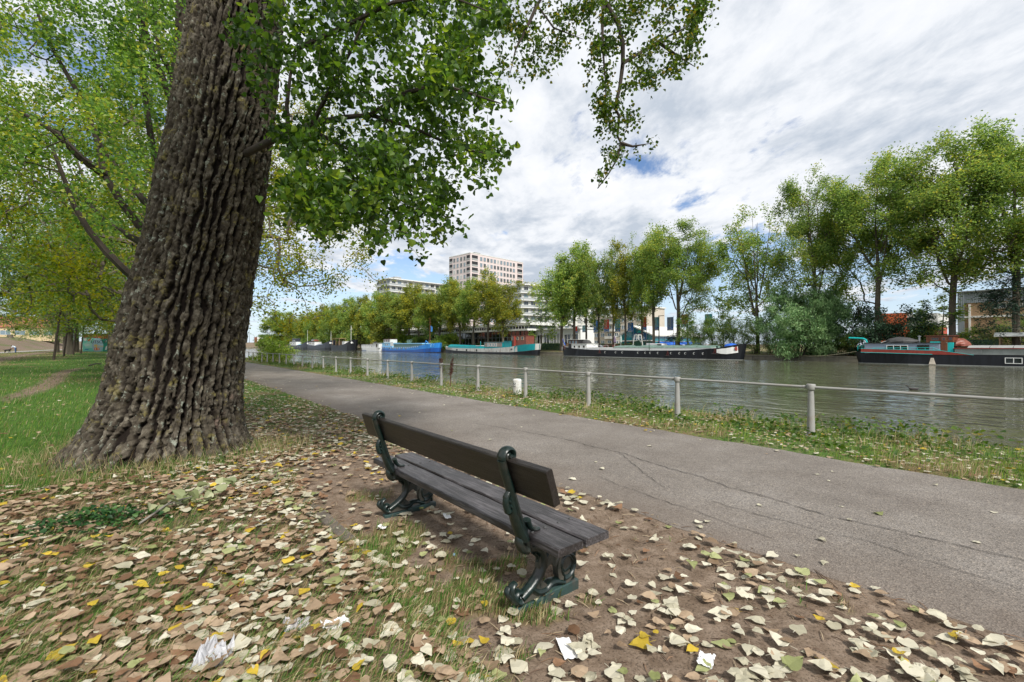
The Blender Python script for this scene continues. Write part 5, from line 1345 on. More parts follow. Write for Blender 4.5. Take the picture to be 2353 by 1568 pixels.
# white bow scrolls, anchor eye, stern patch
mb = MB(); 
ub = [(.915, 1.15, 1.75), (.93, 1.0, 1.85), (.95, .95, 1.95), (.965, 1.05, 2.1), (.985, 1.2, 2.45)]
secs = []
for u, za, zb in ub:
    q = 2 * u - 1; yb = max(.02, (1 - abs(q) ** 8) ** .5) * B / 2 * .985 + .03; xx = -L_ / 2 + L_ * u + .45 * abs(q) ** 8 * .7
    secs.append([(xx, -yb - .02, za), (xx, -yb - .03, zb), (xx, -yb + .2, zb), (xx, -yb + .2, za)])
mb.loft(secs); mb.build('bow_scroll', M['white'], e)
mb = MB(); mb.lathe([(.36, -.02), (.36, .05), (.2, .08), (0, .08)], 14)
o = mb.build('anchor_eye', M['rust'], e, (L_ / 2 - .55, -1.25, 1.85)); o.rotation_euler = (math.pi / 2, 0, .9)
mb = MB(); mb.lathe([(.5, 0), (.5, .04), (0, .05)], 14); o = mb.build('stern_patch', M['white'], e, (-L_ / 2 + .5, -1.45, 1.55)); o.rotation_euler = (math.pi / 2, 0, -.75); o.scale = (.55, 1.25, 1)
rails(e, [(U(x), -2.2, 1.55) for x in (1350, 1372, 1395)], .9, M['white'])
q = MB()
for px in (1640, 1650): q.lathe([(.16, 0), (.14, .5), (.24, .52), (.24, .58), (0, .6)], 10, (U(px), -1.4, 1.75))
q.build('deck_bollard', M['darkgreen'], e)
e2 = empty('flag', W(*[float(k) for k in ST(*(e.matrix_basis @ Vector((-L_ / 2 + .2, -.6, 0))).xy)], WL + 2.2), RZ, 'blue flag on a slanted staff at the stern of the black barge', 'flag')
mb = MB(); mb.tube([(0, 0, 0), (-.5, 0, 2.0)], .03, 6); mb.build('staff', M['wood'], e2)
mb = MB(); mb.loft([[(-.48 + .75 * k / 6, .12 * math.sin(k), 1.9 - .9 * k / 6), (-.30 + .85 * k / 6, .12 * math.sin(k + .5), 1.0 - .8 * k / 6)] for k in range(7)], 0, False, False); mb.build('cloth', M['bluetarp'], e2)
def deck_thing(nm, bt, ux, y, z, label, cat, fn, mats):
    p = bt.matrix_basis @ Vector((ux, y, z)); mb = MB(); fn(mb)
    return tag(mb.build(nm, mats, None, p, RZ, smooth=False), label, cat)
def heap(mb, rx_=1, ry=.7, rz_=.6, seed=0, k=14, n=6):
    q = np.random.default_rng(seed); V = []
    for i in range(n + 1):
        a = math.pi / 2 * i / n
        V.append([(math.cos(2 * math.pi * j / k) * rx_ * math.cos(a) * q.uniform(.85, 1.1) , math.sin(2 * math.pi * j / k) * ry * math.cos(a) * q.uniform(.85, 1.1), rz_ * math.sin(a) * q.uniform(.9, 1.05)) for j in range(k)])
    mb.loft(V)
bb = e
bpy.context.view_layer.update()
deck_thing('tarpaulin_heap', bb, U(1664), 0, 2.05, 'blue tarpaulin heap on the foredeck of the black barge', 'tarpaulin', lambda m: heap(m, 1.3, .9, .75, 2), M['bluetarp'])
deck_thing('tarpaulin_heap', bb, U(1329), .2, 2.83, 'grey tarpaulin heap on the white cabin roof of the black barge', 'tarpaulin', lambda m: heap(m, 1.5, .9, .9, 4), M['tarp'])
def wheelthing(m):
    for x in (0, 1.05):
        m.tube([(x + .34 * math.cos(a), 0, .34 + .34 * math.sin(a)) for a in np.linspace(0, 2 * math.pi, 17)], .03, 5)
    for a, b in (((0, 0, .34), (.38, 0, .82)), ((.38, 0, .82), (.95, 0, .85)), ((.38, 0, .82), (.5, 0, .34)), ((.5, 0, .34), (.95, 0, .85)), ((1.05, 0, .34), (.93, 0, 1.0)), ((0, 0, .34), (.5, 0, .34)), ((.4, 0, .8), (.36, 0, .98)), ((.93, -.25, 1.0), (.93, .25, 1.0))): m.tube([a, b], .025, 5)
deck_thing('bicycle', bb, U(1352), -1.0, 2.0, 'bicycle standing on deck behind the white cabin', 'bicycle', wheelthing, M['metal'])
def bench_table(m):
    m.box(-1.5, 1.5, -.4, .4, .7, .76)
    for x in (-1.2, 1.2):
        m.box(x - .05, x + .05, -.35, .35, .64, .7)
        for y in (-.3, .3): m.box(x - .05, x + .05, y - .04, y + .04, 0, .64)
    for y in (-.75, .75):
        m.box(-1.5, 1.5, y - .14, y + .14, .42, .47)
        for x in (-1.2, 1.2): m.box(x - .05, x + .05, y - .1, y + .1, 0, .42)
deck_thing('picnic_table', bb, U(1386), 0, 2.0, 'brown wooden table with benches on the black barge deck', 'table', bench_table, M['redwood'])
def parasol(m):
    m.tube([(0, 0, 0), (0, 0, 2.6)], .03, 6, 1); m.lathe([(.09, .9), (.26, 1.2), (.20, 2.0), (.08, 2.5), (0, 2.55)], 9, (0, 0, 0), 0)
deck_thing('parasol', bb, U(1398), -.4, 2.0, 'closed mauve parasol on the black barge deck', 'parasol', parasol, [pbr('mauve_cloth', (.16, .12, .18), .9, .2, 5), M['white']])
deck_thing('parasol', bb, U(1412), -.4, 2.0, 'closed pale green parasol right of the mauve one', 'parasol', parasol, [pbr('pale_green_cloth', (.35, .42, .38), .9, .1, 5), M['white']])
def aframe(m):
    for y in (-.5, .5):
        for a in ((-.9, -.45), (.9, .45)): m.bar((a[0], y, 0), (a[1], y, 2.6), .12, .12)
        m.bar((-.5, y, 2.6), (.5, y, 2.6), .12, .12); m.bar((-.7, y, 1.2), (.7, y, 1.2), .1, .1)
    for x in (-.45, .45): m.bar((x, -.5, 2.6), (x, .5, 2.6), .12, .12)
deck_thing('trestle_frame', bb, U(1440), 1.2, 2.0, 'tall pale A shaped frame on the black barge', 'frame', aframe, M['offwhite'])

# --- turquoise and white barge
e, U, H, L_ = boat('barge', 1014, 1221, 76.4, 5.0, 'white and turquoise barge with black waterline and brown wheelhouse')
yf = -2.5
topf = lerp_fn([(0, 2.15), (.1, 1.75), (.35, 1.55), (.6, 1.6), (.8, 2.0), (.9, 2.6), (1, 2.9)])
blk = lerp_fn([(0, 1.25), (.2, .82), (.5, .55), (.8, .6), (.93, .95), (1, 1.35)])
hl = hull(e, L_, 5.0, topf, [blk], [M['black'], M['whitehull'], M['greydeck']], bow=(8, 7), rake=(.3, .5))
# turquoise bow plating: an outer skin a hand's breadth proud of the white strakes
mb = MB(); secs = []
for u in np.linspace(.845, 1.0, 12):
    q = 2 * u - 1; hb = max(.02, (1 - abs(q) ** 7) ** .5) * 2.5; row_ = []
    for z in (blk(u) + .03, (blk(u) + topf(u)) / 2, topf(u) + .015):
        fl = .86 + .14 * max(0, min(1, (z + .8) / (topf(u) + .8))) if abs(q) > .7 else 1
        row_.append((-L_ / 2 + L_ * u + .5 * abs(q) ** 8 * z / topf(u) + .02, -hb * fl - .02, z))
    secs.append(row_ + [(row_[2][0], -row_[2][1], row_[2][2]), (row_[1][0], -row_[1][1], row_[1][2]), (row_[0][0], -row_[0][1], row_[0][2])])
mb.loft(secs, 0, False, False); mb.build('bow_plating', M['teal'], e)
cx2 = lambda c: 1720 * .5745 + c * .1785 * .5745
for c in (605, 820, 1047): win(hl, U(cx2(c)) - .45, U(cx2(c)) + .45, yf, .75, 1.35, M['greydeck'])
for c in (1250, 1325, 1405, 1483): porthole(hl, U(cx2(c)), yf, .85, .18)
mb = MB(); mb.box(-.3, .3, -.05, .03, -.15, .15); mb.build('scupper', M['dark'], e, (U(cx2(1823)), yf, 1.45))
mb = MB(); mb.loft([[(x, -2.1, 1.5), (x, -2.0, 2.2), (x, -1, 2.5 + dz), (x, 1, 2.5 + dz), (x, 2.0, 2.2), (x, 2.1, 1.5)] for x, dz in ((U(cx2(370)), .3), (U(cx2(560)), .15), (U(cx2(900)), -.05), (U(cx2(1080)), -.45))]); mb.build('cover', M['teal'], e)
mb = MB(); mb.box(U(cx2(960)), U(cx2(1040)), -1.5, 1.5, 2.3, 2.46); mb.build('skylight', M['white'], e)
cb = cabin(e, U(cx2(1180)), U(cx2(1600)), -2.0, 2.0, 1.5, 3.35, M['teal'], roof=M['greydeck'])
mb = MB(); mb.box(U(cx2(1190)) + .1, U(cx2(1580)), -2.05, -1.995, 2.1, 3.2); mb.build('grey_boards', pbr('grey_boards', (.26, .22, .2), .8, .3, 4), cb)
for i in range(4): win(cb, U(cx2(1255 + i * 58)), U(cx2(1292 + i * 58)), -2.05, 2.15, 3.1, M['white'], glass='blueglass')
cabin(e, U(cx2(1610)), U(cx2(1760)), -1.8, 1.8, 1.6, 3.6, M['teal'], 'engine_casing', M['teal'])
wh = cabin(e, U(cx2(1760)), U(cx2(2085)), -1.4, 1.4, 2.0, 5.0, M['redwood'], 'wheelhouse', M['redwood'])
for c in (1790, 1890, 2000): win(wh, U(cx2(c)) - .55, U(cx2(c)) + .55, -1.4, 3.9, 4.8, M['cream'])
mb = MB(); mb.tube([(U(cx2(1838)), -1.6, 2), (U(cx2(1838)), -1.6, 4.9)], .3, 10); mb.build('funnel', M['rust'], e)
mb = MB(); mb.tube([(U(cx2(1072)), -1.5, 1.6), (U(cx2(1072)), -1.5, 3.4), (U(cx2(1066)), -1.5, 3.6)], .1, 8); mb.build('vent_pipe', M['teal'], e)
rails(e, [(U(cx2(c)), -2.2, 1.75) for c in (255, 330, 430, 540, 640)], .85, M['teal'])

# --- blue barge
cx3 = lambda c: (1380 + c * .17) * .5745
e, U, H, L_ = boat('barge', cx3(785), cx3(2065), 76.6, 5.2, 'light blue barge with dark blue waterline and bunting along its deck')
topf = lerp_fn([(0, 2.2), (.1, 1.9), (.3, 1.7), (.6, 1.8), (.8, 2.4), (1, 3.4)]); lo = lerp_fn([(0, 1.05), (.3, .75), (.7, .9), (1, 1.7)])
hl = hull(e, L_, 5.2, topf, [lambda u: .12 + .7 * max(0, u - .85), lo], [M['black'], M['deepblue'], M['blue'], M['paleblue']], bow=(9, 6), rake=(.2, .8))
for c in (1040, 1130, 1225, 1330, 1435): win(hl, U(cx3(c)) - .4, U(cx3(c)) + .4, -2.6, 1.0, 1.6, M['greydeck'])
cabin(e, U(cx3(1110)), U(cx3(1780)), -2.0, 2.0, 1.6, 3.0, M['hatchgreen'], 'hold', M['paleblue'], .15, .35)
cb = cabin(e, U(cx3(840)), U(cx3(1040)), -2.0, 2.0, 1.7, 3.5, M['paleblue'], roof=M['paleblue'])
for c in (930, 972): win(cb, U(cx3(c)) - .5, U(cx3(c)) + .5, -2.0, 2.5, 3.2, M['white'])
wh = cabin(e, U(cx3(850)), U(cx3(1005)), -1.5, 1.5, 3.58, 5.1, M['offwhite'], 'wheelhouse', M['redwood'])
for c in (880, 925, 970): win(wh, U(cx3(c)) - .6, U(cx3(c)) + .6, -1.5, 4.0, 4.9, M['redwood'])
mb = MB(); mb.box(U(cx3(1040)), U(cx3(1108)), -2.15, -2.0, 2.2, 3.9); mb.build('white_board', M['white'], e)
mb = MB()
for i in range(40):
    x = U(cx3(870)) + (U(cx3(1750)) - U(cx3(870))) * i / 40; zz = topf((x + L_ / 2) / L_) + .02
    mb.add([(x, -2.63, zz), (x + .5, -2.63, zz), (x + .25, -2.68, zz - .5), (x + .25, -2.60, zz - .5)], [(0, 1, 2), (1, 0, 3), (0, 2, 3), (1, 3, 2)], i % 2)
mb.build('bunting', [M['white'], M['hatchgreen']], e)
mb = MB(); mb.tube([(U(cx3(1845)), 0, 2), (U(cx3(1845)), 0, 12.5)], [.12, .07], 8); mb.tube([(U(cx3(1845)) - 1, 0, 10.8), (U(cx3(1845)) + 1, 0, 10.8)], .05, 6); mb.build('mast', M['wood'], e)
mb = MB(); mb.loft([[(U(cx3(1860)) + .5 * k, .05 * math.sin(k * 2), 9.6 - .2 * k), (U(cx3(1860)) + .4 * k, .05 * math.sin(k * 2 + 1), 7.4)] for k in range(4)], 0, False, False); mb.build('pennant', M['blue'], e)
mb = MB()
for sgn in (-1, 1):
    mb.tube([(L_ / 2 - 1.9 + .42 * math.cos(a) + .3 * (sgn > 0), -2.15 - .1 * (sgn < 0) + .6 * (sgn > 0), 2.45 + .42 * math.sin(a)) for a in np.linspace(0, 5.6, 12)], .07, 6)
mb.build('anchor_scroll', M['paleblue'], e)
mb = MB(); mb.tube([(U(cx3(1790)), -1, 3.0), (U(cx3(1808)), -1, 4.2), (U(cx3(1860)), -1, 3.4)], .14, 6); mb.build('winch_arm', M['blue'], e)
bpy.context.view_layer.update()
def chairs(m):
    for k in range(6):
        x = k * .5
        m.tube([(x, -.4, 0), (x + .5, -.4, 1.4)], .05, 4); m.tube([(x, .4, 0), (x + .5, .4, 1.4)], .05, 4); m.tube([(x + .25, -.4, .7), (x + .25, .4, .7)], .05, 4); m.tube([(x + .6, -.4, 0), (x + .1, -.4, 1.0)], .05, 4)
deck_thing('folded_chairs', e, U(cx3(1330)), 0, 3.36, 'stack of folded pale green chairs on the roof of the blue barge', 'chairs', chairs, M['hatchgreen'])

# --- white boat left of it
e, U, H, L_ = boat('houseboat', cx3(330), cx3(790), 77.0, 4.4, 'white flat houseboat moored behind the stern of the blue barge', 'houseboat')
hl = hull(e, L_, 4.4, lerp_fn([(0, 2.0), (.2, 1.5), (1, 1.5)]), [lambda u: .5 if u < .4 else .1], [M['greycabin'], M['white'], M['greydeck']], bow=(5, 12), rake=(.8, .1))
cb = cabin(e, U(cx3(370)), U(cx3(640)), -1.9, 1.9, 1.4, 2.9, M['white'], roof=M['offwhite'])
for c in (480, 573, 607): win(cb, U(cx3(c)) - .3, U(cx3(c)) + .3, -1.9, 1.75, 2.6, M['white'])
cb = cabin(e, U(cx3(645)), U(cx3(785)), -2.0, 2.0, 1.4, 3.5, M['white'], 'deckhouse', M['offwhite'], .3)
win(cb, U(cx3(720)), U(cx3(750)), -2.0, 1.7, 3.2, M['greydeck'])
mb = MB(); mb.lathe([(.7, 2.95), (.7, 4.0), (.9, 4.05), (0, 4.2)], 12, (U(cx3(600)), 0, 0)); mb.build('water_tank', M['tarp'], e)

# --- three dark barges in the distance
cx4 = lambda c: (940 + c * .1955) * .5745
specs = [(1045, 1462, 77.5, ('navy', 'navy'), 'dark blue barge with white deckhouse, leftmost and farthest of the moored boats', (1100, 1230), 6),
         (1428, 1922, 77.0, ('navy', 'greycabin'), 'dark grey barge with pale deck and thin mast, middle of the three far barges', (1490, 1610), 4),
         (1915, 2360, 76.6, ('black', 'black'), 'black barge with tan canopy and pale cross mast, nearest of the three far barges', (1960, 2100), 0)]
for i, (a, b, tf, mm, lab, cb_, nw) in enumerate(specs):
    e, U, H, L_ = boat('barge', cx4(a), cx4(b), tf, 5.0, lab)
    hl = hull(e, L_, 5.0, lerp_fn([(0, 3.6), (.15, 2.9), (.45, 2.5), (.75, 3.2), (1, 5.4)]), [lerp_fn([(0, .9), (.5, .5), (1, 1.5)])], [M['black'], M[mm[0]], M[mm[1]]], bow=(7, 5), rake=(.5, 1.6))
    x0, x1 = U(cx4(cb_[0])), U(cx4(cb_[1])); z0 = 2.4
    if i < 2:
        cb = cabin(e, x0, x1, -2, 2, z0, 5.0 if not i else 4.6, M['white'], 'deckhouse', M['offwhite'])
        for k in range(4):
            xx = x0 + (x1 - x0) * (k + .5) / 4; win(cb, xx - .8, xx + .8, -2, 3.2, 4.3, M['white'])
        wh = cabin(e, x0 + (x1 - x0) * .3, x0 + (x1 - x0) * .8, -1.6, 1.6, 5.08, 7.2 if not i else 6.2, M['navy'] if not i else M['redwood'], 'wheelhouse', M['greycabin']); win(wh, x0 + (x1 - x0) * .34, x0 + (x1 - x0) * .76, -1.6, 5.5, 6.0, M['white'], panes=3)
        mb = MB(); mb.loft([[(x, -2, 2.6), (x, 0, 3.5), (x, 2, 2.6)] for x in (x1 + 1, L_ * .3)]); mb.build('hatch_cover', M['paleblue' if not i else 'greycabin'], e)
        if not i:
            for k in range(6): porthole(hl, -L_ * .3 + k * L_ * .1, -2.5, 1.5, .4)
    else:
        mb = MB(); mb.box(x0, x1, -1.8, 1.8, 6.0, 6.2)
        for x in (x0 + .2, (x0 + x1) / 2, x1 - .2):
            for y in (-1.6, 1.6): mb.box(x - .08, x + .08, y - .08, y + .08, 2.4, 6)
        mb.box(x0 + 1, x1 - 1, .8, 1.2, 2.5, 5); mb.build('canopy', M['tanbrick'], e)
        cabin(e, U(cx4(2150)), U(cx4(2200)), -1.5, 1.5, 2.6, 4.6, M['white'], 'deckhouse', M['white'])
    mx_ = U(cx4((1398, 1868, 2270)[i])); mt = 10.5 if i == 1 else 12.5
    mb = MB(); mb.tube([(mx_, 0, 2.5), (mx_, 0, mt)], [.14, .08], 6)
    if i == 2: mb.tube([(mx_ - 1.6, 0, mt - 2.2), (mx_, 0, mt - .6), (mx_ + 1.6, 0, mt - 2.2)], .06, 5); mb.tube([(mx_ - 1.6, 0, mt - 2.2), (mx_ + 1.6, 0, mt - 2.2)], .06, 5)
    mb.build('mast', M['offwhite'], e)
    mb = MB()
    for sgn in (-1, 1): mb.lathe([(.5, 0), (.5, .1), (.0, .12)], 10, (sgn * .6, 0, 0))
    o = mb.build('anchor_plates', M['white'], e, (L_ / 2 - .2, -1.2, 3.9)); o.rotation_euler = (math.pi / 2, 0, .8)

# --- right houseboat
cx5 = lambda c: 1941.8 + c * .17482
e, U, H, L0 = boat('houseboat', 1960, 2353, 75.8, 5.0, 'black houseboat with red stripe, grey cabin and brown wheelhouse at the right', 'houseboat')
# the hull runs on beyond the right edge: centre it on its full 38 m length
L_ = 38.0; uL = U(1960); uc = uL + L_ / 2
he = MB()
topf = lerp_fn([(0, 1.5), (.2, 1.3), (.45, 1.2), (1, 1.3)])
hl = hull(e, L_, 5.0, topf, [lambda u: .05], [M['greydeck'], M['black'], M['greydeck']], bow=(10, 8), rake=(.35, .3)); hl.location = (uc, 0, 0)
u_end = U(cx5(1690)); xs_ = np.linspace(uL + .9, u_end, 16); secs = []
for x in xs_:
    u = (x - uL) / L_; z0 = topf(u) + .003; top_ = z0 + .46 * min(1, (u_end - x) / 3.0)
    secs.append([(x, -2.53, z0 - .02), (x, -2.53, top_), (x, -2.44, top_), (x, -2.44, z0 - .02)])
mb = MB(); mb.loft(secs); mb.build('bulwark', M['rust'], e)
mb = MB(); mb.tube([(x, -2.55, topf((x - uL) / L_) + .0) for x in xs_[:11]], .035, 6); mb.tube([(x, -2.52, topf((x - uL) / L_) + .50 * min(1, (u_end - x) / 3.0)) for x in xs_], .025, 6); mb.build('rubbing_strake', M['brightteal'], e)
cb = cabin(e, U(cx5(240)), U(cx5(1235)), -2.0, 2.0, 1.35, H(2060, cx5(0) * 0 + 789.5), M['greycabin'], roof=M['tarp'], over=.1)
zc0 = 1.9
def zz5(c, cy): return H(cx5(c), 758.3 + cy * .17482)
win(cb, U(cx5(530)), U(cx5(815)), -2.0, zz5(670, 274), zz5(670, 200), M['white'], .06, 3)
win(cb, U(cx5(935)), U(cx5(1095)), -2.0, zz5(1010, 264), zz5(1010, 198), M['rubber'], .06, 2)
rails(e, [(U(cx5(c)), -2.4, zz5(c, 290)) for c in (360, 455, 550, 650, 745, 850, 948, 1050, 1160)] + [(U(cx5(1250)), -2.4, zz5(1250, 325))], .52, M['brightteal'], r=.025)
rails(e, [(U(cx5(c)), -1.6, zz5(c, 270)) for c in (140, 195, 248)], .6, M['brightteal'], r=.03)
wz1 = zz5(1240, 82); wz0 = 1.4; wa, wb, wm = U(cx5(1045)), U(cx5(1410)), U(cx5(1238))
wh = cabin(e, wa, wb, -1.6, 1.6, zz5(1240, 165), wz1, M['wood'], 'wheelhouse', M['redwood'], .15)
low_ = cabin(e, wm, wb, -1.62, 1.6, wz0, zz5(1240, 167), M['brightteal'], 'wheelhouse_base')
win(wh, U(cx5(1108)), U(cx5(1222)), -1.6, zz5(1160, 140), zz5(1160, 98), M['redwood'], .06)
win(wh, U(cx5(1338)), U(cx5(1398)), -1.6, zz5(1360, 140), zz5(1360, 92), M['redwood'], .06)
mb = MB(); mb.box(U(cx5(1240)), U(cx5(1330)), -1.72, -1.60, wz0 + .25, wz1 - .05); dr = mb.build('door', M['wood'], e, bevel=.02)
win(dr, U(cx5(1254)), U(cx5(1310)), -1.72, zz5(1280, 140), zz5(1280, 96), M['redwood'], .03)
mb = MB(); mb.box(U(cx5(1312)), U(cx5(1324)), -1.78, -1.72, zz5(1300, 172), zz5(1300, 164)); mb.build('handle', M['metal'], dr)
mb = MB(); mb.box(U(cx5(1100)), U(cx5(1236)), -1.7, -1.55, zz5(1160, 178), zz5(1160, 152)); mb.build('side_board', M['brightteal'], e)
mb = MB(); mb.box(U(cx5(1430)), uL + L_ - 2.5, -2.1, 2.1, 1.3, zz5(1700, 248)); ho = mb.build('hold', pbr('pale_grey_green_plate', (.26, .28, .26), .6, .25, 1.2), e, bevel=.03)
mb = MB(); mb.box(U(cx5(1430)) - .1, uL + L_ - 2.4, -2.25, 2.25, zz5(1700, 248) + .003, zz5(1700, 238)); mb.build('coaming_edge', M['rust'], ho)
for k in range(6): 
    x = U(cx5(1500)) + 1.8 * k; mb = MB(); mb.box(x - .03, x + .03, -2.14, -2.1, 1.45, zz5(1700, 250)); mb.build('rib', M['greydeck'], ho)
for k in range(9):
    a = U(cx5(1600)) + 1.85 * k; mb = MB(); z0 = zz5(1700, 238) + .01
    mb.loft([[(x, -2.2, z0), (x, -1.1, z0 + .22), (x, 0, z0 + .3), (x, 1.1, z0 + .22), (x, 2.2, z0)] for x in (a, a + 1.78)]); mb.build('hatch_cover', M['greydeck'], e)
win(hl, U(cx5(2098)) - uc, U(cx5(2332)) - uc, -2.5, zz5(2200, 446), zz5(2200, 366), M['white'], .06, 2)
mb = MB(); x = U(cx5(1145)); mb.loft([[(x - .12, -2.62, .85), (x + .12, -2.62, .85), (x + .12, -2.5, .85), (x - .12, -2.5, .85)], [(x - .3, -2.75, .05), (x + .3, -2.75, .05), (x + .3, -2.5, .05), (x - .3, -2.5, .05)]]); mb.build('fender', pbr('dirty_white_fender', (.50, .44, .36), .8, .2, 4), e)
mb = MB(); x = U(cx5(930)); mb.lathe([(.11, 2.4), (.11, zz5(930, 88)), (.2, zz5(930, 86)), (.2, zz5(930, 80)), (.0, zz5(930, 74))], 12, (x, -.5, 0)); mb.build('stove_chimney', M['metal'], e, smooth=True)
mb = MB(); mb.tube([(U(cx5(240)), -.8, zz5(240, 165)), (U(cx5(225)), -.8, zz5(240, 128)), (U(cx5(190)), -.8, zz5(240, 112)), (U(cx5(100)), -.8, zz5(240, 106)), (U(cx5(0)), -.8, zz5(240, 101))], .11, 6); mb.tube([(U(cx5(215)), -.8, zz5(240, 175)), (U(cx5(235)), -.8, 1.6)], .16, 6); mb.build('davit', M['brightteal'], e)
mb = MB(); mb.tube([(U(cx5(420)), -.6, zz5(420, 170)), (U(cx5(580)), -.6, zz5(420, 118)), (U(cx5(605)), -.6, zz5(420, 122))], .05, 6); mb.tube([(U(cx5(480)), -.6, zz5(420, 150)), (U(cx5(590)), -.6, zz5(420, 135))], .035, 6); mb.build('boom', M['offwhite'], e)
mb = MB(); mb.box(U(cx5(1010)), U(cx5(1115)), -1.2, .6, zz5(1060, 150), zz5(1060, 130)); mb.build('roof_box', M['darkgreen'], e)
bpy.context.view_layer.update()
deck_thing('tarpaulin_heap', e, U(cx5(690)), -.4, zz5(690, 172), 'dark tarpaulin heap on the grey cabin roof of the right houseboat', 'tarpaulin', lambda m: heap(m, 1.9, 1.2, .8, 7), M['tarp'])
deck_thing('dinghy', e, U(cx5(1470)), 0, zz5(1470, 215), 'dark red upturned dinghy right of the brown wheelhouse', 'dinghy', lambda m: heap(m, .95, 1.6, 1.0, 9), M['redwood'])
# mooring rope and duck
a = e.matrix_basis @ Vector((U(1962), -1.4, zz5(100, 285))); b = W(sx(1815, TQ), TQ + .6, -.05)
mb = MB(); mb.tube([a.lerp(b, u) - Vector((0, 0, .35 * math.sin(math.pi * u))) for u in np.linspace(0, 1, 12)], .035, 5)
tag(mb.build('mooring_rope', M['rope']), 'pale mooring rope from the right houseboat to the quay by the willow', 'rope')
a = W(sx(cx3(330), 78), 78.5, 1.2); b = W(sx(cx3(120), TQ), TQ + .5, .2)
dz_ = (EYE - WL) * FPX / (897 - YH); dk = empty('duck', (rx(2098) * dz_, dz_, WL), 2.6, 'small dark duck floating on the water above the pipe rail at right', 'duck')
mb = MB(); secs = []
for x, r_, z in ((-.24, .012, .12), (-.16, .055, .08), (-.05, .10, .06), (.07, .105, .055), (.15, .07, .07), (.19, .045, .12), (.21, .042, .18), (.235, .05, .225), (.275, .038, .225), (.31, .016, .21), (.36, .008, .205)): secs.append([(x, math.cos(a) * r_, z + math.sin(a) * r_ * .9) for a in np.linspace(0, 2 * math.pi, 11)[:-1]])
mb.loft(secs); mb.build('body', pbr('dark_feathers', (.035, .03, .028), .8, .4, 12), dk, smooth=True)
# ================================================================= buildings on the far bank
def frame_at(p, ang): return p, ang
WINC = {}; WR = random.Random(8)
def window_mesh(w, h, glass='blueglass', fr='mullion', d=.14):
    k = (round(w, 2), round(h, 2), glass, fr)
    if k not in WINC:
        mb = MB(); t = min(.12, w * .1)
        mb.box(-w/2, w/2, -d * .4, .0, 0, h, 1)
        for a, b, c, e_ in ((-w/2, -w/2 + t, 0, h), (w/2 - t, w/2, 0, h), (-w/2 + t, w/2 - t, 0, t), (-w/2 + t, w/2 - t, h - t, h), (-t/2, t/2, t, h - t)): mb.box(a, b, -d, .0, c, e_, 0)
        WINC[k] = mb.mesh('window', [M[fr], M[glass]])
    return WINC[k]
def put_windows(e, me, xs, zs, y=0.0, side=False, name='window', cap=100):
    n = 0
    for z in zs:
        for x in xs:
            if n >= cap: return n
            o = link(name, me if not isinstance(me, list) else me[WR.choice((0, 0, 0, 1, 1, 2))], e, (x, y, z) if not side else (y, x, z)); 
            if side: o.rotation_euler = (0, 0, -math.pi / 2)
            n += 1
    return n
# --- pink tower
p = at(1081, YH, 230); ang = math.atan2(.714, .70); H = 48.5
e = empty('apartment_tower', (p.x, p.y, 0), ang, 'tall pink apartment tower with grid of windows above the trees', 'tower block')
mb = MB(); mb.box(0, 39, 0, 17.5, 0, H); mb.build('wall', M['pink'], e)
mb = MB(); mb.box(-.1, 39.1, -.1, 17.6, H + .003, H + .35); mb.build('roof', M['offwhite'], e)
fl = [H - 3.1 - 3.15 * k for k in range(7)]
xs_ = [7.2 + 2.42 * k for k in range(11)]
wm = [window_mesh(1.55, 2.0), window_mesh(1.55, 2.0, 'darkglass'), window_mesh(1.55, 2.0, 'greydeck', 'white')]
for k, (a, b, c) in enumerate(((8, 6, 2.2), (22, 7, 1.6), (31, 9, 1.2))):
    mb = MB(); mb.box(a, a + 4, b, b + 3, H + .353, H + .35 + c); mb.build('roof_plant', M['greydeck'], e)
put_windows(e, wm, xs_, fl[:6], 0, cap=66)
lg = MB(); lg.box(-2.0, 2.0, -.06, .02, -.1, 2.3, 0); lg.box(-2.0, 2.0, -.12, .0, -.1, .75, 1); lg_me = lg.mesh('loggia', [M['dark'], M['greydeck']])
for z in fl:
    link('loggia', lg_me, e, (2.9, 0, z)); link('loggia', lg_me, e, (36.2, 0, z))
ls = MB(); ls.box(-1.3, 1.3, -.06, .02, -.1, 2.3, 0); ls.box(-1.3, 1.3, -.12, .0, -.1, .75, 1); ls_me = ls.mesh('loggia', [M['dark'], M['greydeck']])
for z in fl[:6]:
    o = link('loggia', ls_me, e, (0, 1.8, z)); o.rotation_euler = (0, 0, -math.pi / 2)
    o = link('loggia', ls_me, e, (0, 16.0, z)); o.rotation_euler = (0, 0, -math.pi / 2)
put_windows(e, wm, [4.6, 7.3, 10.2, 13.0], fl[:6], 0, True)
rest = MB()
for z in [H - 3.1 - 3.15 * k for k in range(6, 14)]:
    for x in xs_: rest.box(x - .75, x + .75, -.1, .01, z, z + 2.0)
for k_ in (): pass
o = rest.build('lower_windows', M['blueglass'], e); o['kind'] = 'stuff'
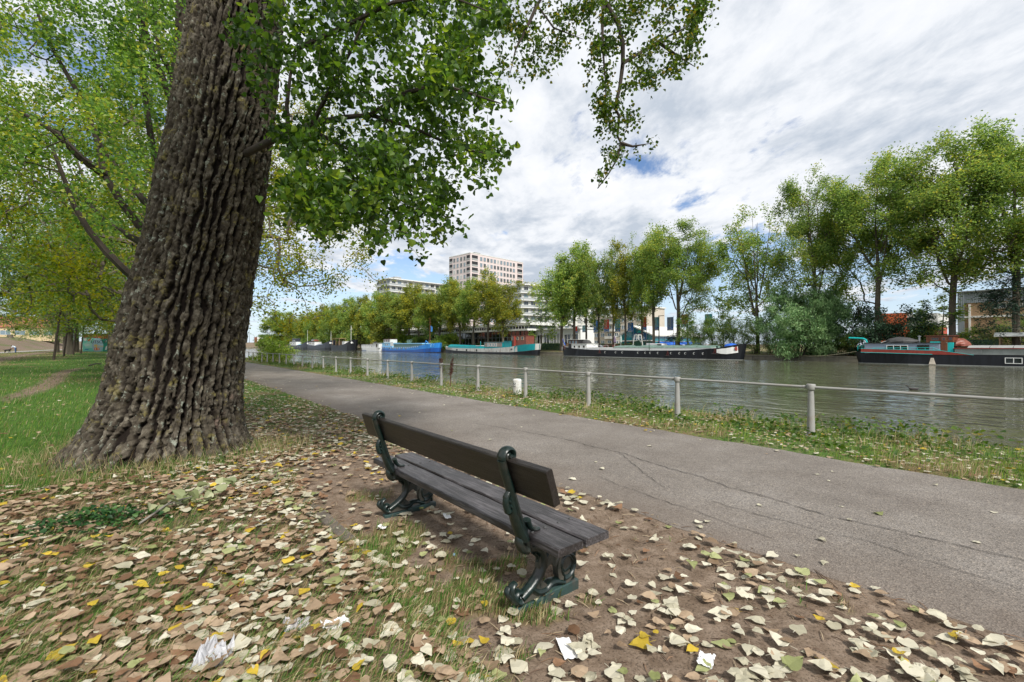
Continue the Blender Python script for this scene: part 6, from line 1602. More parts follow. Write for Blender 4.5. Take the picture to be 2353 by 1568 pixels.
# --- white terraced block (left) and white block (right)
def slab_block(px, Z, top, Lr, Ll, nfl, label, ang, step=3.1, wx=3.4):
    p = at(px, YH, Z); H = EYE + (YH - top) * Z / FPX
    e = empty('apartment_block', (p.x, p.y, 0), ang, label, 'apartment block')
    mb = MB(); mb.box(0, Lr, 0, Ll, 0, H); mb.build('wall', M['offwhite'], e)
    mb = MB(); mb.box(-1.3, Lr + .3, -1.3, Ll + .3, H + .003, H + .45); mb.build('roof', M['white'], e)
    wm = [window_mesh(wx * .62, 2.2, 'darkglass'), window_mesh(wx * .62, 2.2, 'blueglass'), window_mesh(wx * .62, 2.2, 'greydeck')]
    mb = MB(); mb.box(5, 9, 4, 8, H + .453, H + 2.2); mb.build('roof_plant', M['greydeck'], e)
    for k in range(nfl):
        z = H - step * (k + 1)
        mb = MB(); mb.box(-1.25, Lr * .62, -1.25, -.003, z - .3, z); mb.box(-1.25, -.003, 0, Ll + .2, z - .3, z); mb.build('balcony', M['white'], e)
        mb = MB(); mb.box(-1.2, Lr * .62, -1.2, -1.16, z + .003, z + .95); mb.box(-1.2, -1.16, -1.2, Ll, z + .003, z + .95); mb.build('balustrade', M['mullion'], e)
    xs_ = np.arange(2.0, Lr - 1, wx); zs = [H - step * (k + 1) + .25 for k in range(nfl)]
    put_windows(e, wm, xs_, zs, 0, cap=72); put_windows(e, wm, np.arange(1.6, Ll - .5, wx), zs, 0, True, cap=27)
slab_block(896, 230, 641, 44, 12.5, 7, 'white apartment block with balconies rising left of the pink tower', math.atan2(.714, .70))
slab_block(1199, 190, 655, 40, 14, 8, 'white apartment block between the pink tower and the black barge trees', math.atan2(.45, .89))
# --- glass pavilion
tP = 96.0; sR, sL = sx(1213, tP), sx(872, tP); Lp = sL - sR
e = empty('glass_pavilion', W(sR, tP, .2), RZ, 'long low glass pavilion with white floor slabs behind the trees', 'pavilion')
z1 = hz(1213, 760, tP) - .2; z2 = hz(1213, 747, tP) - .2
mb = MB(); mb.box(-Lp, 0, .3, 14, 0, z1); mb.build('glass_wall', M['darkglass'], e)
mb = MB()
for k in range(int(Lp / 2.2) + 1):
    x = -k * 2.2; mb.box(x - .06, x + .06, .18, .32, 0, z1)
for z in (0.05, 1.7, z1 * .66): mb.box(-Lp, 0, .2, .31, z - .05, z + .05)
mb.build('glazing_frame', M['mullion'], e)
mb = MB(); mb.box(-Lp - 1, 1.6, -1.6, 16, z1 + .003, z1 + .6); mb.build('floor_slab', M['white'], e)
mb = MB()
for k in range(int(Lp / 1.5)): mb.box(-k * 1.5 - .03, -k * 1.5 + .03, -1.5, -1.44, z1 + .6, z1 + 1.5)
mb.box(-Lp, 1.5, -1.5, -1.44, z1 + 1.5, z1 + 1.58); mb.build('balustrade', M['white'], e)
mb = MB(); mb.box(-Lp, -2, 3.5, 14, z1 + .61, z2); mb.build('upper_storey', M['darkglass'], e)
mb = MB(); mb.box(-Lp - 1, 2.2, -1.0, 16, z2 + .003, z2 + .7); mb.build('roof', M['offwhite'], e)
for k in range(10):
    mb = MB(); mb.box(-.18, .18, -.18, .18, z1 + .6, z2); mb.build('column', M['offwhite'], e, (-k * 12 - 1, 1.2, 0))
for k in range(6):
    mb = MB(); mb.box(0, 1.9, -.02, .0, .1, 1.6); mb.build('door_panel', M['white'], e, (-20 - k * 17.6, .17, 0))
# --- white showroom right of the pavilion
tS = 99.0; sR, sL = sx(1334, tS), sx(1226, tS); Ls = sL - sR; zS = hz(1290, 757, tS) - .2
e = empty('showroom', W(sR, tS, .2), RZ, 'low white building with tall windows behind the lawn and black barge stern', 'building')
mb = MB(); mb.box(-Ls, 0, 0, 6, 0, zS); mb.build('wall', M['white'], e)
mb = MB(); mb.box(-Ls - .3, .3, -.8, 6.3, zS + .003, zS + .4); mb.build('roof', M['white'], e)
wm = window_mesh(2.6, zS * .72, 'darkglass', 'white')
put_windows(e, wm, [-2.0, -5.2, -Ls + 9.6, -Ls + 6.4, -Ls + 3.2], [.25], 0)
mb = MB(); mb.box(-Ls * .5 - 2.6, -Ls * .5 + 1.6, -.08, .0, 0, zS * .8); mb.build('dark_opening', M['greydeck'], e)
# --- beige flats behind the car wash
tB = 150.0; sR, sL = sx(1480, tB), sx(1362, tB); Lb = sL - sR; zB = hz(1400, 712, tB) - .3
e = empty('apartment_block', W(sR, tB, .3), RZ, 'beige apartment block behind the car wash flags', 'apartment block')
mb = MB(); mb.box(-Lb, 0, 0, 14, 0, zB); mb.build('wall', M['beige'], e)
mb = MB(); mb.box(-Lb - .4, .4, -.5, 14.4, zB + .003, zB + .5); mb.build('roof', M['offwhite'], e)
zs = [zB - 3.0 * (k + 1) + .6 for k in range(5)]
put_windows(e, window_mesh(2.0, 1.7, 'blueglass', 'white'), np.arange(-Lb + 2, -2, 3.6), zs, 0, cap=95)
for k in range(5):
    mb = MB(); mb.box(-Lb + 7.6, -Lb + 12.6, -1.4, -.01, zs[k] - .75, zs[k] + .35); mb.build('balcony', M['offwhite'], e)
# --- car wash
p = at(1500, YH, 116); ang = math.atan2(.6, .8)
e = empty('car_wash', (p.x, p.y, .2), ang, 'teal glass car wash hall with pale gabled roof and lettered gable', 'car wash')
G, Lc, He, Ha = 10.6, 21.0, 3.9, 6.3
mb = MB(); mb.prism([(0, 0), (G, 0), (G, He), (G * .55, Ha), (0, He)], lambda a, b, d: (d, a, b), 0, Lc); mb.build('wall', M['tealglass'], e)
mb = MB()
for (y0, z0, y1, z1_) in ((-.6, He - .15, G * .55, Ha + .05), (G + .5, He - .15, G * .55, Ha + .05)):
    mb.prism([(y0, z0), (y1, z1_), (y1, z1_ + .3), (y0, z0 + .3)] if y0 < y1 else [(y1, z1_), (y0, z0), (y0, z0 + .3), (y1, z1_ + .3)], lambda a, b, d: (d, a, b), -.6, Lc + .5)
mb.build('roof', M['offwhite'], e)
mb = MB()
for k in range(9): mb.box(k * 2.6 - .05, k * 2.6 + .05, -.1, .0, 0, He - .2)
for k in range(6): mb.box(-.1, .0, k * 2.1, k * 2.1 + .1, 0, He)
mb.box(-.1, 0, 0, G, 2.4, 2.52); mb.box(0, Lc, -.1, 0, 2.4, 2.52); mb.build('glazing_frame', M['mullion'], e)
mb = MB(); mb.box(-.14, -.003, G * .42, G * .68, .1, 2.3); mb.build('gate', M['dark'], e)
mb = MB(); mb.prism([(-1.9, 1.75), (-.12, 2.35), (-.12, 2.25), (-1.9, 1.35)], lambda a, b, d: (d, a, b), 2, Lc - 1); mb.build('awning', M['bluetarp'], e)
mb = MB(); mb.box(-1.2, -.15, -.5, G + .5, 2.55, 2.75); mb.build('porch_roof', M['white'], e)
sg_ = MB(); sg_.box(-.18, -.11, 1.8, 6.2, 2.95, 4.6); sgn = sg_.build('sign', pbr('sign_blue', (.012, .09, .22), .4, .05), e)
for body, z, sz in (('IMAC', 4.05, 1.15), ('CARWASH', 3.32, .72)):
    o = link('lettering', text_mesh('lettering', body, sz, WHT, .02), sgn, (-.2, 4.0, z)); o.rotation_euler = (math.pi / 2, 0, -math.pi / 2)
mb = MB(); mb.prism([(4.0 - .8, 4.75), (4.0 + .8, 4.75), (4.0, 5.5)], lambda a, b, d: (d, a, b), -.17, -.12); mb.build('logo', M['brightteal'], e)
# --- flags of the car wash
def banner(px, ytop, ybot, cloth, lab, w=1.55, t=93.0, text=True, swap=None):
    s = sx(px, t); za, zb = hz(px, ytop, t), hz(px, ybot, t); z0 = gz(s, t)
    e = empty('banner_flag', W(s, t, z0), RZ, lab, 'flag', 'car wash banner flags')
    mb = MB(); mb.tube([(w * .5 + .06, 0, 0), (w * .5 + .06, 0, za - z0 + .2)], [.06, .04], 6); mb.build('pole', M['metal'], e)
    h0, h1 = zb - z0, za - z0; zc = h0 + (h1 - h0) * .26
    mb = MB(); mb.box(-w/2, w/2, -.012, .012, zc, h1); c = mb.build('cloth', cloth, e)
    mb = MB(); mb.box(-w/2, w/2, -.012, .012, h0, zc - .002); mb.build('lower_cloth', pbr('banner_royal_blue', (.015, .10, .42), .7, .05) if 'BR' not in M else M['BR'], e)
    if text:
        Lh = h1 - zc; o = link('lettering', FTXT, e, (-w * .06, -.016, (zc + h1) / 2)); o.rotation_euler = (math.pi / 2, -math.pi / 2, 0); o.scale = (Lh * .92 / 3.0, w * .8 / 1.0 * .8, 1)
        zh = (zc - h0); hm = MB(); k = w * .4
        for a, b in (((-k, .12 * zh), (k, .12 * zh)), ((k, .12 * zh), (k, .55 * zh)), ((k, .55 * zh), (0, .85 * zh)), ((0, .85 * zh), (-k, .55 * zh)), ((-k, .55 * zh), (-k, .12 * zh))): hm.bar((a[0], -.02, h0 + a[1]), (b[0], -.02, h0 + b[1]), .02, .12)
        for xx in (-.5, -.15, .2): hm.box(xx * k / .5 * .6, xx * k / .5 * .6 + .22, -.03, -.014, h0 + .2 * zh, h0 + .42 * zh)
        hm.build('emblem', WHT, e)
M['BR'] = pbr('banner_royal_blue', (.04, .22, .75), .7, .05)
FTXT = text_mesh('lettering', 'CARWASH', 1.0, WHT, .004)
bx = [v.co.x for v in FTXT.vertices]; kx = 3.0 / (max(bx) - min(bx)); FTXT.transform(Matrix.Diagonal((kx, 1.25, 1, 1)))
RED = pbr('banner_red', (.88, .06, .04), .7, .05); LBL = pbr('banner_light_blue', (.22, .62, .88), .7, .05); SLB = pbr('banner_slate_blue', (.20, .30, .60), .7, .05); ORR = pbr('banner_orange_red', (.85, .20, .07), .7, .05); CYN = pbr('banner_cyan', (.10, .65, .80), .7, .05)
for px, a, b, c, lab in ((1369, 736, 765, M['BR'], 'dark blue car wash flag, leftmost full flag behind the black barge'), (1394, 735, 764, RED, 'red car wash flag between the dark blue and light blue ones'), (1419, 734, 763, LBL, 'light blue car wash flag just left of the car wash gable'), (1449, 742, 763, M['BR'], 'blue car wash flag in front of the gable sign'), (1479, 728, 760, RED, 'tall red car wash flag half hidden by a poplar trunk'), (1508, 729, 760, LBL, 'light blue car wash flag over the pale roof'), (1540, 729, 760, SLB, 'slate blue car wash flag over the pale roof'), (1573, 723, 752, ORR, 'orange red flag behind thin leaves'), (1628, 722, 748, CYN, 'cyan flag behind the feathery shrub'), (1322, 750, 766, RED, 'small red flag behind the wheelhouse of the black barge'), (1343, 748, 764, LBL, 'small light blue flag behind the white cabin')):
    banner(px, a, b, c, lab)
# --- street lamps and pole near the car wash
for px, yt, lab in ((1514, 727, 'dark lamp post standing on the car wash forecourt'), (1275, 735, 'thin grey lamp post on the lawn before the showroom')):
    s = sx(px, 90); z0 = gz(s, 90); hh = hz(px, yt, 90) - z0
    e = empty('lamp_post', W(s, 90, z0), RZ, lab, 'lamp post'); mb = MB(); mb.tube([(0, 0, 0), (0, 0, hh)], [.1, .06], 8); mb.build('pole', M['tarp'], e); mb = MB(); mb.box(-.1, 1.3, -.1, .1, hh, hh + .12); mb.build('lamp_head', M['tarp'], e)
# --- cars and van
def car(px, t, lab, paint, yaw=0.0, van=False, group='cars parked on the far bank'):
    s = sx(px, t); e = empty('delivery_van' if van else 'parked_car', W(s, t, gz(s, t) + .02), RZ + yaw, lab, 'van' if van else 'car', None if van else group)
    if van: prof = [(-2.3, .35), (2.4, .35), (2.45, .9), (2.05, 1.25), (1.45, 2.0), (-2.3, 2.05), (-2.4, 1.0)]; W_ = .95
    else: prof = [(-2.1, .35), (2.1, .35), (2.15, .7), (1.9, .88), (1.05, .98), (.45, 1.42), (-.9, 1.45), (-1.75, 1.0), (-2.15, .9)]; W_ = .86
    mb = MB(); mb.prism(prof, lambda a, b, d: (a, d, b), -W_, W_); mb.build('body', paint, e, bevel=.09)
    gl = MB()
    for y in (-W_ - .012, W_ - .012):
        pts = [(1.25, 1.2), (1.62, 1.2), (1.3, 1.85), (.35, 1.85), (.35, 1.2)] if van else [(-1.5, 1.0), (.85, 1.0), (.40, 1.36), (-.85, 1.38)]
        gl.prism(pts, lambda a, b, d: (a, d, b), y, y + .024)
    gl.build('windows', M['darkglass'], e)
    for x in (-1.35, 1.35):
        for y in (-W_, W_ - .2):
            w_ = MB(); w_.prism([(x + .33 * math.cos(a), .33 + .33 * math.sin(a)) for a in np.linspace(0, 2 * math.pi, 17)[:-1]], lambda a, b, d: (a, d, b), y - .02, y + .22); wo = w_.build('wheel', M['rubber'], e)
            w_ = MB(); w_.prism([(x + .18 * math.cos(a), .33 + .18 * math.sin(a)) for a in np.linspace(0, 2 * math.pi, 13)[:-1]], lambda a, b, d: (a, d, b), y - .03, y + .23); w_.build('rim', M['metal'], wo)
car(1512, 84.6, 'white van with draped tarpaulin parked on the far bank by a poplar', M['carwhite'], 0, True)
car(1374, 87.0, 'silver hatchback parked just behind the deck of the black barge', M['cargrey'], .15)
car(1392, 98, 'white car in front of the beige flats entrance', M['carwhite'], .1); car(1418, 99, 'white car right of the closed green parasol', M['carwhite'], 0)
car(1566, 95, 'white car beside the tall yellow green poplar trunk', M['carwhite'], .2); car(1616, 94, 'white car behind the shrubs right of the car wash', M['carwhite'], -.2); car(1586, 97, 'dark car under the blue awning of the car wash', M['navy'], .4)
# --- right: red clad building, tan brick building, gazebo
tR = 124.0; sR, sL = sx(2152, tR), sx(2026, tR); Lr = sL - sR; H1 = hz(2090, 722, tR) - .3
e = empty('office_building', W(sR, tR, .3), RZ, 'flat roofed building with orange block, pale upper floor and red base', 'building')
mb = MB(); zm = hz(2100, 750, tR) - .3; mb.box(-Lr, 0, .4, 12, 0, zm); mb.build('base_wall', M['redbrick'], e)
mb = MB(); mb.box(-Lr + 4.2, .2, 0, 12, zm + .003, H1); uw = mb.build('upper_wall', M['offwhite'], e)
mb = MB(); mb.box(-Lr - .2, -Lr + 4.2, -.3, 11, 0, H1 + .3); mb.build('orange_block', M['orange'], e)
a, b = sx(2074, tR) - sR, sx(2128, tR) - sR
win(uw, -a, -b, 0, hz(2100, 740, tR) - .3, hz(2100, 730, tR) - .3, M['tarp'], .08, 7)
mb = MB(); mb.box(-Lr * .4, -Lr * .4 + 1.2, 4, 5, H1 + .003, H1 + .9); mb.build('roof_vent', M['metal'], e)
tW = 110.0; sA = sx(2201, tW); e = empty('warehouse', W(sA, tW, .3), RZ, 'tan brick warehouse with grey corrugated corner and white concrete bands', 'warehouse')
Hw = hz(2201, 673, tW) - .3; U = lambda px: sA - sx(px, tW); Zw = lambda y: hz(2220, y, tW) - .3
mb = MB(); mb.box(U(2214.5), 46, .2, 20, 0, Zw(697)); mb.build('brick_wall', M['tanbrick'], e)
mb = MB()
x = 0.0
while x < U(2214.5): mb.box(x, x + .12, -.06, .0, 0, Hw); x += .24
mb.box(0, U(2214.5), 0, 20, 0, Hw); x = U(2214.5)
while x < 46: mb.box(x, x + .12, .08, .14, Zw(697), Hw); x += .24
mb.box(U(2214.5), 46, .14, 20, Zw(697) + .003, Hw); mb.build('corrugated_wall', M['corrugated'], e)
mb = MB(); mb.box(-.2, 46, -.15, 20.2, Hw + .003, Hw + .2); mb.build('roof_edge', M['metal'], e)
mb = MB(); mb.box(U(2214.5), 46, .05, .2, Zw(731), Zw(727)); mb.box(U(2226), U(2231), 0, .2, 0, Zw(700)); mb.build('concrete_band', M['white'], e)
for k in range(4): win(e, U(2284) + 1.6 * k, U(2284) + 1.6 * k + 1.45, .2, Zw(712), Zw(700), M['white'], .12, 2)
tG = 84.2; sA = sx(2292, tG); e = empty('gazebo', W(sA, tG, .15), RZ, 'wooden gazebo with curved translucent roof on the bank at the right edge', 'gazebo')
zG = hz(2300, 774, tG) - .15; mb = MB()
for x in (.2, 2.6, 5.0):
    for y in (0, 2.2): mb.box(x - .06, x + .06, y - .06, y + .06, -.1, zG)
for y in (0, 2.2): mb.bar((-.1, y, zG), (5.4, y, zG), .1, .12)
mb.build('posts', M['tanbrick'], e)
mb = MB(); mb.loft([[(x, -.35, zG + .02), (x, .4, zG + .42), (x, 1.1, zG + .55), (x, 1.8, zG + .42), (x, 2.55, zG + .02), (x, 1.8, zG + .37), (x, 1.1, zG + .5), (x, .4, zG + .37)] for x in (-.3, 1.6, 3.5, 5.6)]); mb.build('roof', pbr('polycarbonate', (.32, .34, .34), .3, .1, 2), e)
def chair(m):
    m.box(-.25, .25, -.25, .25, .42, .46); m.box(.2, .25, -.25, .25, .46, 1.0)
    for x in (-.22, .22):
        for y in (-.22, .22): m.box(x - .025, x + .025, y - .025, y + .025, 0, .42)
sC = sx(2338, tG); mb = MB(); chair(mb); tag(mb.build('chair', M['tanbrick'], None, W(sC, tG + .8, gz(sC, tG + .8)), RZ), 'wooden chair under the gazebo roof', 'chair')
sC = sx(2262, 84.3); mb = MB(); heap(mb, 1.1, .8, 1.25, 12); tag(mb.build('covered_motorcycle', pbr('khaki_cover', (.16, .15, .11), .9, .3, 2), None, W(sC, 84.3, gz(sC, 84.3)), RZ), 'khaki covered motorcycle in front of the clipped hedge', 'motorcycle')
# ================================================================= beyond the end of the canal
mb = MB(); pe = at(603, YH, 520); e = empty('office_building', (pe.x - 6, pe.y, 3.2), .25, 'small white flat roofed building beyond the end of the canal', 'building')
mb.box(0, 24, 0, 14, 0, 8.0); mb.build('wall', M['white'], e); mb = MB(); mb.box(-3, -.01, 0, 14, 0, 8.2); mb.build('brick_corner', M['redwood'], e)
win(e, 2, 10, 0, 4.6, 6.6, M['tarp'], .2, 4); win(e, 12, 22, 0, 4.6, 6.6, M['tarp'], .2, 4)
mb = MB(); mb.tube([(0, 0, 0), (0, 0, 17)], [.25, .12], 6); p = at(573, YH, 480); tag(mb.build('lamp_post', M['tarp'], None, (p.x, p.y, 1.5)), 'thin far lamp post right of the big trunk against the sky', 'lamp post')
for px, Z, hw, hh, key, lab in ((640, 470, 13, 7, 'brightshrub', 'yellow green shrubs on the brown bank beyond the canal end'), (610, 465, 7, 8, 'roundshrub', 'dark round shrub below the far white building'), (622, 530, 12, 9, 'roundshrub', 'green shrub right of the far white building')):
    p = at(px, YH, Z); place_tree('shrub', key, (p.x, p.y, gz(*ST(p.x, p.y))), 0, (hw / 3., hw / 3., hh / 3.), lab, 'shrub', None, ('stems', 'leaves'))
# hedge-like knotweed bush on the near bank
bush_data('knotweed', 3, (3.4, 2.0), 12, 420, 9500, .15, 'lf_hedge', 97, .16, .6, .6, .3, 0, 26, .48, cspread=.35)
p = W(52.5, 10.0, -.5); place_tree('shrub', 'knotweed', p, RZ, (1.35, .9, .95), 'bushy yellow green knotweed overhanging the railing beside the trunk', 'shrub', None, ('stems', 'leaves'))
# ================================================================= left side of the photo
# second poplar of the row: limbs fan out to the left from behind the big trunk
g = np.random.default_rng(88)
limbs = [[(-10.5, 13.5, -.3), (-10.45, 13.5, 1.5), (-10.35, 13.45, 3.2), (-10.2, 13.4, 5.5), (-9.9, 13.3, 8), (-9.6, 13.2, 11), (-9.5, 13, 14)],
         [P3(330, 655, 13.4), P3(286, 622, 12.9), P3(242, 578, 12.6), P3(202, 530, 12.3), P3(166, 470, 12), P3(138, 395, 11.8), P3(112, 330, 11.6)],
         [P3(340, 545, 13.4), P3(318, 520, 13.2), P3(280, 470, 13), P3(236, 400, 12.8), P3(222, 330, 12.8), P3(190, 240, 12.6), P3(120, 120, 12.4), P3(80, 30, 12.3)],
         [P3(360, 500, 13.4), P3(320, 450, 13.6), P3(280, 400, 13.8), P3(236, 350, 14), P3(200, 270, 14.2)],
         [P3(380, 420, 13.4), P3(345, 330, 13.4), P3(330, 230, 13.4), P3(320, 100, 13.4), P3(330, -60, 13.4)],
         [P3(400, 300, 13.2), P3(388, 225, 13), P3(350, 130, 12.8), P3(318, 40, 12.7), P3(300, -60, 12.6)],
         [P3(410, 280, 13.2), P3(405, 200, 13.2), P3(360, 110, 13.3), P3(345, 0, 13.4)],
         [P3(330, 560, 13.5), P3(290, 540, 14), P3(230, 500, 14.4), P3(170, 430, 14.8)],
         [P3(236, 400, 12.8), P3(180, 360, 12.2), P3(120, 300, 11.6), P3(50, 260, 11.2)]]
poly = [(-180, -140), (425, -140), (418, 0), (398, 150), (372, 300), (350, 400), (322, 500), (296, 590), (262, 585), (215, 575), (150, 540), (90, 470), (20, 430), (-120, 360)]
T = np.concatenate((poly_targets(poly, 330, 10.6, 15.5, g), poly_targets(poly, 330, 10.6, 15, g, 46, 26, .5)))
P, par, ch, n0 = grow(limbs, T, .45, .25, .12, 15)
r, kids = pipe_r(par, len(P), .0042, 2.25); r = np.minimum(r, .32); limb_min(r, ch, len(limbs), .20, .06)
for i in range(7): r[i] = max(r[i], .34 - .03 * i)
e = empty('poplar_tree', (0, 0, 0), 0, 'poplar with many limbs fanning left, half hidden behind the massive trunk', 'tree')
link('trunk', branch_mesh('trunk', P, ch, r, M['barkdark'], .006, 10, 6), e)
NL = 26000; site = leaf_sites(P, ch, r, n0, NL, g, .03, .17)
v, f = leaves_heart(site, g.uniform(.06, .105, NL), g, .25, .6); link('crown', mesh_np('crown', v, [(f, 0)], M['lf_next']), e)
# further poplars of the row, big crowns down to head height
tree_data('park_a', 22, 11.5, (7.6, 7.6, 9.3), 460, 56, 21000, .19, 'lf_next', 'barkfar', 101, .36, .12, (0, 0), .32, .66, .5, .2, .0, .8, 6, .2, .05, .26, .012)
tree_data('park_b', 22, 11.5, (7.6, 7.6, 9.3), 460, 56, 21000, .19, 'lf_next', 'barkfar', 102, .36, .12, (0, 0), .32, .66, .5, .2, .0, .8, 6, .2, .05, .26, .012)
leaf_variant('park_y', 'park_a', 'lf_yel'); leaf_variant('park_l', 'park_b', 'lf_bush')
tree_data('park_full', 22, 10.6, (7.6, 7.6, 9.4), 900, 80, 60000, .15, 'lf_yel', 'barkfar', 103, .36, .12, (0, 0), .30, .66, .5, .2, .28, .8, 6, .2, .08, .26, .012)
for s, t, key, k, lab in ((30, 2.2, 'park_full', 1.05, 'yellowing poplar showing right of the massive trunk'), (46, -.3, 'park_b', 1.05, 'green poplar farther along the row behind the massive trunk'), (62, -.3, 'park_l', 1.1, 'poplar deep in the row left of the trunk'), (80, -2, 'park_l', 1.1, 'poplar behind the painted hut'), (100, -3, 'park_b', 1.15, 'green poplar far behind the painted hut'), (128, -6, 'park_a', 1.2, 'last poplar of the row behind the hut')):
    place_tree('poplar_tree', key, W(s, t, gz(s, t)), tr_.uniform(0, 6), k, lab, 'tree', 'poplars of the near row')
for x, y, key, k, lab in ((-25.5, 15.0, 'park_b', .95, 'dense green tree overhanging the left edge of the photo'), (-47, 33, 'park_b', .95, 'olive green tree left of the slender trunks'), (-52, 42, 'park_l', 1.0, 'yellow green tree at the far left over the lawn'), (-64, 66, 'park_l', .95, 'tree at the edge of the lawn behind the slender trunks'), (-92, 92, 'park_b', 1.0, 'tree in front of the left houses'), (-118, 118, 'park_a', 1.0, 'tree right of the left houses')):
    s, t = ST(x, y); place_tree('park_tree', key, (x, y, gz(s, t)), tr_.uniform(0, 6), k, lab, 'tree')
tree_data('slender', 17, 11.5, (2.6, 2.6, 6.0), 230, 30, 8500, .20, 'lf_hedge', 'barkdark', 111, .08, .3, (.12, 0), .25, .6, .4, .2, .1, .7, 2, .4, 0, .3, .008)
leaf_variant('slender_g', 'slender', 'lf_bush')
for px, yb, key, lab in ((124, 828, 'slender_g', 'slender dark trunk leaning right, nearest of four young trees'), (147, 821, 'slender', 'second slender young tree with pale lower trunk'), (168, 818, 'slender_g', 'third slender young tree left of the painted hut'), (186, 815, 'slender', 'slender young tree touching the hut edge, rightmost of four')):
    p = gnd(px, yb, .08); s, t = ST(p.x, p.y); place_tree('slender_tree', key, (p.x, p.y, gz(s, t)), tr_.uniform(-.3, .3), .82 + p.y / 220, lab, 'tree', 'four slender young trees')
for px, Z, rr2, lab in ((152, 84, .8, 'thick grey trunk behind the second slender tree'), (176, 98, .6, 'dark trunk between the slender trees and the hut')):
    p = at(px, YH, Z); s, t = ST(p.x, p.y); place_tree('park_tree', 'park_b', (p.x, p.y, gz(s, t)), tr_.uniform(0, 6), 1.15, lab, 'tree')
# painted hut
p = at(190, YH, 104); s, t = ST(p.x, p.y); hz0 = gz(s, t); ang = .10
hw_ = (245 - 190) / FPX * 104; hh_ = 3.95
hut = empty('painted_hut', (p.x, p.y, hz0), ang, 'small red brick hut with a colourful mural on its wall', 'hut')
mb = MB(); mb.box(0, hw_, 0, 4, -.3, hh_); mb.build('wall', pbr('hut_brick', (.36, .075, .04), .9, .15, 2), hut)
mb = MB(); mb.box(-.15, hw_ + .15, -.15, 4.15, hh_ + .003, hh_ + .14); mb.build('roof', M['tarp'], hut)
mb = MB(); mb.box(hw_ + .003, hw_ + .05, .3, 3.5, .3, hh_ - .4); mb.build('pale_door', M['white'], hut)
mu = MB(); Wm = hw_; Hm = hh_ * .80
def shape(pts, m, k): mu.prism([(a * Wm, b * Hm) for a, b in pts], lambda a, b, d: (a, -d, b), .004 * k, .004 * k + .003, m)
def blob(cx, cy, rx_, ry_, m, k, n=18, a0=0, a1=2 * math.pi): shape([(cx + rx_ * math.cos(a), cy + ry_ * math.sin(a)) for a in np.linspace(a0, a1, n)[: n - (a1 - a0 > 6)]], m, k)
shape([(0, 0), (.96, 0), (.96, .93), (.55, .93), (.4, 1.0), (0, 1.0)], 0, 1)
shape([(.12, .28), (.40, .25), (.46, .62), (.2, .66), (.02, .55)], 1, 2)
blob(.58, .45, .22, .55, 2, 3); shape([(.78, 0), (.96, 0), (.96, .93), (.70, .93), (.80, .5)], 3, 4)
blob(.66, .98, .075, .13, 4, 5, 14, 0, math.pi); shape([(.02, .8), (.12, .76), (.18, .9), (.06, 1.0)], 5, 5); shape([(.17, .74), (.36, .76), (.34, .98), (.28, .98)], 4, 5)
shape([(.12, .62), (.26, .74), (.34, .97), (.41, .97), (.33, .74), (.24, .58)], 1, 6); shape([(.44, .5), (.56, .52), (.57, .1), (.52, .06), (.50, .36), (.44, .34)], 6, 6); shape([(.56, .43), (.80, .40), (.80, .35), (.56, .37)], 6, 7)
shape([(.45, .09), (.65, .09), (.65, .27), (.45, .27)], 4, 7); blob(.50, .18, .025, .045, 5, 8); blob(.60, .18, .025, .045, 5, 8); shape([(.07, .45), (.18, .42), (.34, .46), (.2, .52)], 5, 8)
shape([(.08, .12), (.22, .10), (.24, .16), (.10, .18)], 7, 8); blob(.88, .76, .045, .085, 5, 6); blob(.865, .775, .04, .07, 3, 7); shape([(.86, .1), (.93, .12), (.95, .42), (.90, .36)], 5, 6)
mu.build('mural', [pbr('mural_mint', (.20, .62, .50), .8, .05), pbr('mural_pale_mint', (.40, .70, .60), .8, .05), pbr('mural_pale_blue', (.36, .53, .62), .8, .05), pbr('mural_deep_green', (.02, .24, .17), .8, .05), pbr('mural_orange', (.72, .16, .04), .8, .05), M['white'], pbr('mural_yellow', (.72, .52, .16), .8, .05), pbr('mural_blue', (.06, .22, .5), .8, .05)], hut)
o = link('lettering', text_mesh('lettering', 'UTSCHI', .95, BLK, .004), hut, (.62 * Wm, -.05, .68 * Hm)); o.rotation_euler = (math.pi / 2, 0, 0)
# houses on the rise
def house(px, Z, w, d, h, rh, lab, wallm, z0, ang, nw=5, name='house'):
    p = at(px, YH, Z); e = empty(name, (p.x, p.y, z0), ang, lab, 'house')
    mb = MB(); mb.box(-w/2, w/2, 0, d, 0, h); mb.build('wall', wallm, e)
    mb = MB(); mb.prism([(-.5, h + .003), (d + .5, h + .003), (d / 2, h + rh)], lambda a, b, dd: (dd, a, b), -w/2 - .4, w/2 + .4); mb.build('roof', M['rooftile'], e)
    for k in range(nw):
        x = -w/2 + w * (k + .5) / nw; win(e, x - w / nw * .36, x + w / nw * .36, 0, h * .45, h * .78, M['white'], .1, 2, 'blueglass')
house(12, 190, 30, 16, 5.6, 5.0, 'long cream house with red tiled roof at the left edge', M['cream'], 3.6, .6, 7)
house(80, 215, 12, 10, 7, 4, 'red brick house behind trees left of the slender trunks', M['redbrick'], 3.9, .5, 3)
house(100, 235, 12, 10, 8, 4.5, 'brick house with red roof just left of the slender trunks', M['rooftile'], 4, .5, 3)
# stump on the mound
p = at(23, YH, 150); s, t = ST(p.x, p.y); mb = MB(); mb.lathe([(.95, -.3), (.8, .3), (.75, 1.0), (.6, 1.05), (0, 1.0)], 10); tag(mb.build('tree_stump', M['barkfar'], None, (p.x, p.y, gz(s, t))), 'dark tree stump on the grassy rise at the left edge', 'stump')
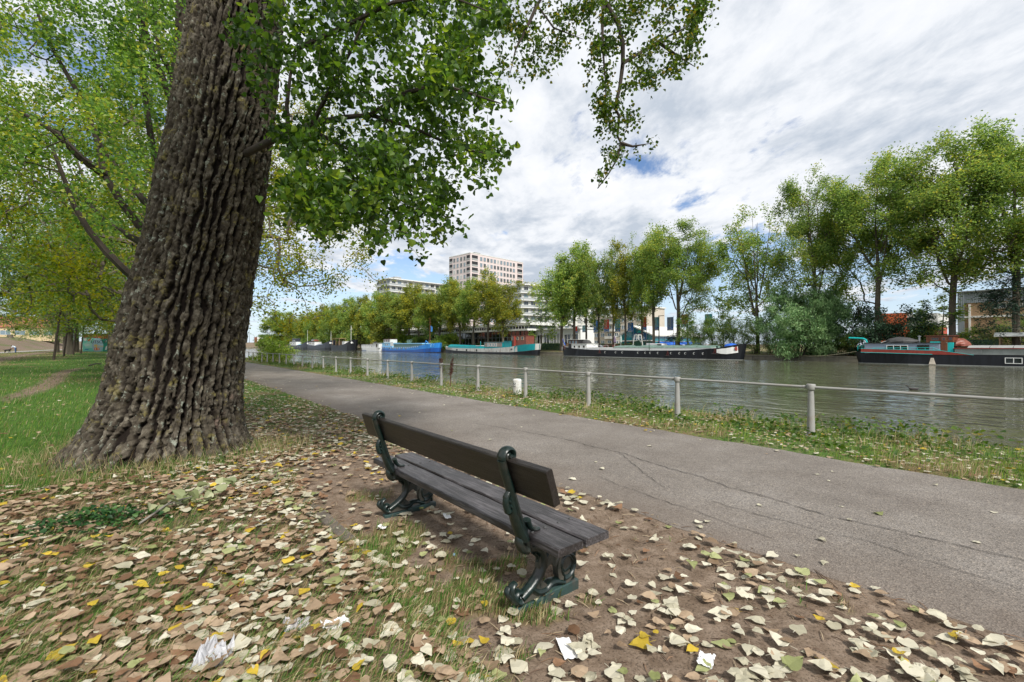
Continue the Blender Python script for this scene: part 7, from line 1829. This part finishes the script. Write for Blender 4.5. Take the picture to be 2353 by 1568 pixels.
# fallen stick on the lawn
p = gnd(398, 845); a, b = gnd(205, 842), gnd(232, 838); mb = MB(); mb.tube([(a.x, a.y, .05), ((a.x + b.x) / 2, (a.y + b.y) / 2, .12), (b.x, b.y, .06)], .05, 6)
tag(mb.build('fallen_branch', M['barkdark'], None), 'dark fallen stick on the lawn left of the massive trunk', 'stick')
# ---- man bending to his dog
def skin_body(name, J, E, mats, parent, root=0, sub=2):
    me = bpy.data.meshes.new(name); me.from_pydata([j[0] for j in J], E, [])
    o = link(name, me, parent); m = o.modifiers.new('skin', 'SKIN'); m.use_smooth_shade = True
    for i, v_ in enumerate(me.skin_vertices[0].data): v_.radius = (J[i][1], J[i][1] * (J[i][2] if len(J[i]) > 2 else 1)); v_.use_root = i == root
    sm_ = o.modifiers.new('sub', 'SUBSURF'); sm_.levels = sub; sm_.render_levels = sub
    dg = bpy.context.evaluated_depsgraph_get(); bpy.context.view_layer.update(); m2 = bpy.data.meshes.new_from_object(o.evaluated_get(dg)); o.modifiers.clear(); o.data = m2
    m2.materials.clear()
    for q in mats: m2.materials.append(q)
    return o
p = at(36, 812, 84); s, t = ST(p.x, p.y); z0 = gz(s, t)
man = empty('person', (p.x, p.y, z0), math.pi + .25, 'person in pale shirt and jeans bending forward to a black dog', 'person')
J = [((0, 0, .92), .14, 1.2), ((.16, 0, 1.08), .14, 1.25), ((.34, 0, 1.22), .15, 1.3), ((.45, 0, 1.27), .07), ((.52, 0, 1.30), .06), ((.60, 0, 1.31), .095, 1.0), ((.66, 0, 1.27), .085),
     ((0, .1, .86), .10), ((-.02, .12, .48), .075), ((-.06, .12, .09), .05), ((.08, .13, .04), .045), ((0, -.1, .86), .10), ((.03, -.14, .48), .075), ((.03, -.14, .09), .05), ((.17, -.15, .04), .045),
     ((.36, .2, 1.2), .07), ((.40, .24, .95), .05), ((.50, .2, .72), .04), ((.54, .19, .64), .035), ((.36, -.2, 1.2), .07), ((.42, -.24, .96), .05), ((.54, -.2, .75), .04), ((.58, -.19, .67), .035)]
E_ = [(0, 1), (1, 2), (2, 3), (3, 4), (4, 5), (5, 6), (0, 7), (7, 8), (8, 9), (9, 10), (0, 11), (11, 12), (12, 13), (13, 14), (2, 15), (15, 16), (16, 17), (17, 18), (2, 19), (19, 20), (20, 21), (21, 22)]
bo = skin_body('body', J, E_, [M['shirt'], M['denim'], M['skin'], M['rubber']], man)
for pl in bo.data.polygons:
    c = pl.center; pl.material_index = 3 if c.z < .10 else 1 if (c.z < 1.0 and c.x < .24) else 2 if (c.x > .46 and c.z > 1.1) or (c.z < .93 and c.x > .3) else 0
mb = MB(); mb.lathe([(.095, -.02), (.105, .04), (.085, .09), (0, .11)], 12); o = mb.build('hair', M['hair'], man, (.60, 0, 1.33), smooth=True); o.rotation_euler = (0, -.2, 0)
dog = empty('dog', (p.x - 1.35, p.y - .1, z0), .25, 'black dog standing in front of the bending person', 'dog')
J = [((-.35, 0, .50), .12, 1.2), ((0, 0, .52), .12, 1.2), ((.28, 0, .52), .15, 1.2), ((.44, 0, .66), .09), ((.56, 0, .78), .085), ((.68, 0, .75), .05), ((.75, 0, .73), .035), ((-.40, .09, .42), .08), ((-.34, .1, .28), .05), ((-.44, .1, .16), .032), ((-.41, .1, .03), .03), ((-.40, -.09, .42), .08), ((-.30, -.1, .28), .05), ((-.40, -.1, .16), .032), ((-.36, -.1, .03), .03),
     ((.28, .1, .38), .06), ((.28, .1, .2), .035), ((.31, .1, .03), .03), ((.28, -.1, .38), .06), ((.24, -.1, .2), .035), ((.27, -.1, .03), .03), ((-.5, 0, .56), .035), ((-.68, 0, .62), .022), ((-.8, 0, .72), .014), ((.53, .06, .86), .03), ((.53, -.06, .86), .03)]
E_ = [(0, 1), (1, 2), (2, 3), (3, 4), (4, 5), (5, 6), (0, 7), (7, 8), (8, 9), (9, 10), (0, 11), (11, 12), (12, 13), (13, 14), (2, 15), (15, 16), (16, 17), (2, 18), (18, 19), (19, 20), (0, 21), (21, 22), (22, 23), (4, 24), (4, 25)]
skin_body('body', J, E_, [M['dogfur']], dog)
SKYTINT = (.62, .68, .78, 1); EXPOSURE = 0.95
# ================================================================= sky, sun, camera
SUN_EL, SUN_AZ = math.radians(46), math.radians(155)      # azimuth clockwise from +Y (the view axis)
world = bpy.data.worlds.new("World"); SC.world = world; world.use_nodes = True
nt = world.node_tree; nt.nodes.clear(); L = nt.links.new
out = nt.nodes.new('ShaderNodeOutputWorld'); bg = nt.nodes.new('ShaderNodeBackground')
sky = nt.nodes.new('ShaderNodeTexSky'); sky.sky_type = 'NISHITA'; sky.sun_disc = False
sky.sun_elevation = SUN_EL; sky.sun_rotation = SUN_AZ; sky.air_density = 1.0; sky.dust_density = .6; sky.ozone_density = 1.6
tc = nt.nodes.new('ShaderNodeTexCoord')
sep = nt.nodes.new('ShaderNodeSeparateXYZ'); L(tc.outputs['Generated'], sep.inputs[0])
def mth(op, a, b=None, c=None, clamp=False):
    n = nt.nodes.new('ShaderNodeMath'); n.operation = op; n.use_clamp = clamp
    for i, v in enumerate((a, b, c)):
        if v is None: continue
        if isinstance(v, (int, float)): n.inputs[i].default_value = v
        else: L(v, n.inputs[i])
    return n.outputs[0]
zc = mth('MAXIMUM', sep.outputs['Z'], 0.0); den = mth('ADD', zc, .10)
cx, cy = mth('DIVIDE', sep.outputs['X'], den), mth('DIVIDE', sep.outputs['Y'], den)
cmb = nt.nodes.new('ShaderNodeCombineXYZ'); L(cx, cmb.inputs[0]); L(cy, cmb.inputs[1])
def noise(scale, det, rough, stretch=(1, 1, 1), rot=0.0, off=(0, 0, 0), dist=0.0):
    mp = nt.nodes.new('ShaderNodeMapping'); mp.inputs['Scale'].default_value = stretch; mp.inputs['Rotation'].default_value = (0, 0, rot); mp.inputs['Location'].default_value = off
    L(cmb.outputs[0], mp.inputs['Vector'])
    n = nt.nodes.new('ShaderNodeTexNoise'); n.inputs['Scale'].default_value = scale; n.inputs['Detail'].default_value = det; n.inputs['Roughness'].default_value = rough; n.inputs['Distortion'].default_value = dist
    L(mp.outputs[0], n.inputs['Vector']); return n.outputs['Fac']
big = noise(.75, 4.0, .55, (1, .7, 1), .5, (3.1, 1.7, 0), .2)
fine = noise(2.6, 9.0, .62, (1, .6, 1), .9, (.4, 2.2, 0), .35)
rip = noise(6.5, 6.0, .64, (1, .6, 1), 1.1, (5, 0, 0), .4)
cov = mth('ADD', mth('MULTIPLY', big, .62), mth('ADD', mth('MULTIPLY', fine, .42), mth('MULTIPLY', rip, .20)))
# clear strip low over the far end of the canal
low = nt.nodes.new('ShaderNodeMapRange'); low.inputs['From Min'].default_value = .26; low.inputs['From Max'].default_value = .06
low.interpolation_type = 'SMOOTHSTEP'; L(sep.outputs['Z'], low.inputs['Value'])
covr = mth('SUBTRACT', cov, mth('MULTIPLY', low.outputs[0], .17))
mask = nt.nodes.new('ShaderNodeMapRange'); mask.inputs['From Min'].default_value = .475; mask.inputs['From Max'].default_value = .565; mask.interpolation_type = 'SMOOTHSTEP'
L(covr, mask.inputs['Value'])
thick = nt.nodes.new('ShaderNodeMapRange'); thick.inputs['From Min'].default_value = .50; thick.inputs['From Max'].default_value = .70; L(mth('ADD', mth('MULTIPLY', big, .40), mth('ADD', mth('MULTIPLY', noise(1.7, 6.0, .6, (1, .75, 1), .75, (9, 4, 0), .15), .45), mth('MULTIPLY', noise(5.2, 8.0, .64, (1, .62, 1), 1.0, (2, 7, 0), .2), .36))), thick.inputs['Value'])
cr = nt.nodes.new('ShaderNodeValToRGB'); e = cr.color_ramp.elements
e[0].position = 0; e[0].color = (5.3, 5.35, 5.45, 1); e[1].position = 1; e[1].color = (2.9, 3.25, 3.75, 1)
e.new(.42); e[1].color = (4.75, 4.9, 5.15, 1)
L(thick.outputs[0], cr.inputs['Fac'])
# thin haze whitens the blue towards the horizon
hz_ = nt.nodes.new('ShaderNodeMapRange'); hz_.inputs['From Min'].default_value = .22; hz_.inputs['From Max'].default_value = .0; L(sep.outputs['Z'], hz_.inputs['Value'])
mh = nt.nodes.new('ShaderNodeMix'); mh.data_type = 'RGBA'; L(mth('MULTIPLY', hz_.outputs[0], .75), mh.inputs[0])
blu = nt.nodes.new('ShaderNodeMix'); blu.data_type = 'RGBA'; blu.blend_type = 'MULTIPLY'; blu.inputs[0].default_value = 1; L(sky.outputs['Color'], blu.inputs[6]); blu.inputs[7].default_value = SKYTINT
L(blu.outputs[2], mh.inputs[6]); mh.inputs[7].default_value = (4.2, 4.9, 5.7, 1)
mx = nt.nodes.new('ShaderNodeMix'); mx.data_type = 'RGBA'; L(mask.outputs[0], mx.inputs[0]); L(mh.outputs[2], mx.inputs[6]); L(cr.outputs[0], mx.inputs[7])
L(mx.outputs[2], bg.inputs['Color']); bg.inputs['Strength'].default_value = 0.1
L(bg.outputs[0], out.inputs[0])

sl = bpy.data.lights.new('sun', 'SUN'); sl.energy = 2.6; sl.angle = math.radians(10); sl.color = (1.0, .96, .90)
so = bpy.data.objects.new('sun', sl); COL.objects.link(so)
sv = Vector((math.sin(SUN_AZ) * math.cos(SUN_EL), math.cos(SUN_AZ) * math.cos(SUN_EL), math.sin(SUN_EL)))
so.rotation_euler = (-sv).to_track_quat('-Z', 'Y').to_euler(); so.location = sv * 60

cam = bpy.data.cameras.new('camera'); co = bpy.data.objects.new('camera', cam); COL.objects.link(co)
cam.sensor_width = 36.0; cam.lens = 36.0 * FPX / 2353.0; cam.clip_start = .05; cam.clip_end = 9000
pitch = math.atan2(YH - 784, FPX)
co.location = (0, 0, EYE); co.rotation_euler = (math.pi / 2 + pitch, 0, 0)
SC.camera = co
SC.view_settings.view_transform = 'Standard'; SC.view_settings.look = 'None'; SC.view_settings.exposure = EXPOSURE; SC.view_settings.gamma = 1.0
SC.render.engine = 'CYCLES'
SC.cycles.max_bounces = 8; SC.cycles.transparent_max_bounces = 8; SC.cycles.diffuse_bounces = 3; SC.cycles.glossy_bounces = 3; SC.cycles.transmission_bounces = 4
SC.cycles.use_denoising = True
SC.cycles.caustics_reflective = False; SC.cycles.caustics_refractive = False
